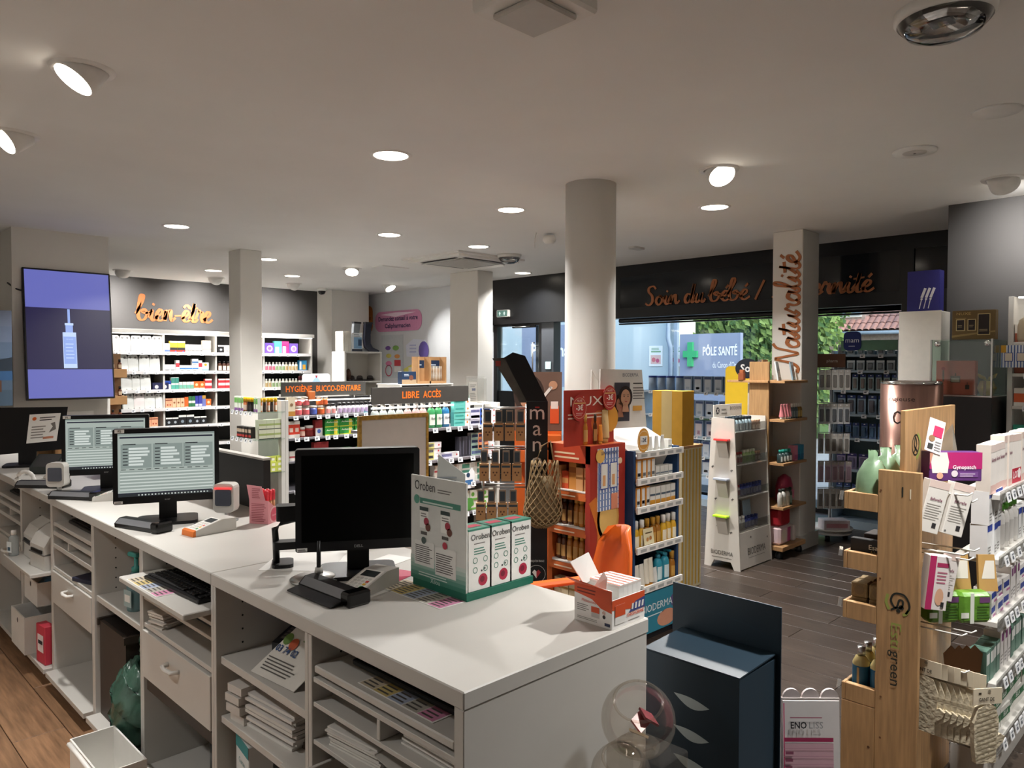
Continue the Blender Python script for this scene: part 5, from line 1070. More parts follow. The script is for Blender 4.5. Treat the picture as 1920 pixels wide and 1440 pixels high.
b = MB(); b.box(0, .17, 0, .02, 0, .26, P('#dfe6ec')); d = Dec(b, (0, 0, 0)); d.rect(.03, .04, .16, .2, P('#7fa5c9')).rect(0, 0, .17, .035, P('#2a3040')).rect(.1, .08, .16, .17, P('#2f4a6a'), 2).lines(.03, .14, .21, .25, 2, P('#55606a')); solo('picture_box', b, 'blue and white picture box beside the socks', 'box', (5.82, 9.03, 1.826))
# wall sign, posters, wipes
t = thing('wall_sign', 'pink capsule-shaped sign with two lines of advice lettering', 'sign', (7.496, 9.6, 2.2))
b = MB(); b.rrect(0, 1.3, 0, .34, .14, -.006, 0, P('#d58fb5'), 'x', 5); d = Dec(b, (-.0062, 1.3, 0), (0, -1, 0)); d.poly([(.15, .29), (.6, .24), (1.15, .3), (.6, .315)], P('#f1dbe8')); part('board', b, t)
for s_, z in (('Demandez conseil à votre', .18), ('Calipharmacien', .06)):
    b = MB(); Dec(b, (-.0075, 1.3, 0), (0, -1, 0)).text(s_, .65, z, .075, P('#2b2350'), 'c', 1, 1.1 if z > .1 else .72); part('lettering', b, t)
b = MB(); b.box(-.006, 0, 0, .62, 0, .72, P('#c6ccd0')); d = Dec(b, (-.006, .62, 0), (0, -1, 0), lift=.001)
for a, z, r, c in ((.2, .5, .06, '#7a5aa8'), (.42, .5, .07, '#7fae5a'), (.22, .37, .06, '#d8cf6a'), (.46, .36, .06, '#e09a5a'), (.22, .24, .07, '#e08ab0')): d.circ(a, z, r*1.3, P(c), n=12, ry=r*.6)
d.rect(.38, .2, .56, .3, P('#c9404a')).rect(.38, .1, .56, .19, P('#e8e6e6')).ring(.22, .12, .1, .02, P('#b53a55')); solo('wall_poster', b, 'grey poster with coloured ovals and red seal under the pink sign', 'poster', (7.496, 10.1, 1.42))
b = MB(); b.prism([(-.28, -.05), (-.1, -.18), (.28, -.12), (.3, .06), (.1, .16), (-.2, .14)], -.006, 0, P('#dfe3f2'), 'x'); Dec(b, (-.006, 0, 0), (0, -1, 0), lift=.001).circ(.17, -.03, .13, P('#6a5aa5'), n=14, ry=.15).lines(-.2, .02, -.06, .1, 3, P('#b5bce0')); solo('wall_sticker', b, 'white and violet cotton pack sticker on the pale wall', 'sticker', (7.496, 9.72, 1.9))
b = MB(); b.prism([(-.3, -.02), (.0, -.2), (.3, -.15), (.28, .05), (.0, .15), (-.22, .14)], -.006, 0, P('#e2dc6f'), 'x'); Dec(b, (-.006, 0, 0), (0, -1, 0), lift=.001).rect(-.15, -.1, .15, .08, P('#eef0e2')); solo('wall_sticker', b, 'yellow cotton pack sticker on the pale wall', 'sticker', (7.496, 9.8, 1.52))
t = thing('alarm_siren', 'black and red alarm unit on the wall end by the far pillar', 'alarm', (7.42, 8.15, 2.2)); b = MB(); b.bbox(-.06, .06, -.12, .1, 0, .3, BLKP, .02); part('housing', b, t)
b = MB(); b.lathe([(.09, 0), (.07, .05), (.0, .07)], P('#a52520', .25), n=14); part('red_lens', b, t, (-.06, .05, .14), rot=(0, -PI/2, 0))
b = MB(); b.rrect(-.1, .14, 0, .46, .1, -.008, 0, P('#c9772e'), 'x', 4); Dec(b, (-.0082, .14, 0), (0, -1, 0)).rect(.05, .1, .12, .16, P('#a55a20')).rect(.14, .22, .2, .27, P('#a55a20')); solo('wall_sticker', b, 'orange rounded sticker on the pale wall above the grey sock', 'sticker', (7.496, 11.08, 2.2))
t = thing('star_standee', 'white rounded card with red and blue star behind the tooth care sign', 'display card', (4.02, 6.9, 1.33))
b = MB(); b.rrect(-.16, .16, 0, .22, .03, 0, .006, P('#e3e8ee'), 'y'); d = Dec(b, (0, 0, 0)); d.poly([(-.1, 0), (.1, 0), (0, .14)], P('#c9352f')).poly([(-.06, .12), (0, .2), (.06, .12), (.02, .1), (-.02, .1)], P('#9fc3e6'), 1).poly([(-.015, .2), (.015, .2), (0, .17)], P('#a52f3a'), 2).circ(0, .0, .04, P('#e8d9d6'), 2, a0=0, a1=180); part('card', b, t)
b = MB(); b.box(-.05, .05, .006, .08, 0, .004, P('#e3e8ee')); part('foot', b, t)
b = MB(); b.bbox(-.3, .3, 0, .4, 0, 1.329, WHITE, .003); solo('low_cabinet', b, 'plain white cabinet behind the tooth care gondola', 'cabinet', (4.1, 6.88, 0))
gz = rack('gondola', 'white gondola behind the free access sign carrying the toothbrush display', Frame((5.0, 6.8, 0)), .78, .45, (1.0, .7), 1.41, backm=BL)
b = MB(); b.bbox(0, .78, .0, .45, 1.4105, 1.425, WHITE, .002); part('top_board', b, gz)
t = thing('toothbrush_display', 'kraft toothbrush display stand with dark blue header panels', 'display', (5.3, 6.86, 1.426))
b = MB(); b.box(0, .42, .1, .12, 0, .31, KRAFT)
for a in (0, .17, .4): b.box(a, a+.02, 0, .1, 0, .31, KRAFT)
b.box(.02, .4, 0, .1, 0, .03, KRAFT); part('stand', b, t)
b = MB(); d = Dec(b, (0, .099, 0), lift=.001)
for a0, a1 in ((.025, .165), (.195, .395)): d.rect(a0, .18, a1, .27, P('#1f3350')); d.lines(a0+.03, a1-.03, .21, .24, 1, P('#c9d6e6'), 2)
part('header', b, t)
b = MB(); b.lathe([(.006, 0), (.007, .06), (.004, .11), (.006, .17)], P('#d9d2c4'), n=8); TB = Proto('toothbrush', 'toothbrush', 'pale bamboo toothbrush in the kraft display', .016, .016, .17, b)
for i in range(8): TB.put((5.51 + i*.023, 6.9, 1.457), 0, ORDW[i] + ' of eight ' + TB.desc, TB.desc)
b = MB(); b.bbox(0, .2, 0, .08, 0, .14, P('#1f3350'), .003); d = Dec(b, (0, 0, 0)); d.rect(0, 0, .2, .05, P('#b59a7a')).circ(.13, .07, .03, P('#7a4a3a'), 2).lines(.03, .1, .09, .12, 2, P('#cfd8e6'), 2); solo('blue_box', b, 'dark blue picture box left of the toothbrush display', 'box', (5.05, 6.83, 1.426))
t = thing('side_chair', 'small chair with dark arm rests in the far corner below the stickers', 'chair', (6.75, 9.5, 0), .6)
for x, y in ((-.2, -.2), (.2, -.2), (-.2, .2), (.2, .2)): b = MB(); b.tube([(x, y, 0), (x, y, .62)], .014, METAL); part('leg', b, t)
b = MB(); b.bbox(-.22, .22, -.22, .22, .42, .46, P('#b9c9d9'), .01); part('seat', b, t)
b = MB(); b.bbox(-.22, .22, .2, .23, .5, .9, P('#b9c9d9'), .01); part('backrest', b, t)
for x in (-.22, .22): b = MB(); b.bbox(x-.03, x+.03, -.2, .2, .62, .645, BLKP, .008); part('armrest', b, t)
# ------------------------------------------------------------------ wall screen and poster by it
t = thing('wall_screen', 'upright wall screen showing a glass dropper bottle on violet', 'screen', (1.99, 7.70, 1.32), 0, rot=(math.radians(-6), 0, 0))
b = MB(); b.bbox(-.36, .36, 0, .05, 0, 1.19, BLKP, .004); part('housing', b, t)
b = MB(); d = Dec(b, (-.345, 0, .015), lift=.001); V1 = E('#6a6fc0', .62); V2 = E('#1c1846', .6); PB = E('#b9cdf5', .8); PB2 = E('#8fa8e6', .75)
d.rect(0, .82, .69, 1.16, V1).rect(0, .26, .69, .82, V2).rect(0, 0, .69, .26, V1)
d.rect(.285, .27, .395, .6, PB, 2).rect(.31, .6, .37, .68, PB2, 2).rect(.305, .665, .375, .685, PB, 3).rect(.33, .685, .35, .815, PB2, 2).rect(.29, .31, .39, .56, PB2, 3).lines(.305, .375, .36, .52, 5, PB, 4, .25).text('NUAGE', .34, .53, .012, PB, 'c', 0, None, 5); part('picture', b, t)
b = MB(); b.box(-.1, .1, .05, .14, .5, .7, BLKP); part('bracket', b, t)
b = MB(); b.tube([(-.36, .02, .98), (-.4, .05, 1.0), (-.45, .11, 1.06)], .008, BLKP); part('cable', b, t)
b = MB(); b.box(0, .46, 0, .012, 0, .82, P('#7f93b5')); d = Dec(b, (0, 0, 0), lift=.001)
for i, c in enumerate(('#4f6478', '#566c84', '#5d7490', '#6f86a5', '#8496b5', '#8c9bb8')): d.rect(0, .137*i, .46, .137*(i+1), P(c))
d.poly([(.0, .3), (.2, .36), (.46, .42), (.46, .3)], P('#33404f'), 2).rect(0, .22, .46, .3, P('#3f6a9c'), 2).rect(.12, .3, .32, .55, P('#d5652f'), 3).rect(.12, .42, .32, .46, P('#e8c9a5'), 4).rect(.05, .12, .38, .22, P('#6a4a3a'), 3)
t = thing('poster_stand', 'sea and mountain poster at the left edge beside the wall screen', 'poster', (1.06, 7.68, 0)); part('poster', b, t, (0, 0, 1.28), rot=(0, 0, 0))
b = MB(); b.tube([(.23, .02, 0), (.23, .02, 1.29)], .012, METAL); b.lathe([(.14, 0), (.14, .012)], METAL, (.23, .02), n=20); part('stand', b, t)
t = thing('dropper_display', 'brown card tiers with black-capped dropper bottles under the wall screen', 'display', (2.52, 8.4, 0))
for z in (.98, 1.22, 1.5): b = MB(); b.bbox(-.16, .16, 0, .2, z, z+.09, KRAFT, .003); part('tier', b, t)
b = MB(); b.box(-.16, .16, .2, .22, 0, 1.75, P('#8a6a4c')); part('back_board', b, t)
AMB = bottle('dropper_bottle', 'amber dropper bottle with black cap', .02, .1, '#5a2a18', '#141414', '#c9b59a', neck=.5, caph=.3, sy=1, capr=.012)
for k, (z, s_) in enumerate(((1.071, 'lowest'), (1.311, 'middle'), (1.591, 'topmost'))):
    for i in range(4): AMB.put((2.41 + i*.07, 8.42, z), 0, '%s amber dropper bottle on the %s brown card tier' % (ORDW[i], s_), 'dropper bottles on the %s tier' % s_)
b = MB(); b.box(0, .005, 0, .3, 0, .2, PAPER); d = Dec(b, (0, .3, 0), (0, -1, 0)); d.lines(.05, .25, .14, .18, 2, BLKP).lines(.05, .25, .04, .11, 3, P('#999')); solo('wall_notice', b, 'white framed notice on the wall below the screen', 'notice', (1.9, 7.84, 1.0), -PI/2)
# ================================================================== SUN CARE STANDS BY THE COLUMN
def face(d, x, y, s, hair='#2a1d18', skin='#c99a7c', k=2, flip=1):      # simple printed portrait
    d.circ(x - .02*s*flip, y + .05*s, .62*s, P(hair), k, 18, .78*s); d.circ(x, y, .42*s, P(skin), k+1, 18, .58*s)
    d.poly([(x-.2*s, y-.5*s), (x+.2*s, y-.5*s), (x+.32*s, y-1.0*s), (x-.3*s, y-1.0*s)], P(skin), k+1)
    for q in (-.17, .17): d.circ(x+q*s, y+.08*s, .07*s, P('#3a2a22'), k+2, 8, .035*s); d.rect(x+(q-.1)*s, y+.17*s, x+(q+.1)*s, y+.2*s, P('#3a2a22'), k+2)
    d.poly([(x-.03*s, y+.05*s), (x+.06*s*flip, y-.14*s), (x-.03*s, y-.14*s)], P('#b5835f'), k+2); d.circ(x, y-.27*s, .12*s, P('#a5554f'), k+2, 10, .04*s)
NX, NY = 3.213, 2.62
ORD = mat('stand_orange', '#c9642c', .5, noise=.25, scale=5); RDN = mat('stand_red', '#a83325', .45, noise=.12, scale=4)
t = thing('sun_care_stand', 'orange and red sun care floor stand in front of the round column', 'display stand', (NX, NY, 0))
b = MB(); b.box(.3, .317, .0, .314, 0, 1.2, RDN); b.box(0, .3, .297, .314, 0, 1.2, ORD); b.box(0, .3, 0, .014, 0, 1.2, RDN); b.box(0, .3, .014, .297, 1.18, 1.2, ORD); b.box(0, .3, .014, .297, 0, .26, ORD); part('body', b, t)
b = MB(); d = Dec(b, (0, .314, 0), (0, -1, 0)); d.rect(0, 0, .035, 1.2, ORD).rect(.28, 0, .314, 1.2, RDN).rect(0, 1.1, .314, 1.2, P('#b8401f'))
d.lines(.05, .24, 1.12, 1.17, 2, P('#e8c9a5'), 2)
part('front_frame', b, t)
for z in (.94, .735, .53, .3):
    b = MB(); b.box(.001, .3, .015, .296, z-.006, z, P('#d9d4cc')); b.slab([(-.004, .314-.015, z-.05), (-.004, .03, z-.05), (.004, .03, z), (.004, .314-.015, z)], .004, ORD); Dec(b, (-.0045, .29, z-.045), (0, -1, 0)).lines(.03, .2, .012, .03, 1, P('#f0dcc0'), 2); part('shelf', b, t)
b = MB(); d = Dec(b, (.0, 0, 0), lift=.001); d.circ(.16, .78, .1, P('#d9a254'), 1, 20, .13).circ(.16, .78, .08, P('#e3b76a'), 2, 20, .105)
d.stroke(catmull([(.02, .9), (.1, .7), (.06, .5), (.15, .3), (.3, .1)]), .07, P('#d2762c'), 1, brush=False).stroke(catmull([(.08, .66), (.16, .6), (.2, .45), (.3, .38)]), .03, P('#8f2a4a'), 2, brush=False).circ(.27, 1.1, .018, P('#e8c9a5')); part('side_print', b, t)
b = MB(); b.bbox(-.14, .3, .07, .076, 1.2005, 1.51, RDN, .001); d = Dec(b, (-.14, .07, 1.2)); d.circ(.4, .14, .08, P('#d99a3a')).circ(.3, .12, .07, P('#c9652c')).text('NUXE', .22, .22, .055, P('#efe3d6'), 'c', 0, .36).lines(.03, .42, .15, .19, 2, P('#e8c9b5'), 2); hd = part('header_card', b, t)
for i, (x, z) in enumerate(((-.03, .21), (.24, .26))):
    b = MB(); b.prism([(.062*math.cos(2*PI*q/24), .072*math.sin(2*PI*q/24)) for q in range(24)], 0, .002, P('#b02f2a'), 'y'); d = Dec(b, (0, -.001, 0)); d.ring(0, 0, .058, .002, P('#e3c9a0')).text('-3€', 0, -.012, .03, P('#f3e6dc'), 'c', 1).lines(-.03, .03, -.04, -.02, 2, P('#d9a9a0')).rect(-.045, .024, .045, .03, P('#d9b06a')).text('NUXE', 0, .036, .012, P('#f0dcd0'), 'c')
    part('price_disc', b, t, (x, .055, 1.2+z))
b = MB(); b.box(0, .19, -.004, 0, 0, .35, P('#e6e8ec')); d = Dec(b, (0, -.004, 0), lift=.0008)
for i in range(7): d.rect(.005 + i*.027, 0, .017 + i*.027, .35, P('#4a68a5'))
for i in range(9): d.rect(0, .02 + i*.038, .19, .026 + i*.038, P('#7f95c0'), 2)
d.circ(.02, .31, .04, P('#dfb05a'), 3, 12).text('SEMAINE NUXE', .1, .315, .02, P('#2b3a6a'), 'c', 0, .15, 4)
for a in (.02, .105): d.rect(a, .12, a+.07, .27, P('#3a4f9c'), 3).rect(a+.006, .126, a+.064, .264, P('#e3e0d8'), 4).rect(a+.02, .14, a+.045, .2, P('#d9a06a'), 5)
d.rect(.12, 0, .18, .09, P('#d98a6a'), 3); part('striped_notice', b, t, (.06, -.001, .83))
def nbottle(desc, body, cap, h=.17, r=.02): return bottle('oil_bottle', desc, r, h, body, cap, '#c99a5a', neck=.55, caph=.25, sy=.8, gloss=.2, capr=r*.7)
NG = nbottle('golden oil bottle', '#b5742c', '#d9a24a'); ND = nbottle('dark amber oil bottle', '#5a2f17', '#3a2a1c'); NC1 = carton('cream_carton', 'amber carton', .055, .05, .16, '#c9863f', ((.6, .8, '#a5602a'),)); NC2 = carton('cream_carton', 'short orange-red carton', .05, .05, .1, '#d8532a', ((.3, .6, '#e09a5a'),)); NC3 = carton('cream_carton', 'peach carton with gold print', .05, .05, .13, '#d9a06a', ((.5, .6, '#8a5a2a'),)); NCW = carton('cream_carton', 'cream carton with gold print', .05, .05, .12, '#e0cba6', ((.5, .6, '#a57a3a'),))
FN = Frame((NX+.006, NY+.296, 0), -PI/2); nw = ('red sun care stand %s shelf' % s for s in ('top', 'second', 'third', 'bottom')); n1, n2, n3, n4 = nw
row(FN, .004, .9406, [(NC3, 1), (NC2, 1), (NC1, 1), (NC3, 2)], n1); row(FN, .01, .7356, [(ND, 3), (NG, 3)], n2, gap=.003); row(FN, .01, .5306, [(ND, 2), (NG, 4)], n3, gap=.003); row(FN, .01, .3006, [(NCW, 4)], n4)
for x, pr, lab in ((.04, NG, 'golden oil bottle on top of the red sun care stand, at the left'), (.125, ND, 'dark oil bottle on top of the red sun care stand, in the middle')): pr.put((NX+x, NY+.06, 1.2008), 0, lab)
tubep('sun_tube', '', .055, .19, '#dcbc86', '#c9a868', '#e8d9b5', 'NUXE').put((NX+.21, NY+.05, 1.2008), 0, 'tall beige tube on top of the red sun care stand, at the right')
tubep('sun_tube', '', .03, .11, '#e08a2c', '#d9a24a').put((NX+.135, NY+.03, 1.2008), 0, 'small orange tube on top of the red sun care stand')
# Bioderma stand
BX, BY = 3.545, 2.55
t = thing('skin_care_stand', 'white and blue sun care floor stand with five trays beside the red stand', 'display stand', (BX, BY, 0))
SKB = mat('stand_blue', '#27466f', .5, noise=.2, scale=3); b = MB(); b.box(0, .02, .02, .36, 0, 1.15, SKB); b.box(.455, .475, .02, .36, 0, 1.15, SKB); b.box(.02, .455, .34, .36, 0, 1.27, P('#23262c')); b.box(.0, .475, .05, .36, 0, .06, P('#2b2d31'))
b.slab([(0, .06, 1.15), (.475, .06, 1.15), (.44, .3, 1.28), (.03, .3, 1.28)], .2, P('#d9d9d6')); part('body', b, t)
for i, z in enumerate((1.12, .965, .8, .565, .325)):
    b = MB(); b.box(.021, .454, .0, .33, z-.008, z, P('#e6e4df')); b.box(.0, .475, -.012, .0, z-.012, z+.026, P('#e9e7e2')); d = Dec(b, (0, -.012, z-.012))
    for k in range(5): d.rect(.03 + k*.09, .008, .09 + k*.09, .026, P('#a9aaa8'))
    part('tray', b, t)
b = MB(); b.bbox(.02, .455, .0, .02, .06, .3, P('#2c7f96'), .002); d = Dec(b, (.02, 0, .06)); d.circ(.3, .06, .1, P('#c98f74'), 1, 16, .05).text('BIODERMA', .2, .13, .045, P('#e6eef0'), 'c', 0, .32).lines(.06, .3, .1, .115, 1, P('#cfdde0')); d.circ(.38, .15, .04, P('#5a4a7a')); part('picture_panel', b, t)
b = MB(); b.slab([(-.1, .19, 1.275), (.24, .1, 1.275), (.215, .12, 1.62), (-.085, .2, 1.625)], .008, P('#e3e1db')); q0 = Vector((-.1, .19, 1.275)); r_ = (Vector((.24, .1, 1.275)) - q0).normalized(); d = Dec(b, q0, r_, Vector((.02, .012, .35)), .004)
d.text('BIODERMA', .215, .305, .022, P('#5a5f6a'), 'c', 0, .12); d.rect(.1, .04, .215, .27, P('#3c3a44')); d.rect(.24, .26, .31, .268, P('#55524e')); d.lines(.24, .33, .17, .25, 5, P('#77736f')).rect(.24, .1, .31, .13, P('#d9a24a'))
face(d, .14, .14, .075, '#1e1614', '#a9755a', 2); face(d, .175, .18, .085, '#241816', '#c09072', 3, -1); part('portrait_card', b, t)
b = MB(); b.prism([(-.1, 1.275), (0, 1.275), (-.03, 1.55), (-.09, 1.62)], .26, .268, P('#d9d7d1'), 'y'); part('card_wing', b, t)
b = MB(); b.prism([(.058*math.cos(2*PI*q/24), .07*math.sin(2*PI*q/24)) for q in range(24)], 0, .002, P('#dfa24a'), 'y'); d = Dec(b, (0, -.001, 0)); d.ring(0, 0, .056, .003, P('#f0dfc0')).rect(-.035, -.025, .035, .025, P('#eeece6')).text('-2€', 0, -.01, .024, P('#333a5a'), 'c', 1); part('price_disc', b, t, (.04, -.02, 1.215))
FBi = Frame((BX+.03, BY, 0)); bw = ['five-tray stand %s tray' % s for s in ('top', 'second', 'third', 'fourth', 'lowest')]
WTB = tubep('sun_tube', 'short white tube', .035, .105, '#dcdcd8', '#e6e6e2', '#4a4f57'); OWC = carton('sun_carton', 'orange and white carton', .045, .05, .13, '#d98f2e', ((0, .95, '#e9e7e2', .3, 1), (.25, .4, '#3f4a55', .35, .95))); WJ = carton('sun_carton', 'low white carton with pale cap', .04, .04, .075, '#e3e2dd', ((.4, .5, '#6a7a8a'),)); OWC2 = carton('sun_carton', 'white carton with orange foot', .05, .05, .12, '#e6e4de', ((0, .35, '#e0a23a'), (.55, .65, '#4a5a6a')))
SPY = bottle('sun_spray', 'yellow sun spray bottle', .026, .17, '#dfae2e', '#e6e4de', '#efe6cc', neck=.5, caph=.28); SPA = bottle('sun_spray', 'amber sun oil bottle', .026, .17, '#a56a1e', '#b5842c', '#c99a4a', neck=.5, caph=.28); TBW = tubep('sun_tube', 'white and blue tube', .045, .15, '#dcd8cc', '#7fb5cc', '#4fa0c0'); TBY = tubep('sun_tube', 'cream and orange tube', .045, .17, '#e3dccb', '#e0982e', '#e0982e'); TLP = bottle('lotion_pump', 'teal pump bottle', .035, .17, '#2f8fa5', '#2a7f95', '#cfe3e6', neck=.4, caph=.12, pump=True)
row(FBi, .07, 1.121, [(WTB, 4), (WJ, 1)], bw[0], gap=.03); row(FBi, .0, .966, [(OWC, 4), .01, (WJ, 4)], bw[1]); row(FBi, .0, .801, [(OWC, 3), (OWC2, 5)], bw[2]); row(FBi, .0, .566, [(SPY, 2), (SPA, 3), (SPY, 3)], bw[3]); row(FBi, .0, .326, [(TBW, 2), (TBY, 2), (WTB, 1), (TLP, 2), (SPA, 1)], bw[4])
CRD = MB(); CRD.slab([(0, 0, 0), (.1, 0, 0), (.11, .02, .09), (.01, .02, .09)], .002, P('#e6d9b0')); Dec(CRD, (0, -.002, 0), (1, 0, 0), (.02, .02, .09)).circ(.03, .03, .012, P('#c98a4a')).circ(.06, .035, .012, P('#b5743a')).lines(.01, .09, .065, .08, 1, P('#6a5a3a')); solo('promo_card', CRD, 'small cream card leaning against the yellow sprays', 'card', (BX+.09, BY+.003, .593))
# yellow stand behind
t = thing('yellow_display', 'yellow display tower with striped base behind the five-tray stand', 'display stand', (4.7, 2.98, 0))
YW = mat('yellow_card', '#c9982f', .6); b = MB(); b.bbox(.0, .27, 0, .3, 0, 1.04, P('#d9cda6'), .002); d = Dec(b, (0, 0, 0), lift=.001)
for i in range(6): d.rect(.005 + i*.045, .02, .022 + i*.045, 1.03, P('#d2a73c')); d.rect(.028 + i*.045, .02, .031 + i*.045, 1.03, P('#5f7f9c'))
d = Dec(b, (0, .3, 0), (0, -1, 0), lift=.001)
for i in range(6): d.rect(.008 + i*.05, .02, .028 + i*.05, 1.03, P('#d2a73c'))
part('striped_base', b, t)
b = MB(); b.bbox(-.005, .275, -.005, .305, 1.0405, 1.06, WOODD, .002); part('top_board', b, t)
b = MB(); b.bbox(0, .155, 0, .26, 1.0605, 1.46, YW, .002); Dec(b, (0, .26, 1.06), (0, -1, 0)).rect(.08, 0, .17, .4, P('#c6b07a')); part('yellow_box', b, t)
# black spray-shaped stand with bag and hanging boxes
t = thing('black_brand_stand', 'tall black stand lettered downwards in white, with folded-over black top', 'display stand', (3.15, 2.965, 0), -PI/4)
b = MB(); b.bbox(-.062, .062, -.01, .0, 0, 1.44, BLKP, .002); part('panel', b, t)
b = MB(); b.slab([(-.06, -.008, 1.44), (.06, -.008, 1.44), (-.07, .0, 1.70), (-.14, .0, 1.72), (-.19, .0, 1.69)], .008, BLKP); part('folded_top', b, t)
b = MB(); b.slab([(-.1, .012, 1.43), (-.03, .012, 1.43), (-.18, .02, 1.69), (-.26, .02, 1.685)], .006, mat('grey_foil', '#6f6a64', .25, metal=.6, noise=.3)); Dec(b, (-.24, .01, 1.64), (1, 0, 0)).rect(.0, .0, .03, .03, P('#8f2f2a')); part('foil_wing', b, t)
for i, c in enumerate('manou'):
    b = MB(); Dec(b, (0, -.0105, 0)).text(c, 0, 1.335 - i*.092, .092, P('#dcd9d3'), 'c', 0); part('letter', b, t)
b = MB(); d = Dec(b, (0, -.0105, 0)); d.rect(-.012, 1.4, .014, 1.408, P('#a52f2a')).ring(.0, .44, .052, .002, P('#cfcdc9')).poly([(-.025, .45), (-.012, .465), (0, .455), (0, .415)], P('#e6e4e0')).poly([(.025, .45), (0, .415), (0, .455), (.012, .465)], P('#a5303a')).text('FABRIQUÉ EN FRANCE', 0, .51, .012, P('#cfcdc9'), 'c', 0, .09); part('emblem', b, t)
NET = mat('net_rope', '#a08863', .8); t = thing('net_bag', 'beige net shopping bag hanging on the black stand', 'bag', (3.125, 2.88, 0), -PI/4)
b = MB()
prof = [(.075, 1.11), (.085, 1.0), (.1, .9), (.11, .82), (.09, .76), (.03, .73)]
def bagp(u, v):
    v = max(0, min(.999, v)); i = int(v*5); f = v*5 - i; r = prof[i][0]*(1-f) + prof[i+1][0]*f; z = prof[i][1]*(1-f) + prof[i+1][1]*f
    a = 2*PI*u; return (r*math.cos(a) - .02*v, -.03 + r*.45*math.sin(a), z)
for k in range(16):
    for sgn in (1, -1): b.tube([bagp(k/16 + sgn*j/24*.5, j/24) for j in range(25)], .0036, NET, 4)
tag(part('netting', b, t), kind='stuff')
b = MB(); b.tube([(-.05, -.03, 1.1), (-.02, -.03, 1.19), (.03, -.02, 1.22), (.05, -.03, 1.1)], .005, NET); part('handle', b, t)
b = MB(); b.lathe([(.02, .735), (.085, .78), (.095, .85), (.085, .93), (.06, 1.02)], P('#7d6a4c'), (-.015, -.03), n=12, sy=.42); part('lining', b, t)
t = thing('wire_rack', 'wire rack of hanging kraft boxes left of the black stand', 'rack', (3.03, 3.10, 0), -PI/4)
for z in (1.4, 1.17, .95, .72):
    b = MB(); b.tube([(-.13, -.06, z), (.12, -.06, z)], .004, METAL); b.tube([(-.13, .06, z), (.12, .06, z)], .004, METAL); part('rail', b, t)
for x in (-.13, .12): b = MB(); b.tube([(x, 0, 0), (x, 0, 1.42)], .008, METAL); part('upright', b, t)
b = MB(); b.rrect(-.16, .15, -.12, .12, .03, 0, .02, BLKP); part('base', b, t)
HB = MB(); HB.bbox(-.027, .027, 0, .03, 0, .1, KRAFT, .001); d = Dec(HB, (-.027, 0, 0)); d.rect(.004, .078, .05, .09, P('#2f3f4a')).circ(.018, .05, .005, P('#5a3a2a')).circ(.036, .05, .005, P('#5a3a2a')).circ(.027, .035, .005, P('#5a3a2a'))
HC = MB(); HC.box(-.02, .02, .012, .016, .1, .175, P('#8a7a6a')); HC.box(-.014, .014, .01, .018, .11, .165, P('#33404a'))
HP = Proto('kraft_box', 'box', 'kraft box with dark clip', .058, .03, .175, HB, [('hanging_clip', HC)])
FW = Frame((3.03 - .13*.707, 3.10 + .13*.707, 0), -PI/4)
for k, (z, s_) in enumerate(((1.215, 'top'), (.985, 'second'), (.76, 'third'), (.54, 'lowest'))): row(FW, -.0 - .02*k, z, [(HP, 4)], 'wire rack %s rail' % s_, inset=-.075, gap=.004)
# portrait stand with orange trays, left of the column
t = thing('serum_display', 'display with a woman portrait and orange trays left of the round column', 'display stand', (3.72, 3.49, 0), -PI/4)
b = MB(); b.bbox(-.16, .16, 0, .01, 1.2, 1.6, P('#8a6a55'), .001); d = Dec(b, (-.16, 0, 1.2)); d.rect(0, 0, .32, .4, P('#6b5347')); face(d, .1, .24, .17, '#3a2c26', '#c08f70', 2); d.stroke([(.17, .2), (.25, .3)], .02, P('#e3ddd6'), 6, brush=False).circ(.26, .31, .03, P('#c08f70'), 6).rect(.06, .05, .2, .075, P('#d8622c'), 6).text('UN SÉRUM', .13, .055, .014, P('#f3e6dc'), 'c', 1, .11, 7).text('UN SPF50', .13, .025, .016, P('#f3e6dc'), 'c', 1, .11, 7).rect(.24, .05, .3, .17, P('#d8572a'), 6).rect(.245, .15, .295, .2, P('#e8d9d0'), 7); part('portrait_card', b, t)
for z in (1.0, 1.1): b = MB(); b.bbox(-.15, .15, -.12, .0, z, z+.08, mat('tray_orange', '#d8682a', .5), .003); part('tray', b, t)
b = MB(); b.bbox(-.16, .16, .0, .12, 0, 1.2, mat('tray_orange'), .003); part('body', b, t)
# orange chair on the customer side
t = thing('orange_chair', 'orange moulded chair behind the counter corner', 'chair', (2.34, 2.02, 0), math.radians(-112))
def shell(pts, th, m):
    b = MB(); n = len(pts)
    return b
b = MB(); prof = [(.2, .46), (.215, .6), (.235, .75), (.255, .88), (.27, .965)]
P3 = []; F3 = []
for i, (y, z) in enumerate(prof):
    w_ = (.16, .165, .155, .125, .07)[i]
    for j in range(7):
        u = -1 + 2*j/6; P3.append((u*w_, y - .045*u*u, z - .012*abs(u)**3*(i == 4)))
n7 = len(P3); P3 += [(x, y + .018, z) for x, y, z in P3]
for i in range(4):
    for j in range(6): a = i*7+j; F3 += [(a, a+1, a+8, a+7), (n7+a+7, n7+a+8, n7+a+1, n7+a)]
for i in range(4): F3 += [(i*7, i*7+7, n7+i*7+7, n7+i*7), (i*7+13, i*7+6, n7+i*7+6, n7+i*7+13)]
for j in range(6): F3 += [(28+j, 29+j, n7+29+j, n7+28+j), (j+1, j, n7+j, n7+j+1)]
b.add(P3, F3, ORANGE, True); part('backrest', b, t)
b = MB(); b.rrect(-.21, .21, -.2, .22, .06, .435, .458, ORANGE); part('seat', b, t)
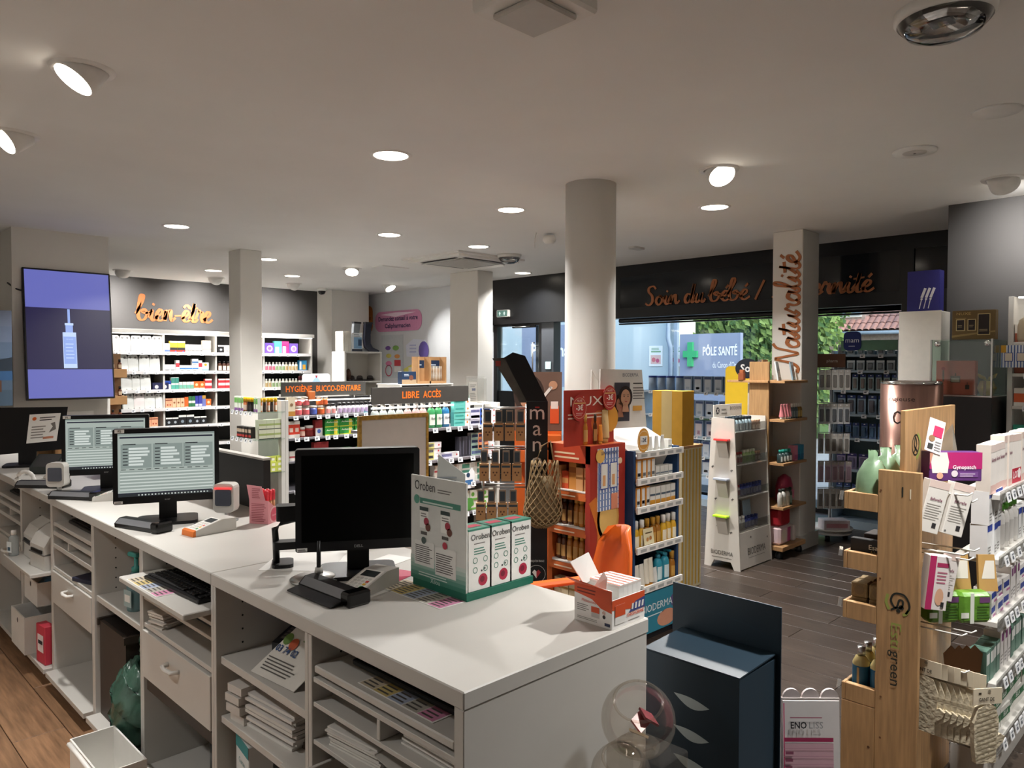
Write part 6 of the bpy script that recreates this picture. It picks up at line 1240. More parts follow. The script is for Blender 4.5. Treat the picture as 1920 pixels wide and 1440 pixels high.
for x, y in ((-.18, -.17), (.18, -.17), (-.18, .18), (.18, .18)): b = MB(); b.tube([(x*1.1, y*1.1, 0), (x, y, .435)], .012, METAL); part('leg', b, t)
b = MB(); b.bbox(-.235, -.18, -.16, .2, .675, .7, ORANGE, .01); part('armrest', b, t)
b = MB(); b.tube([(-.205, -.12, .44), (-.205, -.12, .676)], .012, METAL); part('arm_post', b, t)
# gold-rimmed board behind the black monitor
t = thing('framed_board', 'white board with gold rope frame standing behind the black monitor', 'sign board', (1.72, 2.62, 0))
b = MB(); b.box(.012, .348, 0, .006, .55, 1.418, P('#d2ccc4')); part('panel', b, t)
GOLD = mat('gold_rope', '#b98f3a', .5, noise=.5, scale=60)
for n_, q in (('frame_top', (0, .36, -.004, .012, 1.418, 1.436)), ('frame_side', (0, .012, -.004, .012, .54, 1.418)), ('frame_side', (.348, .36, -.004, .012, .54, 1.418))):
    b = MB(); b.box(*q, GOLD); part(n_, b, t)
b = MB(); b.tube([(.18, .006, 0), (.18, .006, .56)], .015, METAL); b.lathe([(.16, 0), (.16, .012)], METAL, (.18, .006), n=20); part('stand', b, t)
t = thing('leaflet_rack', 'grey leaflets standing behind the white and green display card', 'leaflets', (1.825, 2.27, 0), -.76)
b = MB(); b.slab([(0, 0, .93), (.12, 0, .93), (.125, .02, 1.22), (.02, .02, 1.3)], .01, P('#b9bcb9')); Dec(b, (.015, -.003, .95), (1, 0, 0), (.0, .07, 1)).lines(0, .1, 0, .27, 20, P('#8f959a'), 1, .5); part('leaflets', b, t)
b = MB(); b.box(.0, .12, -.02, .05, .9, .93, BLKP); b.tube([(.08, .015, 0), (.08, .015, .9)], .012, BLKP); b.lathe([(.12, 0), (.12, .01)], BLKP, (.08, .015), n=18); part('stand', b, t)
# ================================================================== BIODERMA pyramid
t = thing('pyramid_stand', 'white tapered stand of travel minis with coloured side ledges', 'display stand', (5.49, 2.935, 0))
WC = mat('white_card', '#cfcac2', .6, noise=.03)
poly = [(0, 0), (.055, 0), (.085, .06), (.235, .06), (.265, 0), (.325, 0), (.27, 1.22), (.07, 1.22)]
for x in (0, .53): b = MB(); b.prism([(p[0], p[1]) for p in poly], x, x+.012, WC, 'x'); part('side_panel', b, t)
b = MB(); b.slab([(.0125, .318, .02), (.5295, .318, .02), (.5295, .272, 1.22), (.0125, .272, 1.22)], -.01, WC); part('back_panel', b, t)
b = MB(); b.slab([(.012, .002, .01), (.53, .002, .01), (.53, .02, .3), (.012, .02, .3)], .008, WC); d = Dec(b, (.012, -.001, .01), (1, 0, 0), Vector((0, .018, .29)), .001); d.text('BIODERMA', .27, .1, .06, P('#5a5650'), 'c', 0, .3).lines(.13, .41, .075, .085, 1, P('#77736c'))
for a, c in ((.18, .24), (.46, .2)): d.circ(a, c, .008, P('#4a4845'))
part('front_panel', b, t)
b = MB(); d = Dec(b, (-.0005, .325, 0), (0, -1, 0), lift=.001); d.text('BIODERMA', .16, .11, .035, P('#5a5650'), 'c', 0, .2).lines(.07, .25, .085, .095, 1, P('#77736c'))
for a, c in ((.07, .82), (.24, .8), (.1, .56), (.25, .57), (.12, .34), (.24, .3)): d.stroke([(a-.012, c), (a+.012, c+.004)], .006, P('#4a4845'), brush=False).stroke([(a-.004, c-.01), (a+.003, c+.012)], .005, P('#4a4845'), brush=False)
part('side_print', b, t)
for z, c, s_ in ((1.04, '#ff4a48', 'red'), (.72, '#aab2c4', 'pale blue'), (.42, '#b9f02a', 'lime')):
    b = MB(); b.bbox(-.05, -.001, .1, .225, z, z+.016, P(c, .3), .002); part('ledge', b, t, label='%s ledge' % s_)
    b = MB(); b.slab([(-.001, .2, z-.14), (-.001, .11, z-.14), (-.04, .115, z-.001), (-.04, .205, z-.001)], .002, WC); part('ledge_bracket', b, t)
for z in (.31, .58, .845, 1.11):
    y0 = .02 + .05*z/1.22; b = MB(); b.box(.0125, .5295, y0-.005, .265, z-.008, z, WC); part('shelf', b, t)
    b = MB(); b.box(.0125, .5295, y0-.01, y0-.006, z-.005, z+.07, ACRYL); part('acrylic_front', b, t)
b = MB(); b.bbox(.06, .525, .285, .295, 1.2, 1.32, WC, .001); d = Dec(b, (.06, .285, 1.2)); d.text('BIODERMA', .36, .07, .03, P('#5a5650'), 'c', 0, .2).circ(.06, .07, .03, P('#2a2a30')).stroke([(.045, .055), (.075, .085)], .008, P('#d9d6d0'), 2, brush=False).stroke([(.045, .085), (.075, .055)], .008, P('#d9d6d0'), 2, brush=False).lines(.12, .22, .04, .1, 2, P('#8f8b85')); part('header', b, t)
FP = Frame((5.51, 2.935, 0)); mins = [bottle('mini_bottle', d_, .022, h_*1.2, c1, c2, l_, neck=.6, caph=.2) for d_, h_, c1, c2, l_ in (('mini bottle with dark cap', .1, '#8fa3ad', '#23303a', '#cfd8dc'), ('pale green mini bottle', .09, '#a9c98a', '#dfe6d2', '#7fae4a'), ('red and white mini bottle', .08, '#d9d2cc', '#8f2a2a', '#b5403a'), ('blue mini bottle', .08, '#2f3f8f', '#23306a', '#8f9ccc'), ('brown mini jar', .07, '#8a6a55', '#c9a58a', '#d9c4b0'), ('clear mini bottle', .09, '#c9ccc8', '#e3e3df', '#9aa5a0'))]
pw = ['pyramid stand %s shelf' % s for s in ('top', 'second', 'third', 'lowest')]
row(FP, .01, 1.111, [(mins[0], 6), (mins[4], 3)], pw[0], inset=.08, gap=.008, jit=.3); row(FP, .02, 1.111, [(mins[0], 5)], pw[0] + ', back row', inset=.15, gap=.012, jit=.3)
row(FP, .01, .846, [(mins[2], 3), (mins[1], 4), (mins[4], 2)], pw[1], inset=.075, gap=.008, jit=.3); row(FP, .01, .581, [(mins[2], 2), (mins[3], 7)], pw[2], inset=.065, gap=.008, jit=.3); row(FP, .02, .311, [(mins[5], 3), (mins[3], 4)], pw[3], inset=.055, gap=.01, jit=.3)
b = MB(); b.slab([(0, 0, 0), (.17, .02, 0), (.17, .04, .2), (.02, .03, .2)], .004, P('#9fb5c6')); Dec(b, (0, 0, 0), (1, 0, 0)).rect(.02, .01, .15, .03, P('#3a4f7a')); solo('travel_pouch', b, 'pale blue travel pouch on the lowest shelf of the pyramid stand', 'pouch', (5.78, 3.06, .311))
# ------------------------------------------------------------------ wooden rack beside the pillar
t = thing('wooden_rack', 'wooden shelf rack with baby care, standing against the lettered pillar', 'shelf unit', (6.07, 2.86, 0))
for z in (1.52, 1.19, .82, .445): b = MB(); b.bbox(0, .45, 0, .32, z-.022, z, WOODD, .002); part('shelf', b, t)
b = MB(); b.bbox(0, .45, 0, .32, .07, .11, WOODD, .004); part('base_board', b, t)
for x, y in ((.04, .05), (.41, .05), (.04, .28), (.41, .28)): b = MB(); b.lathe([(.0, 0), (.03, .0), (.032, .02), (.03, .04), (.01, .07)], BLKP, (x, y), n=10); part('caster', b, t)
b = MB(); b.bbox(-.02, -.001, .13, .31, .11, 1.68, WOODM, .002); part('side_plank', b, t)
b = MB(); b.box(0, .45, .321, .335, .11, 1.52, mat('peg_board', '#b9aea0', .6)); part('back_board', b, t)
b = MB(); b.box(.15, .18, .3, .3205, .11, 1.7, METAL); b.bbox(.2, .3, .3, .3205, .11, 1.7, WOODM, .002); part('upright', b, t)
b = MB(); b.bbox(-.06, -.021, .12, .5, 1.5, 1.52, WOODD, .002); part('side_shelf', b, t)
PKT = tubep('cream_tube', 'pink tube with white cap', .042, .13, '#e08a8f', '#ecebe6', '#f0d2d0'); TLT = bottle('cream_bottle', 'dark bottle with white cap', .02, .13, '#4a5a5f', '#e6e4df', '#8a989a', caph=.25); AMT = bottle('cream_bottle', 'amber bottle with white cap', .02, .13, '#8a6a2c', '#e6e4df', '#c9b06a', caph=.25); GRC = bottle('oil_bottle', 'small bottle with teal cap', .026, .11, '#3a4a4a', '#2f9a8a', '#d8e0dc', caph=.25, sy=1); BLC = carton('baby_carton', 'bright blue carton', .06, .06, .13, '#3a8fb5', ((.1, .4, '#2a6f9c'),)); PKC = carton('baby_carton', 'pink carton', .06, .06, .13, '#d98aa5', ((.1, .4, '#b5608a'),)); WBT = bottle('lotion_bottle', 'white lotion bottle with dark cap', .028, .15, '#d8d6cf', '#3a3f3a', '#b9b9a9'); GRBT = bottle('lotion_bottle', 'dark green lotion bottle', .024, .15, '#3f5a4a', '#2a3a32', '#8aa595')
FR = Frame((6.06, 2.86, 0)); rw = ['wooden rack %s board' % s for s in ('second', 'third', 'fourth', 'base')]
row(FR, .02, 1.191, [(PKT, 4), (TLT, 3), (AMT, 2)], rw[0]); row(FR, .02, .821, [(GRC, 4), .02, (PKC, 1), (BLC, 2)], rw[1]); row(FR, .02, .446, [(WBT, 3), (GRBT, 1)], rw[2])
def softbag(name, loc, w_, d_, h, c, lab, c2=None, rz=0):
    b = MB(); b.lathe([(.85, 0), (1, .12*h), (1, .6*h), (.75, .88*h), (.2, h)], P(c, .4), n=14, sx=w_/2, sy=d_/2)
    if c2: Dec(b, (-w_*.3, -d_/2*.98, h*.15), lift=.004).rect(0, 0, w_*.6, h*.3, P(c2))
    solo(name, b, lab, 'bag', loc, rz)
softbag('toiletry_bag', (6.38, 3.0, .446), .22, .12, .24, '#b5405f', 'pink toiletry bag on the fourth board of the wooden rack', '#d98aa0'); b = MB(); b.bbox(0, .2, 0, .12, 0, .16, P('#a5202c'), .02); solo('red_bag', b, 'dark red pack stacked on the base board of the wooden rack', 'pack', (6.1, 2.9, .27)); b = MB(); b.bbox(0, .2, 0, .12, 0, .158, P('#e3c9cc'), .02); Dec(b, (0, 0, 0)).circ(.08, .08, .05, P('#e8ddd0')).rect(.14, .02, .2, .14, P('#c95a86')); solo('nappy_pack', b, 'pale pink nappy pack on the base board of the wooden rack', 'pack', (6.1, 2.9, .111)); b = MB(); b.bbox(0, .05, 0, .1, 0, .14, P('#d9cfc9'), .01); solo('wipes_pack', b, 'small pale wipes pack left of the nappy pack', 'pack', (6.035+.33, 2.9, .111))
for i, (x, c) in enumerate(((.07, '#c9cccb'), (.35, '#8fa9b9'))):
    b = MB(); b.slab([(-.05, 0, 0), (.05, 0, 0), (.045, .03, .16), (-.045, .03, .16)], .012, P(c, .25)); Dec(b, (-.05, -.001, 0), (1, 0, 0), (0, .03, .16)).rect(.02, .03, .08, .08, P('#e8e8e4')); solo('foil_pouch', b, ('silver foil pouch', 'blue and clear pouch')[i] + ' leaning on the top board of the wooden rack', 'pouch', (6.06+x, 2.93, 1.521), .2)
b = MB(); b.bbox(0, .04, 0, .05, 0, .06, P('#8a4a2c'), .002); b.bbox(.005, .035, .005, .04, .06, .09, P('#9c5a34'), .002); solo('brown_boxes', b, 'little brown boxes on the side shelf of the wooden rack', 'box', (6.0, 3.2, 1.521))
t = thing('yellow_board', 'yellow board with black oval badge behind the wooden rack', 'display board', (6.3, 3.42, 0), -PI/2)
b = MB(); b.rrect(-.12, .16, 0, 1.64, .04, 0, .012, P('#d9b52a'), 'y'); part('board', b, t)
b = MB(); d = Dec(b, (.1, -.001, 1.62), lift=.001); d.circ(0, 0, .12, P('#20242e'), 1, 24, .09).text('So', -.02, -.03, .07, P('#e8e8e8'), 'c', 1); part('oval_badge', b, t)
# ------------------------------------------------------------------ window shelves: baby milk, feeding bottles
FGa = Frame((7.75, 5.5, 0), -PI/2); GM = clear('pale_shelf', '#cfe0ea', .12, .35)
zg = (1.335, 1.05, .815, .58, .37)
rack('window_shelf', 'window shelves of baby milk packs under the outdoor sign', FGa, 1.62, .3, zg, 1.34, carc=mat('pale_blue_panel', '#a9bccb', .5), tags=.14, back=False, shelfm=mat('pale_blue_panel'))
GAL = carton('milk_pack', 'grey-blue milk pack with white label', .115, .1, .182, '#7f93ad', ((.0, .8, '#c3ccd6', .15, .85), (.8, .95, '#3f4f78', .1, .9), (.15, .3, '#9aa9bd', .3, .7)), side='#6a7f9c'); GALP = carton('milk_pack', 'grey-blue milk pack with pink label', .115, .1, .182, '#7f93ad', ((.0, .8, '#cfc6cc', .15, .85), (.8, .95, '#3f4f78', .1, .9), (.1, .35, '#b57f95', .35, .65)), side='#6a7f9c')
GAT = MB(); GAT.lathe([(.055, 0), (.055, .16)], P('#8fa3ba'), (0, .055), n=16); GATL = MB(); GATL.lathe([(.057, .16), (.057, .18)], P('#27408f'), (0, .055), n=16); GT_ = Proto('milk_tin', 'tin', 'milk tin with royal blue lid', .115, .115, .18, GAT, [('lid', GATL)])
gs = ['baby milk window, %s shelf' % s for s in ('top', 'second', 'third', 'fourth', 'bottom')]
row(FGa, .05, zg[0]+.001, [(GT_, 4), (GAL, 5), .02, (GAL, 2)], gs[0], gap=.018); row(FGa, .3, zg[1]+.001, [(GAL, 3), .04, (GAL, 2), .05, (GALP, 2)], gs[1], gap=.018); row(FGa, .3, zg[2]+.001, [(GAL, 3), (GALP, 3)], gs[2], gap=.03); row(FGa, .4, zg[3]+.001, [(GAL, 4)], gs[3], gap=.03); row(FGa, .4, zg[4]+.001, [(GALP, 1), (GAL, 3)], gs[4], gap=.03)
FM = Frame((7.75, 3.16, 0), -PI/2); zm = (1.76, 1.6, 1.40, 1.16, .92, .6, .30)
rack('window_shelf', 'feeding bottle shelves with green header and dark blue badge', FM, .66, .3, zm, 1.8, carc=mat('pale_blue_panel'), shelfm=mat('pale_blue_panel'), back=True, backm=mat('teal_grey_panel', '#6f8288', .6), tags=.2)
t = thing('brand_header', 'green header board with dark blue rounded badge over the feeding bottles', 'sign', (7.74, 2.5, 1.8))
b = MB(); b.bbox(0, .01, .02, .56, .0, .1, P('#6f9a80'), .002); part('header_board', b, t)
b = MB(); b.rrect(.36, .53, .0, .19, .045, -.012, 0, P('#23306f'), 'x', 4); Dec(b, (-.012, .53, 0), (0, -1, 0)).text('mam', .085, .08, .05, P('#eef0f4'), 'c', 0, .14).lines(.05, .12, .04, .055, 1, P('#c9cfe0')); part('badge', b, t)
MA = blister('teat_pack', 'clear pack with grey teat', .075, .1, '#b9c6cc', '#8a8f94', '#d9dfe2'); MB1 = blister('bottle_pack', 'slim feeding bottle pack', .055, .16, '#a9c0c4', '#8a7f7a', '#2c3f7a'); MB2 = blister('bottle_pack', 'blue feeding bottle pack', .08, .19, '#9fb5c9', '#6f6a72', '#2c3f7a', .05); MB3 = blister('bottle_pack', 'violet feeding bottle pack', .09, .16, '#a99fc0', '#77708f', '#3a3270', .05); MB4 = blister('bottle_pack', 'deep blue boxed feeding bottle', .06, .15, '#6f86ad', '#4f6a86', '#2c3f7a', .05)
ms_ = ['feeding bottle window, %s shelf' % s for s in ('top', 'second', 'third', 'fourth', 'fifth', 'sixth', 'bottom')]
for k, (z, sp) in enumerate(zip(zm, ([(MA, 6)], [(MA, 6)], [(MB1, 8)], [(MB2, 6)], [(MB4, 8)], [(MB3, 5)], [(MB4, 5), (MB3, 1)]))):
    if k: row(FM, .05, z+.001, sp, ms_[k], gap=.02)
row(FM, .05, 1.761, [(MA, 6)], ms_[0], gap=.02)
# spinner
t = thing('spinner_rack', 'narrow spinner rack of beauty tools with brown header beside the lettered pillar', 'spinner rack', (7.2, 2.93, 0), -PI/4)
b = MB(); b.lathe([(.2, .06), (.2, .075)], WPLAST, n=24); b.lathe([(.21, .1), (.21, .11)], WPLAST, n=24); part('round_tray', b, t)
for k in range(3): b = MB(); b.lathe([(0, 0), (.025, 0), (.025, .04), (.01, .06)], BLKP, (.15*math.cos(k*2.1), .15*math.sin(k*2.1)), n=8); part('caster', b, t)
b = MB(); b.tube([(0, 0, .06), (0, 0, 1.62)], .015, METAL); part('pole', b, t)
b = MB(); b.bbox(-.15, .13, -.005, .005, 1.63, 1.76, P('#6a4632'), .003); Dec(b, (-.15, -.005, 1.63)).text('pharm', .15, .05, .03, P('#d9c9b9'), 'c', 0); part('header', b, t)
for z in (1.62, 1.3, 1.02, .75, .5): b = MB(); b.tube([(-.16, -.1, z), (.16, -.1, z)], .004, METAL); b.tube([(0, 0, z), (0, -.1, z)], .004, METAL); part('hook_bar', b, t)
TW = blister('tool_card', 'white beauty tool card', .055, .19, '#d9d6cf', '#8f8a84', '#cfcac2', .014); TW2 = blister('tool_card', 'pale card with grey scissors', .055, .19, '#cfd0d0', '#6f7276', '#b9b4ac', .014); TW3 = blister('tool_card', 'pink-tinted tool card', .06, .2, '#d6c3cc', '#b59aa9', '#cfcac2', .014)
FS = Frame((7.2 - .16*.707 - .11*.707, 2.93 + .16*.707 - .11*.707, 0), -PI/4); ss = ['spinner rack %s ring' % s for s in ('top', 'second', 'third', 'fourth', 'lowest')]
for k, (z, pr) in enumerate(((1.42, TW), (1.1, TW2), (.82, TW), (.55, TW3), (.3, TW))): row(FS, .0, z, [(pr, 5)], ss[k], inset=0, gap=.005, jit=.15)
b = MB(); b.bbox(-.12, .12, -.17, -.02, .111, .2, P('#d9cfd2'), .003); Dec(b, (-.12, -.17, .111)).rect(.02, .02, .22, .06, P('#c9929c')); solo('tray_box', b, 'pale box of tools on the round foot of the spinner rack', 'box', (7.2, 2.93, 0), -PI/4)
# ================================================================== RIGHT SIDE
# copper column, white tower, blue box, showcase, gold box
COPF = mat('copper_mirror', '#a98478', .3, metal=.85, noise=.35, scale=3, stretch=(8, 8, .6))
t = thing('copper_cylinder', 'shiny copper cylinder display lettered Or', 'display column', (5.4, 1.67, 0))
b = MB(); b.lathe([(.185, 0), (.185, 1.545)], COPF, n=40); part('drum', b, t)
b = MB(); b.lathe([(.187, 1.53), (.187, 1.548), (.17, 1.548)], CHROME, n=40, cap=False); part('rim', b, t)
b = MB(); dirv = Vector((-.98, .03, 0)).normalized()
def curved(s_, z, h, w_):
    V, F, x = layout(s_, 0); k = w_/x; pts = []
    for p in V:
        a = (p[0]*k - w_/2)/.186; q = dirv*math.cos(a) + Vector((-dirv.y, dirv.x, 0))*math.sin(a); pts.append((q.x*.1862, q.y*.1862, z + p[1]*h/.72))
    b.add(pts, F, P('#3a2c28'))
curved('digieuse', 1.42, .03, .17); curved('Or', 1.27, .09, .11); part('lettering', b, t)
t = thing('white_tower', 'plain white display tower standing before the dark wall', 'display tower', (6.05, 1.68, 0))
b = MB(); b.bbox(0, .22, 0, .275, 0, 2.05, P('#e3ded4'), .003); part('body', b, t)
b = MB(); b.bbox(0, .012, -.006, .281, 1.5, 2.052, P('#e9e5dc'), .002); part('front_card', b, t, (-.0125, 0, 0))
t = thing('blue_carton', 'dark blue carton with white swab drawing on the white tower', 'carton', (6.08, 1.7, 2.0515))
b = MB(); b.bbox(0, .1, 0, .22, 0, .3, P('#2b2a78'), .002); d = Dec(b, (0, .22, 0), (0, -1, 0))
for i in range(3): x = .1 + i*.03; d.stroke([(x, .1), (x+.025, .17)], .018, P('#e8e8ee'), 2, brush=False).stroke([(x-.015, .02), (x, .09)], .006, P('#e8e8ee'), 2, brush=False).circ(x, .09, .008, P('#e8e8ee'), 3)
part('box', b, t)
t = thing('glass_showcase', 'glass showcase on a dark plinth in front of the dark right wall', 'showcase', (5.75, 1.285, 0))
b = MB(); b.bbox(0, .4, 0, .375, 0, 1.44, P('#1d1a1a'), .004); part('plinth', b, t)
for q in ((0, .4, 0, .006, 1.45, 1.82), (0, .4, .369, .375, 1.45, 1.82), (0, .006, .006, .369, 1.45, 1.82), (0, .4, 0, .375, 1.821, 1.829)): b = MB(); b.box(*q, SHGLASS); part('pane', b, t)
b = MB(); b.box(0, .4, 0, .375, 1.441, 1.449, METAL); part('deck', b, t)
for y in (.0, .365): b = MB(); b.box(-.003, .008, y, y+.01, 1.44, 1.83, METAL); part('corner_post', b, t)
for y in (.03, .33): b = MB(); b.lathe([(.02, 0), (.02, .012)], CHROME, n=14); part('clamp', b, t, (-.008, y, 1.8), rot=(0, PI/2, 0))
t = thing('rose_gift_box', 'coral gift box with perfume bottle windows inside the showcase', 'gift box', (5.8, 1.395, 1.45))
b = MB(); b.bbox(0, .06, 0, .24, 0, .235, P('#b9584a'), .002); d = Dec(b, (0, .24, 0), (0, -1, 0)); d.rect(.09, .085, .15, .13, P('#6a4a44')).rect(.095, .09, .145, .115, P('#b59a8f'), 2).rect(.117, .13, .123, .15, P('#3a2c28')).rect(.18, .04, .205, .07, P('#3a2c28')).rect(.19, .07, .194, .09, P('#3a2c28')).rect(.04, .09, .05, .17, P('#5a3a34')).circ(.045, .18, .012, P('#8f1f2a')); part('box', b, t)
t = thing('gold_gift_box', 'small gold and bronze gift box with ribbon bow inside the showcase', 'gift box', (5.86, 1.34, 1.45))
GB = mat('gold_paper', '#a9843f', .35, metal=.4); b = MB(); b.lathe([(.04, 0), (.06, .05), (.04, .1)], GB, n=6, smooth=False); part('box', b, t)
b = MB(); RB = P('#d9c08a', .3)
for s_ in (-1, 1): b.slab([(0, 0, .1), (s_*.015, s_*.05, .12), (s_*.01, s_*.06, .15), (0, s_*.01, .125)], .004, RB)
b.box(-.061, -.055, -.008, .008, 0, .1, P('#6a3f24')); part('bow', b, t)
b = MB(); b.bbox(0, .07, 0, .26, 0, .2, P('#6f5a34'), .002); d = Dec(b, (0, .26, 0), (0, -1, 0)); d.text('NUXE', .07, .17, .018, P('#cdb06a'), 'c', 0, .09).lines(.02, .09, .145, .152, 1, P('#b59a5a'))
for a0, a1, z0, z1 in ((.03, .075, .065, .135), (.1, .14, .065, .135), (.16, .225, .035, .17)): d.rect(a0-.005, z0-.005, a1+.005, z1+.005, P('#cdb984'), 1); d.rect(a0, z0, a1, z1, P('#231a18'), 2); d.lines(a0+.006, a1-.006, z0+.02, z0+.04, 2, P('#9a8a6a'), 3)
d.poly([(0, .03), (.26, .06), (.26, .05), (0, .015)], P('#9a8350'), 1)
solo('gold_carton', b, 'gold and bronze gift carton standing on the glass showcase', 'carton', (5.85, 1.295, 1.8295))
t = rack('wall_shelf_unit', 'white wall shelf unit at the right edge of the picture', Frame((5.98, 1.25, 0), -PI/2), 1.4, .34, (1.81, 1.6, 1.38, 1.1, .8, .4), 2.12, tags=.2, light=5)
FRW = Frame((5.98, 1.25, 0), -PI/2); DBX = carton('shelf_carton', 'brown and white carton', .08, .06, .12, '#e0d9cf', ((0, .5, '#8a4a34'),)); ORX = carton('shelf_carton', 'orange and white carton', .08, .06, .12, '#e6e2da', ((.2, .7, '#d8653a'),)); TLX = carton('shelf_carton', 'green carton', .08, .06, .15, '#2f9a80', ((.2, .5, '#cfe6dc'),))
for z, pr, s_ in ((1.811, DBX, 'top'), (1.601, DBX, 'second'), (1.381, ORX, 'third'), (1.101, TLX, 'fourth')): row(FRW, .035, z, [(pr, 3)], 'right edge wall, %s shelf' % s_)
b = MB(); b.box(0, .004, 0, .16, 0, .15, P('#e6e8ec')); d = Dec(b, (0, .16, 0), (0, -1, 0))
for i in range(9): d.rect(.003 + i*.018, 0, .01 + i*.018, .15, P('#4a68a5'))
d.rect(0, .1, .03, .15, P('#e0a83a'), 2)
for a in (.02, .09): d.rect(a, .04, a+.05, .1, P('#3a4f9c'), 2).rect(a+.004, .044, a+.046, .096, P('#e8dccb'), 3)
solo('striped_card', b, 'blue striped notice hanging on the white shelf edge at the right', 'notice', (5.965, 1.125, 1.64))
softbag('gift_bag', (5.9, 1.14, 1.812), .08, .08, .16, '#d8c9ae', 'small cream gift bag with pink print beside the gold carton', '#d98a9c')
# ------------------------------------------------------------------ wooden rack Estigreen
t = thing('timber_rack', 'light wooden rack with green and black lettering at the right front', 'display rack', (2.85, .845, 0))
b = MB(); b.bbox(0, .022, 0, .142, 0, 1.275, WOODM, .002); d = Dec(b, (0, .142, 0), (0, -1, 0), lift=.0008)
GL = P('#8f9a4a'); BKT = P('#20231c')
d.text('Esti', .052, .735, .036, GL, 'l', 0, .1, 2, -PI/2).text('green', .052, .63, .036, BKT, 'l', 0, .13, 2, -PI/2)
d.stroke(catmull([(.1, .77), (.112, .8), (.095, .835), (.062, .835), (.05, .81), (.062, .785)]), .007, BKT, brush=False).stroke(catmull([(.062, .785), (.085, .79), (.09, .812), (.078, .815), (.07, .79), (.05, .775)]), .007, BKT, brush=False).circ(.085, .79, .009, BKT, 1, 10).circ(.075, .776, .007, BKT, 1, 10).stroke(catmull([(.04, .83), (.034, .8), (.045, .775)]), .01, GL, brush=False).stroke(catmull([(.09, .765), (.1, .77), (.108, .785)]), .01, GL, brush=False)
d.rect(.08, 1.185, .085, 1.22, BKT).rect(.107, 1.18, .111, 1.215, P('#e6dcc2'))
for a, z in ((.01, 1.2), (.02, .45), (.012, .88), (.02, .3)): d.circ(a, z, .004, P('#6a4426'), 1, 8)
part('front_plank', b, t)
b = MB(); b.bbox(.023, .62, .06, .078, 0, 1.49, WOODM, .002); d = Dec(b, (.023, .06, 0)); d.ring(.11, 1.36, .04, .006, BKT).stroke(catmull([(.09, 1.335), (.12, 1.36), (.105, 1.39), (.095, 1.36), (.13, 1.335)]), .007, BKT, 2, brush=False).stroke(catmull([(.13, 1.4), (.16, 1.37), (.15, 1.33), (.12, 1.31)]), .014, GL, brush=False); part('spine_panel', b, t)
for z, zf in ((1.122, .05), (.9, .046), (.713, .05), (.405, .0)):
    b = MB(); b.box(.023, .6, .08, .248, z, z+.014, WOODM); b.bbox(.0, .6, .249, .262, z-.005, z+.06, WOODM, .002); b.bbox(.0, .0225, .1425, .2485, z-.005, z+.06, WOODM, .002); part('tray', b, t)
b = MB(); b.bbox(.0, .0225, .1425, .262, 0, .399, WOODM, .002); d = Dec(b, (0, .262, 0), (0, -1, 0)); d.circ(.1, .25, .005, P('#5a3a22')).circ(.1, .14, .005, P('#5a3a22')); part('lower_panel', b, t)
b = MB(); b.box(.6, .615, .08, .262, 0, 1.2, WOODM); part('end_panel', b, t)
for x, z in ((.1, 1.2), (.16, 1.17), (.06, 1.0), (.13, .97), (.2, .99), (.06, .72), (.18, .7), (.1, .58)):
    b = MB(); b.tube([(x, .059, z), (x, -.12, z), (x, -.135, z+.012)], .003, WPLAST, 5); part('hook', b, t)
for z in (1.16, .95, .76, .45): b = MB(); b.slab([(-.012, .262, z-.01), (-.012, .275, z-.01), (.0, .275, z+.022), (.0, .262, z+.022)], .003, ACRYL); part('tag_holder', b, t)
# green soft packs, soaps, bottles in the trays
GPM = mat('green_foil_pack', '#6f8a6c', .35, noise=.25, scale=12, bump=.3)
for i, (x, y, lab) in enumerate(((2.92, 1.03, 'nearest soft green refill pack in the top wooden tray'), (3.05, 1.03, 'second soft green refill pack in the top wooden tray'), (3.18, 1.02, 'third soft green refill pack in the top wooden tray'))):
    b = MB(); pts = []
    prof = ((0, .85, 1), (.2, 1, 1.05), (.55, .95, .8), (.78, .55, .4), (.84, .3, .22), (1, .34, .05))
    for z, sw, sd in prof:
        for j in range(12): a = 2*PI*j/12; pts.append((.055*sd*math.cos(a)*1.1 + .004*math.sin(5*a), .06*sw*math.sin(a) + .003*math.cos(7*a), z*.2))
    b.add(pts, [(k*12+j, k*12+(j+1) % 12, (k+1)*12+(j+1) % 12, (k+1)*12+j) for k in range(5) for j in range(12)] + [tuple(reversed(range(12))), tuple(range(60, 72))], GPM, True); solo('refill_pack', b, lab, 'refill pack', (x, y, 1.1365), .3*i, 'green refill packs')
b = MB(); b.bbox(0, .03, 0, .14, 0, .09, P('#191413'), .002); d = Dec(b, (0, .14, 0), (0, -1, 0)); d.text('Esaipla', .1, .055, .018, P('#e6dccb'), 'c', 0, .07).text('Aleppo', .1, .035, .016, P('#a9843a'), 'c', 0, .06).lines(.02, .07, .012, .03, 2, P('#d9cfc2')); solo('black_carton', b, 'black Aleppo soap carton in the second wooden tray', 'carton', (2.885, .955, .915)); b = MB(); b.bbox(0, .1, 0, .1, 0, .1, P('#2a1d16'), .002); solo('dark_carton', b, 'dark brown carton behind the black Aleppo carton', 'carton', (2.95, .97, .915))
SOAP = mat('aleppo_soap', '#8a744f', .8, noise=.25, scale=40, bump=.3)
sp = MB(); sp.bbox(-.03, .03, 0, .058, 0, .056, SOAP, .004); Dec(sp, (-.03, 0, 0)).circ(.03, .028, .018, P('#7a6544')); SPP = Proto('soap_bar', 'soap', 'Aleppo soap cube in the third wooden tray', .06, .058, .056, sp)
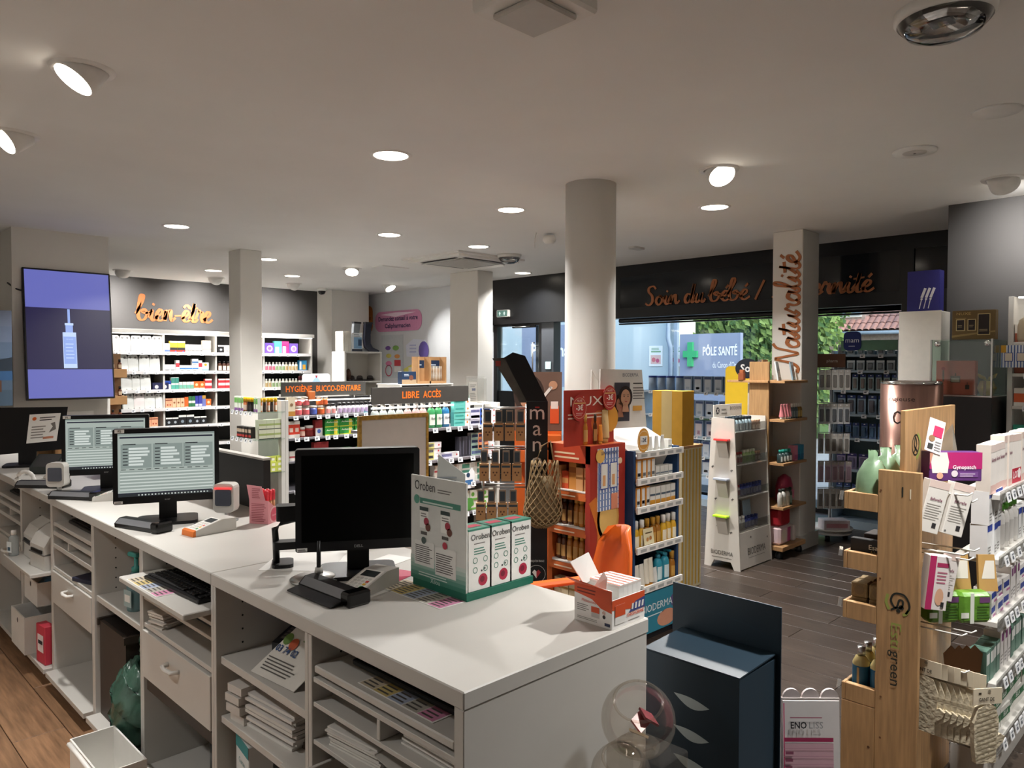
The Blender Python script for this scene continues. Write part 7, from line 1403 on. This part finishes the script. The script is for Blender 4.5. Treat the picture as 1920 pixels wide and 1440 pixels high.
for k, (x, y, z) in enumerate(((2.885, 1.06, .728), (2.885, 1.06, .7845), (2.885, .995, .728), (2.885, .995, .7845), (2.95, 1.06, .728), (2.95, 1.06, .7845))): SPP.put((x, y, z), -PI/2 + .05, ('lower', 'upper')[k % 2] + ' ' + SPP.desc + (', outer column', ', inner column', ', back column')[k//2], 'Aleppo soap cubes')
BSH = MB(); BSH.lathe([(.028, 0), (.03, .01), (.03, .115), (.02, .135), (.013, .14)], clear('amber_liquid', '#d9c68a', .1, .5), (0, .03), n=14); BSH.lathe([(.0305, .012), (.0305, .105)], mat('petrol_label', '#1f5673', .45), (0, .03), n=14, cap=False); BSH.box(-.004, .004, -.0012, .0, .015, .1, P('#a98a5a'))
BSC = MB(); BSC.lathe([(.0145, .14), (.0145, .172)], METAL, (0, .03), n=12); BSP = Proto('shampoo_bottle', 'bottle', 'blue labelled bottle with silver cap in the lowest wooden tray', .06, .06, .172, BSH, [('cap', BSC)])
for k, (x, y) in enumerate(((2.885, 1.06), (2.885, .996), (2.95, 1.06), (2.95, .996), (3.015, 1.05))): BSP.put((x, y, .4195), -PI/2, ('outer front', 'inner front', 'outer middle', 'inner middle', 'rear')[k] + ' ' + BSP.desc, 'blue bottles')
b = MB(); b.bbox(0, .06, 0, .05, 0, .11, P('#c9322c'), .002); Dec(b, (0, .05, 0), (0, -1, 0)).rect(0, 0, .05, .06, P('#e6dcd2')); solo('red_carton', b, 'small red and white carton above the silver-capped bottles', 'carton', (3.1, .99, .4195))
# hanging goods on the right side of the rack
def tilted(name, w_, d_, h, base, loc, rot, lab, deco, cat='carton'):
    b = MB(); b.bbox(-w_/2, w_/2, 0, d_, -h, 0, base if not isinstance(base, str) else P(base), .0015); deco(Dec(b, (-w_/2, 0, -h)), w_, h); return solo(name, b, lab, cat, loc, rot=rot)
def safdeco(d, w_, h): d.rect(0, h*.86, w_, h, P('#d9c4bb')).text('Saforelle', w_/2, h*.62, h*.055, P('#7a3f55'), 'c', 1, w_*.6).lines(w_*.1, w_*.9, h*.25, h*.58, 7, P('#aaa6a0'), 1, .3).rect(w_*.6, h*.1, w_*.8, h*.2, P('#2f2d30')).circ(w_*.12, h*.06, w_*.05, P('#6a6a6a'))
for k, (x, y, z, lab) in enumerate(((2.915, .80, 1.245, 'left of the two tilted white cartons hanging on the hooks'), (2.975, .74, 1.235, 'right of the two tilted white cartons hanging on the hooks'))): tilted('hanging_carton', .072, .045, .185, '#e3dfd8', (x, y, z), (.0, math.radians(14), -PI/4), lab, safdeco)
def saf2(d, w_, h): d.rect(0, 0, w_*.3, h, P('#b02a5f')).rect(w_*.35, h*.8, w_*.9, h*.88, P('#a5305a')).circ(w_*.6, h*.25, w_*.2, P('#d9a98a'), 2, 12, h*.16).lines(w_*.4, w_*.9, h*.5, h*.75, 4, P('#b56a80')).rect(w_*.7, h*.06, w_*.85, h*.16, P('#2a2a2c'), 3)
tilted('hanging_carton', .075, .045, .19, '#e3dbd8', (2.90, .79, .985), (0, math.radians(6), -PI/4), 'white and magenta carton hanging under the tilted pair', saf2); tilted('hanging_carton', .06, .045, .17, '#dcd6d2', (2.97, .775, .985), (0, math.radians(10), -PI/4), 'white carton hanging behind the magenta one', safdeco)
b = MB(); b.bbox(-.095, .095, 0, .06, 0, .105, P('#5a2f6f'), .003); d = Dec(b, (-.095, 0, 0)); d.rect(0, .045, .19, .105, P('#b0246a')).text('Gynopatch', .125, .045, .014, P('#f0e6ee'), 'c', 1, .085, 3).rect(.105, .015, .175, .035, P('#6f4585'), 2).lines(.11, .165, .018, .033, 2, P('#cdb9d6'), 3).circ(.09, .028, .012, P('#d9cfd6'), 3)
d.poly([(.01, .03), (.065, .03), (.07, .07), (.062, .105), (.012, .105), (.005, .07)], P('#e6ddd8'), 2).poly([(0, .06), (.012, .1), (.005, .105), (0, .105)], P('#c9937a'), 3).circ(.037, .02, .012, P('#d9a98f'), 3)
solo('patch_carton', b, 'magenta and violet patch carton on the wooden rack', 'carton', (3.05, .79, 1.232), -PI/4)
b = MB(); b.slab([(-.03, 0, 0), (.03, 0, .0), (.025, .03, .12), (-.035, .03, .12)], .002, P('#e8dcdd')); d = Dec(b, (-.033, -.001, 0), (1, 0, 0), (0, .03, .12)); d.rect(.02, .06, .055, .1, P('#c9305a')).circ(.02, .05, .012, P('#8a6a4a')).rect(.01, .01, .03, .03, P('#333')).lines(.035, .06, .01, .05, 4, P('#888')); solo('tilted_card', b, 'tilted pink and white shelf card above the magenta patch carton', 'card', (2.985, .85, 1.338), rot=(0, .35, -PI/4))
b = MB(); b.add([(-.07, 0, 0), (.07, .02, 0), (0, .1, 0), (.03, .03, .13)], [(0, 1, 3), (1, 2, 3), (2, 0, 3), (0, 2, 1)], mat('silver_foil', '#b9b4a9', .25, metal=.7, noise=.2)); solo('foil_pyramid', b, 'silver foil pyramid pouch standing behind the magenta patch carton', 'pouch', (3.2, .82, 1.3))
for k, (x, y, lab) in enumerate(((2.99, .80, 'left green pack of pads hanging on the wooden rack'), (3.07, .72, 'right green pack of pads hanging on the wooden rack'))):
    b = MB(); b.bbox(-.06, .06, 0, .06, -.11, 0, mat('lime_film', '#5f8f2f', .3, noise=.2, scale=20, bump=.3), .012); d = Dec(b, (-.06, 0, -.11)); d.rect(.035, 0, .05, .11, P('#d9dcd2')).rect(.0, .02, .03, .04, P('#e3e6dc'), 2).rect(.07, .075, .11, .095, P('#6a3f6f'), 2).lines(.06, .11, .02, .07, 5, P('#3f6a24'), 2); d2 = Dec(b, (.06, 0, -.11), (0, 1, 0)); d2.rect(.005, .01, .055, .1, P('#e3ddde')).rect(.012, .06, .05, .075, P('#6a3f6f'), 2)
    solo('pad_pack', b, lab, 'pack', (x, y, .835), -PI/4 + .1)
for k, (x, y, lab) in enumerate(((3.10, .775, 'left kraft stand-up bag with clear window'), (3.165, .705, 'right kraft stand-up bag with clear window'))):
    b = MB(); b.slab([(-.035, 0, -.13), (.035, 0, -.13), (.03, .02, 0), (-.03, .02, 0)], .012, mat('kraft_film', '#b58f55', .45)); d = Dec(b, (-.035, 0, -.13), (1, 0, 0), (0, .02, .13)); d.poly([(.012, .045), (.06, .045), (.062, .11), (.03, .11)], P('#d9d4c9', .2)); solo('kraft_bag', b, lab, 'bag', (x, y, .955), -PI/4)
# bath gloves with kraft headers
def glove(loc, rz, lab, full=False):
    t = thing('bath_glove', lab, 'bath glove', loc, rz, 'bath gloves on the wooden rack')
    b = MB(); b.slab([(-.055, 0, -.055), (.055, 0, -.055), (.055, 0, 0), (-.055, 0, 0)], .004, P('#d9cdb5')); d = Dec(b, (-.055, 0, -.055))
    d.text('GANT DE', .05, .012, .012, P('#3a3026'), 'c', 1, .06).rect(.02, .035, .03, .042, P('#3a3026')); d.circ(.06, .045, .006, P('#8a8270'), 2, 8); part('header_card', b, t)
    b = MB(); pf = [(-.048, -.2), (-.05, -.1), (-.04, -.055), (.03, -.055), (.045, -.09), (.045, -.15), (.07, -.165), (.072, -.19), (.05, -.2), (.04, -.215), (.035, -.26), (-.045, -.26)]
    pf = [(-.04, -.26), (.035, -.26), (.036, -.215), (.062, -.19), (.068, -.17), (.05, -.16), (.042, -.165), (.045, -.11), (.03, -.065), (-.005, -.056), (-.035, -.07), (-.05, -.12), (-.048, -.2)]
    b.prism(pf, 0, .02, mat('sisal', '#c9bda3', .9, noise=.2, scale=60, bump=.4), 'y')
    if full:
        d = Dec(b, (0, 0, 0))
        for i in range(11): z = -.245 + i*.016; d.stroke([(-.04, z), (.034, z+.018)], .003, P('#a3977c'), brush=False)
    part('glove', b, t)
for i in range(8): glove((2.925 + .006*i, .845 - .018*i, .60 - .003*i), -PI/4 - .9 + .05*i, 'bath glove with kraft header, %s along the hook' % ('first', 'second', 'third', 'fourth', 'fifth', 'sixth', 'seventh', 'eighth')[i])
glove((2.955, .655, .545), -PI/4 + .15, 'nearest bath glove, ribbed side showing, at the end of the hook', True)
for i in range(4):
    b = MB(); b.slab([(-.02, 0, -.1), (.02, 0, -.1), (.028, 0, -.03), (.0, 0, 0), (-.028, 0, -.03)], .006, P('#7a5230')); solo('wooden_brush', b, 'brown wooden brush %s of four behind the bath gloves' % ('first', 'second', 'third', 'last')[i], 'brush', (3.08 + i*.022, .80 - i*.02, .62), -PI/4)
# ------------------------------------------------------------------ white gondola of hygiene products
FGd = Frame((3.32, .72, 0)); zw = (1.155, .905, .66, .42, .17)
rack('gondola', 'white gondola of intimate care products at the right edge, behind the wooden rack', FGd, 1.5, .17, zw, 1.16, tags=.09, lip=ACRYL, back=False, sides='right', base=.14)
SAF = carton('wash_carton', 'white carton with pink swoosh', .075, .05, .19, '#e6e0da', ((.85, 1, '#d9c9c2'), (0, .18, '#d9b5ad')), 'Saforelle', '#7a3f55', n=0, th=.014, tv=.66, side='#d6cdc4'); SAFT = carton('wash_carton', 'tall white carton with pink foot', .06, .05, .21, '#e3ddd6', ((.86, 1, '#d3bdb3'), (.0, .14, '#d9b5ad')), 'Saforelle', '#7a3f55', th=.013, tv=.62, side='#d0c4ba'); LOT = carton('promo_carton', 'white pack with red lot banner', .15, .05, .205, '#e3ddd6', ((.0, .3, '#b52a40'), (.86, 1, '#d3bdb3')), 'LOT', '#f0e0e0', th=.03, tv=.1, dots=((.82, .18, .022, '#efe3e3'),))
gw = ['white gondola %s shelf' % s for s in ('top', 'second', 'third', 'fourth', 'bottom')]
row(FGd, .0, 1.156, [(SAF, 3), (SAFT, 2), (LOT, 1), (SAFT, 4)], gw[0], gap=.003)
row(Frame((3.12, .83, 0)), .0, 1.3, [(SAF, 2)], 'behind the foil pyramid pouch') if False else None
BWB = carton('wash_carton', 'white carton with royal blue top', .06, .06, .13, '#e3e3e2', ((.8, 1, '#27409c'),), n=3, side='#dcdcdc'); RDB = bottle('wash_bottle', 'white bottle with dark red neck and green cap', .035, .18, '#e3e0dc', '#5fae3a', '#c9c6c2', neck=.5, caph=.14); BWL = carton('wash_carton', 'low white carton with navy band', .1, .06, .06, '#e3e1de', ((.3, .7, '#2b3f8f', .1, .9), (.0, .15, '#b56a9c', .5, 1))); GRBX = carton('wash_carton', 'grey-green and white carton', .05, .06, .125, '#5f8072', ((.55, .9, '#d9dcd8', .1, .95),), n=0, side='#54766a'); SELA = carton('wash_carton', 'white carton with green lettered band', .12, .08, .075, '#e0dfd8', ((.35, .75, '#2f6b45'),), 'ELLA', '#e6ece4', th=.02, tv=.47); PLW = carton('wash_carton', 'white carton with plum corner', .055, .06, .15, '#dedad8', ((.7, .92, '#7a3f70', .4, 1),), n=3)
row(FGd, .0, .906, [(BWB, 3, 2), .02, (RDB, 4), (BWB, 4)], gw[1], gap=.003); row(FGd, .04, .661, [(BWL, 3, 2), (PLW, 3), (BWL, 3, 2)], gw[2], gap=.004); row(FGd, .0, .421, [(GRBX, 4, 1), (PLW, 3), (GRBX, 5, 1)], gw[3], gap=.003); row(FGd, .0, .171, [(SELA, 6, 2)], gw[4], gap=.004)
# ================================================================== FOREGROUND
NAVY = mat('petrol_card', '#182d3b', .5, noise=.08, scale=5)
t = thing('cardboard_display', 'dark petrol blue cardboard display with white crescent slots in the foreground', 'display box', (1.76, .94, 0))
b = MB(); b.box(0, .2, 0, .295, 0, .842, NAVY); part('box', b, t)
b = MB(); b.slab([(-.001, .296, .8435), (-.001, -.001, .8435), (.2, -.001, .853), (.2, .296, .853)][::-1], .004, NAVY); part('lid', b, t)
b = MB(); b.bbox(.205, .211, -.012, .335, 0, .985, NAVY, .001); d = Dec(b, (.205, .335, 0), (0, -1, 0)); d.stroke(catmull([(.06, .9), (.12, .925), (.27, .91), (.3, .89)]), .003, P('#1a3040'), brush=False); part('back_panel', b, t)
for z in (.738, .649, .569, .49):
    b = MB(); pts = [(.1 + .11*q/10, .012 - .012*q/10 - .022*math.sin(PI*q/10)) for q in range(11)] + [(.21 - .11*q/10, .0 + .012*q/10 + .007*math.sin(PI*q/10)) for q in range(1, 10)]; Dec(b, (0, .295, z), (0, -1, 0), lift=.001).poly(pts, P('#b9c4c6')); part('crescent_slot', b, t)
t = thing('pink_leaflet_stand', 'white and pink leaflet stand with scalloped back beside the blue display', 'leaflet stand', (2.225, .93, 0), -PI/4)
b = MB(); b.bbox(-.1, .075, .03, .04, .0, .64, P('#cfc4c2'), .001)
for i in range(3): b.prism([(-.07 + i*.058 + .027*math.cos(PI*q/10), .64 + .027*math.sin(PI*q/10)) for q in range(11)], .031, .039, P('#cfc4c2'), 'y')
part('scalloped_back', b, t)
b = MB(); b.slab([(-.1, .0, .33), (.07, 0, .33), (.07, .02, .635), (-.1, .02, .635)], .004, P('#e6e1e0')); d = Dec(b, (-.1, -.001, .33), (1, 0, 0), (0, .02, .305), .001)
d.text('ENO', .02, .225, .02, P('#2a2a2e'), 'l', 1, .05).text('LISS', .075, .225, .02, P('#9a9a9c'), 'l', 0, .045).lines(.02, .13, .255, .262, 1, P('#a5506a')).rect(.0, .185, .15, .197, P('#a5305a')).rect(.0, .03, .15, .18, P('#d9aeba'))
for i in range(6): d.rect(.0, .165 - i*.024, .15, .167 - i*.024, P('#c99aa8'), 2)
d.lines(.005, .03, .04, .17, 6, P('#8f4f66'), 3).rect(-.0, .0, .003, .3, P('#c9406f'), 2); part('leaflet', b, t)
b = MB(); b.box(-.1, .075, -.08, .03, 0, .02, P('#cfc4c2')); b.box(-.1, .075, -.02, .03, .02, .32, P('#d9d2d0')); part('foot', b, t)
CG = clear('clear_plastic', '#f6f3ef', .035, .02)
def globe(x, y, z, r, lab, tilt, inside):
    t = thing('plastic_globe', lab, 'globe', (x, y, z - r), 0)
    b = MB(); n = 14
    b.lathe([(r*math.sin(a), r - r*math.cos(a)) for a in [PI*.78*i/n + .001 for i in range(n+1)]], CG, n=28, cap=False); o = part('bowl', b, t, rot=tilt)
    b = MB(); rr_ = r*math.sin(PI*.78); b.tube([(rr_*math.cos(q), rr_*math.sin(q), r - r*math.cos(PI*.78)) for q in [2*PI*i/28 for i in range(29)]], .0035, CG, 6); part('rim', b, t, rot=tilt)
    b = MB(); b.lathe([(.05, 0), (.052, .012)], CG, n=20); part('foot', b, t, (0, 0, -.012))
globe(1.49, 1.06, .82, .088, 'larger clear plastic globe hanging over the blue display at the counter end', (0, -.5, .6), 0); globe(1.36, 1.02, .74, .068, 'smaller clear plastic globe at the bottom edge of the picture', (0, -.4, .8), 0)
t = thing('globe_stand', 'clear acrylic stand under the plastic globes', 'stand', (1.45, 1.0, 0))
b = MB(); b.bbox(-.15, .0, -.06, .1, 0, .659, CG, .004); part('plinth', b, t)
b = MB(); b.bbox(.0005, .12, -.03, .13, 0, .719, CG, .004); part('step', b, t)
for i, (x, y, z, c, lab) in enumerate(((1.50, 1.06, .765, '#a5595c', 'rose foil sweet lying in the larger globe'), (1.525, 1.05, .775, '#8f4a50', 'dark rose sweet leaning in the larger globe'), (1.48, 1.05, .752, '#c9b59a', 'gold foil sweet in the larger globe'), (1.36, 1.02, .685, '#5f7a55', 'green leaflet card lying in the smaller globe'))):
    b = MB(); b.slab([(-.02, -.015, 0), (.022, -.012, .01), (.02, .02, .03), (-.015, .018, .02)], .006, P(c, .3)); solo('sweet', b, lab, 'sweet', (x, y, z), i)
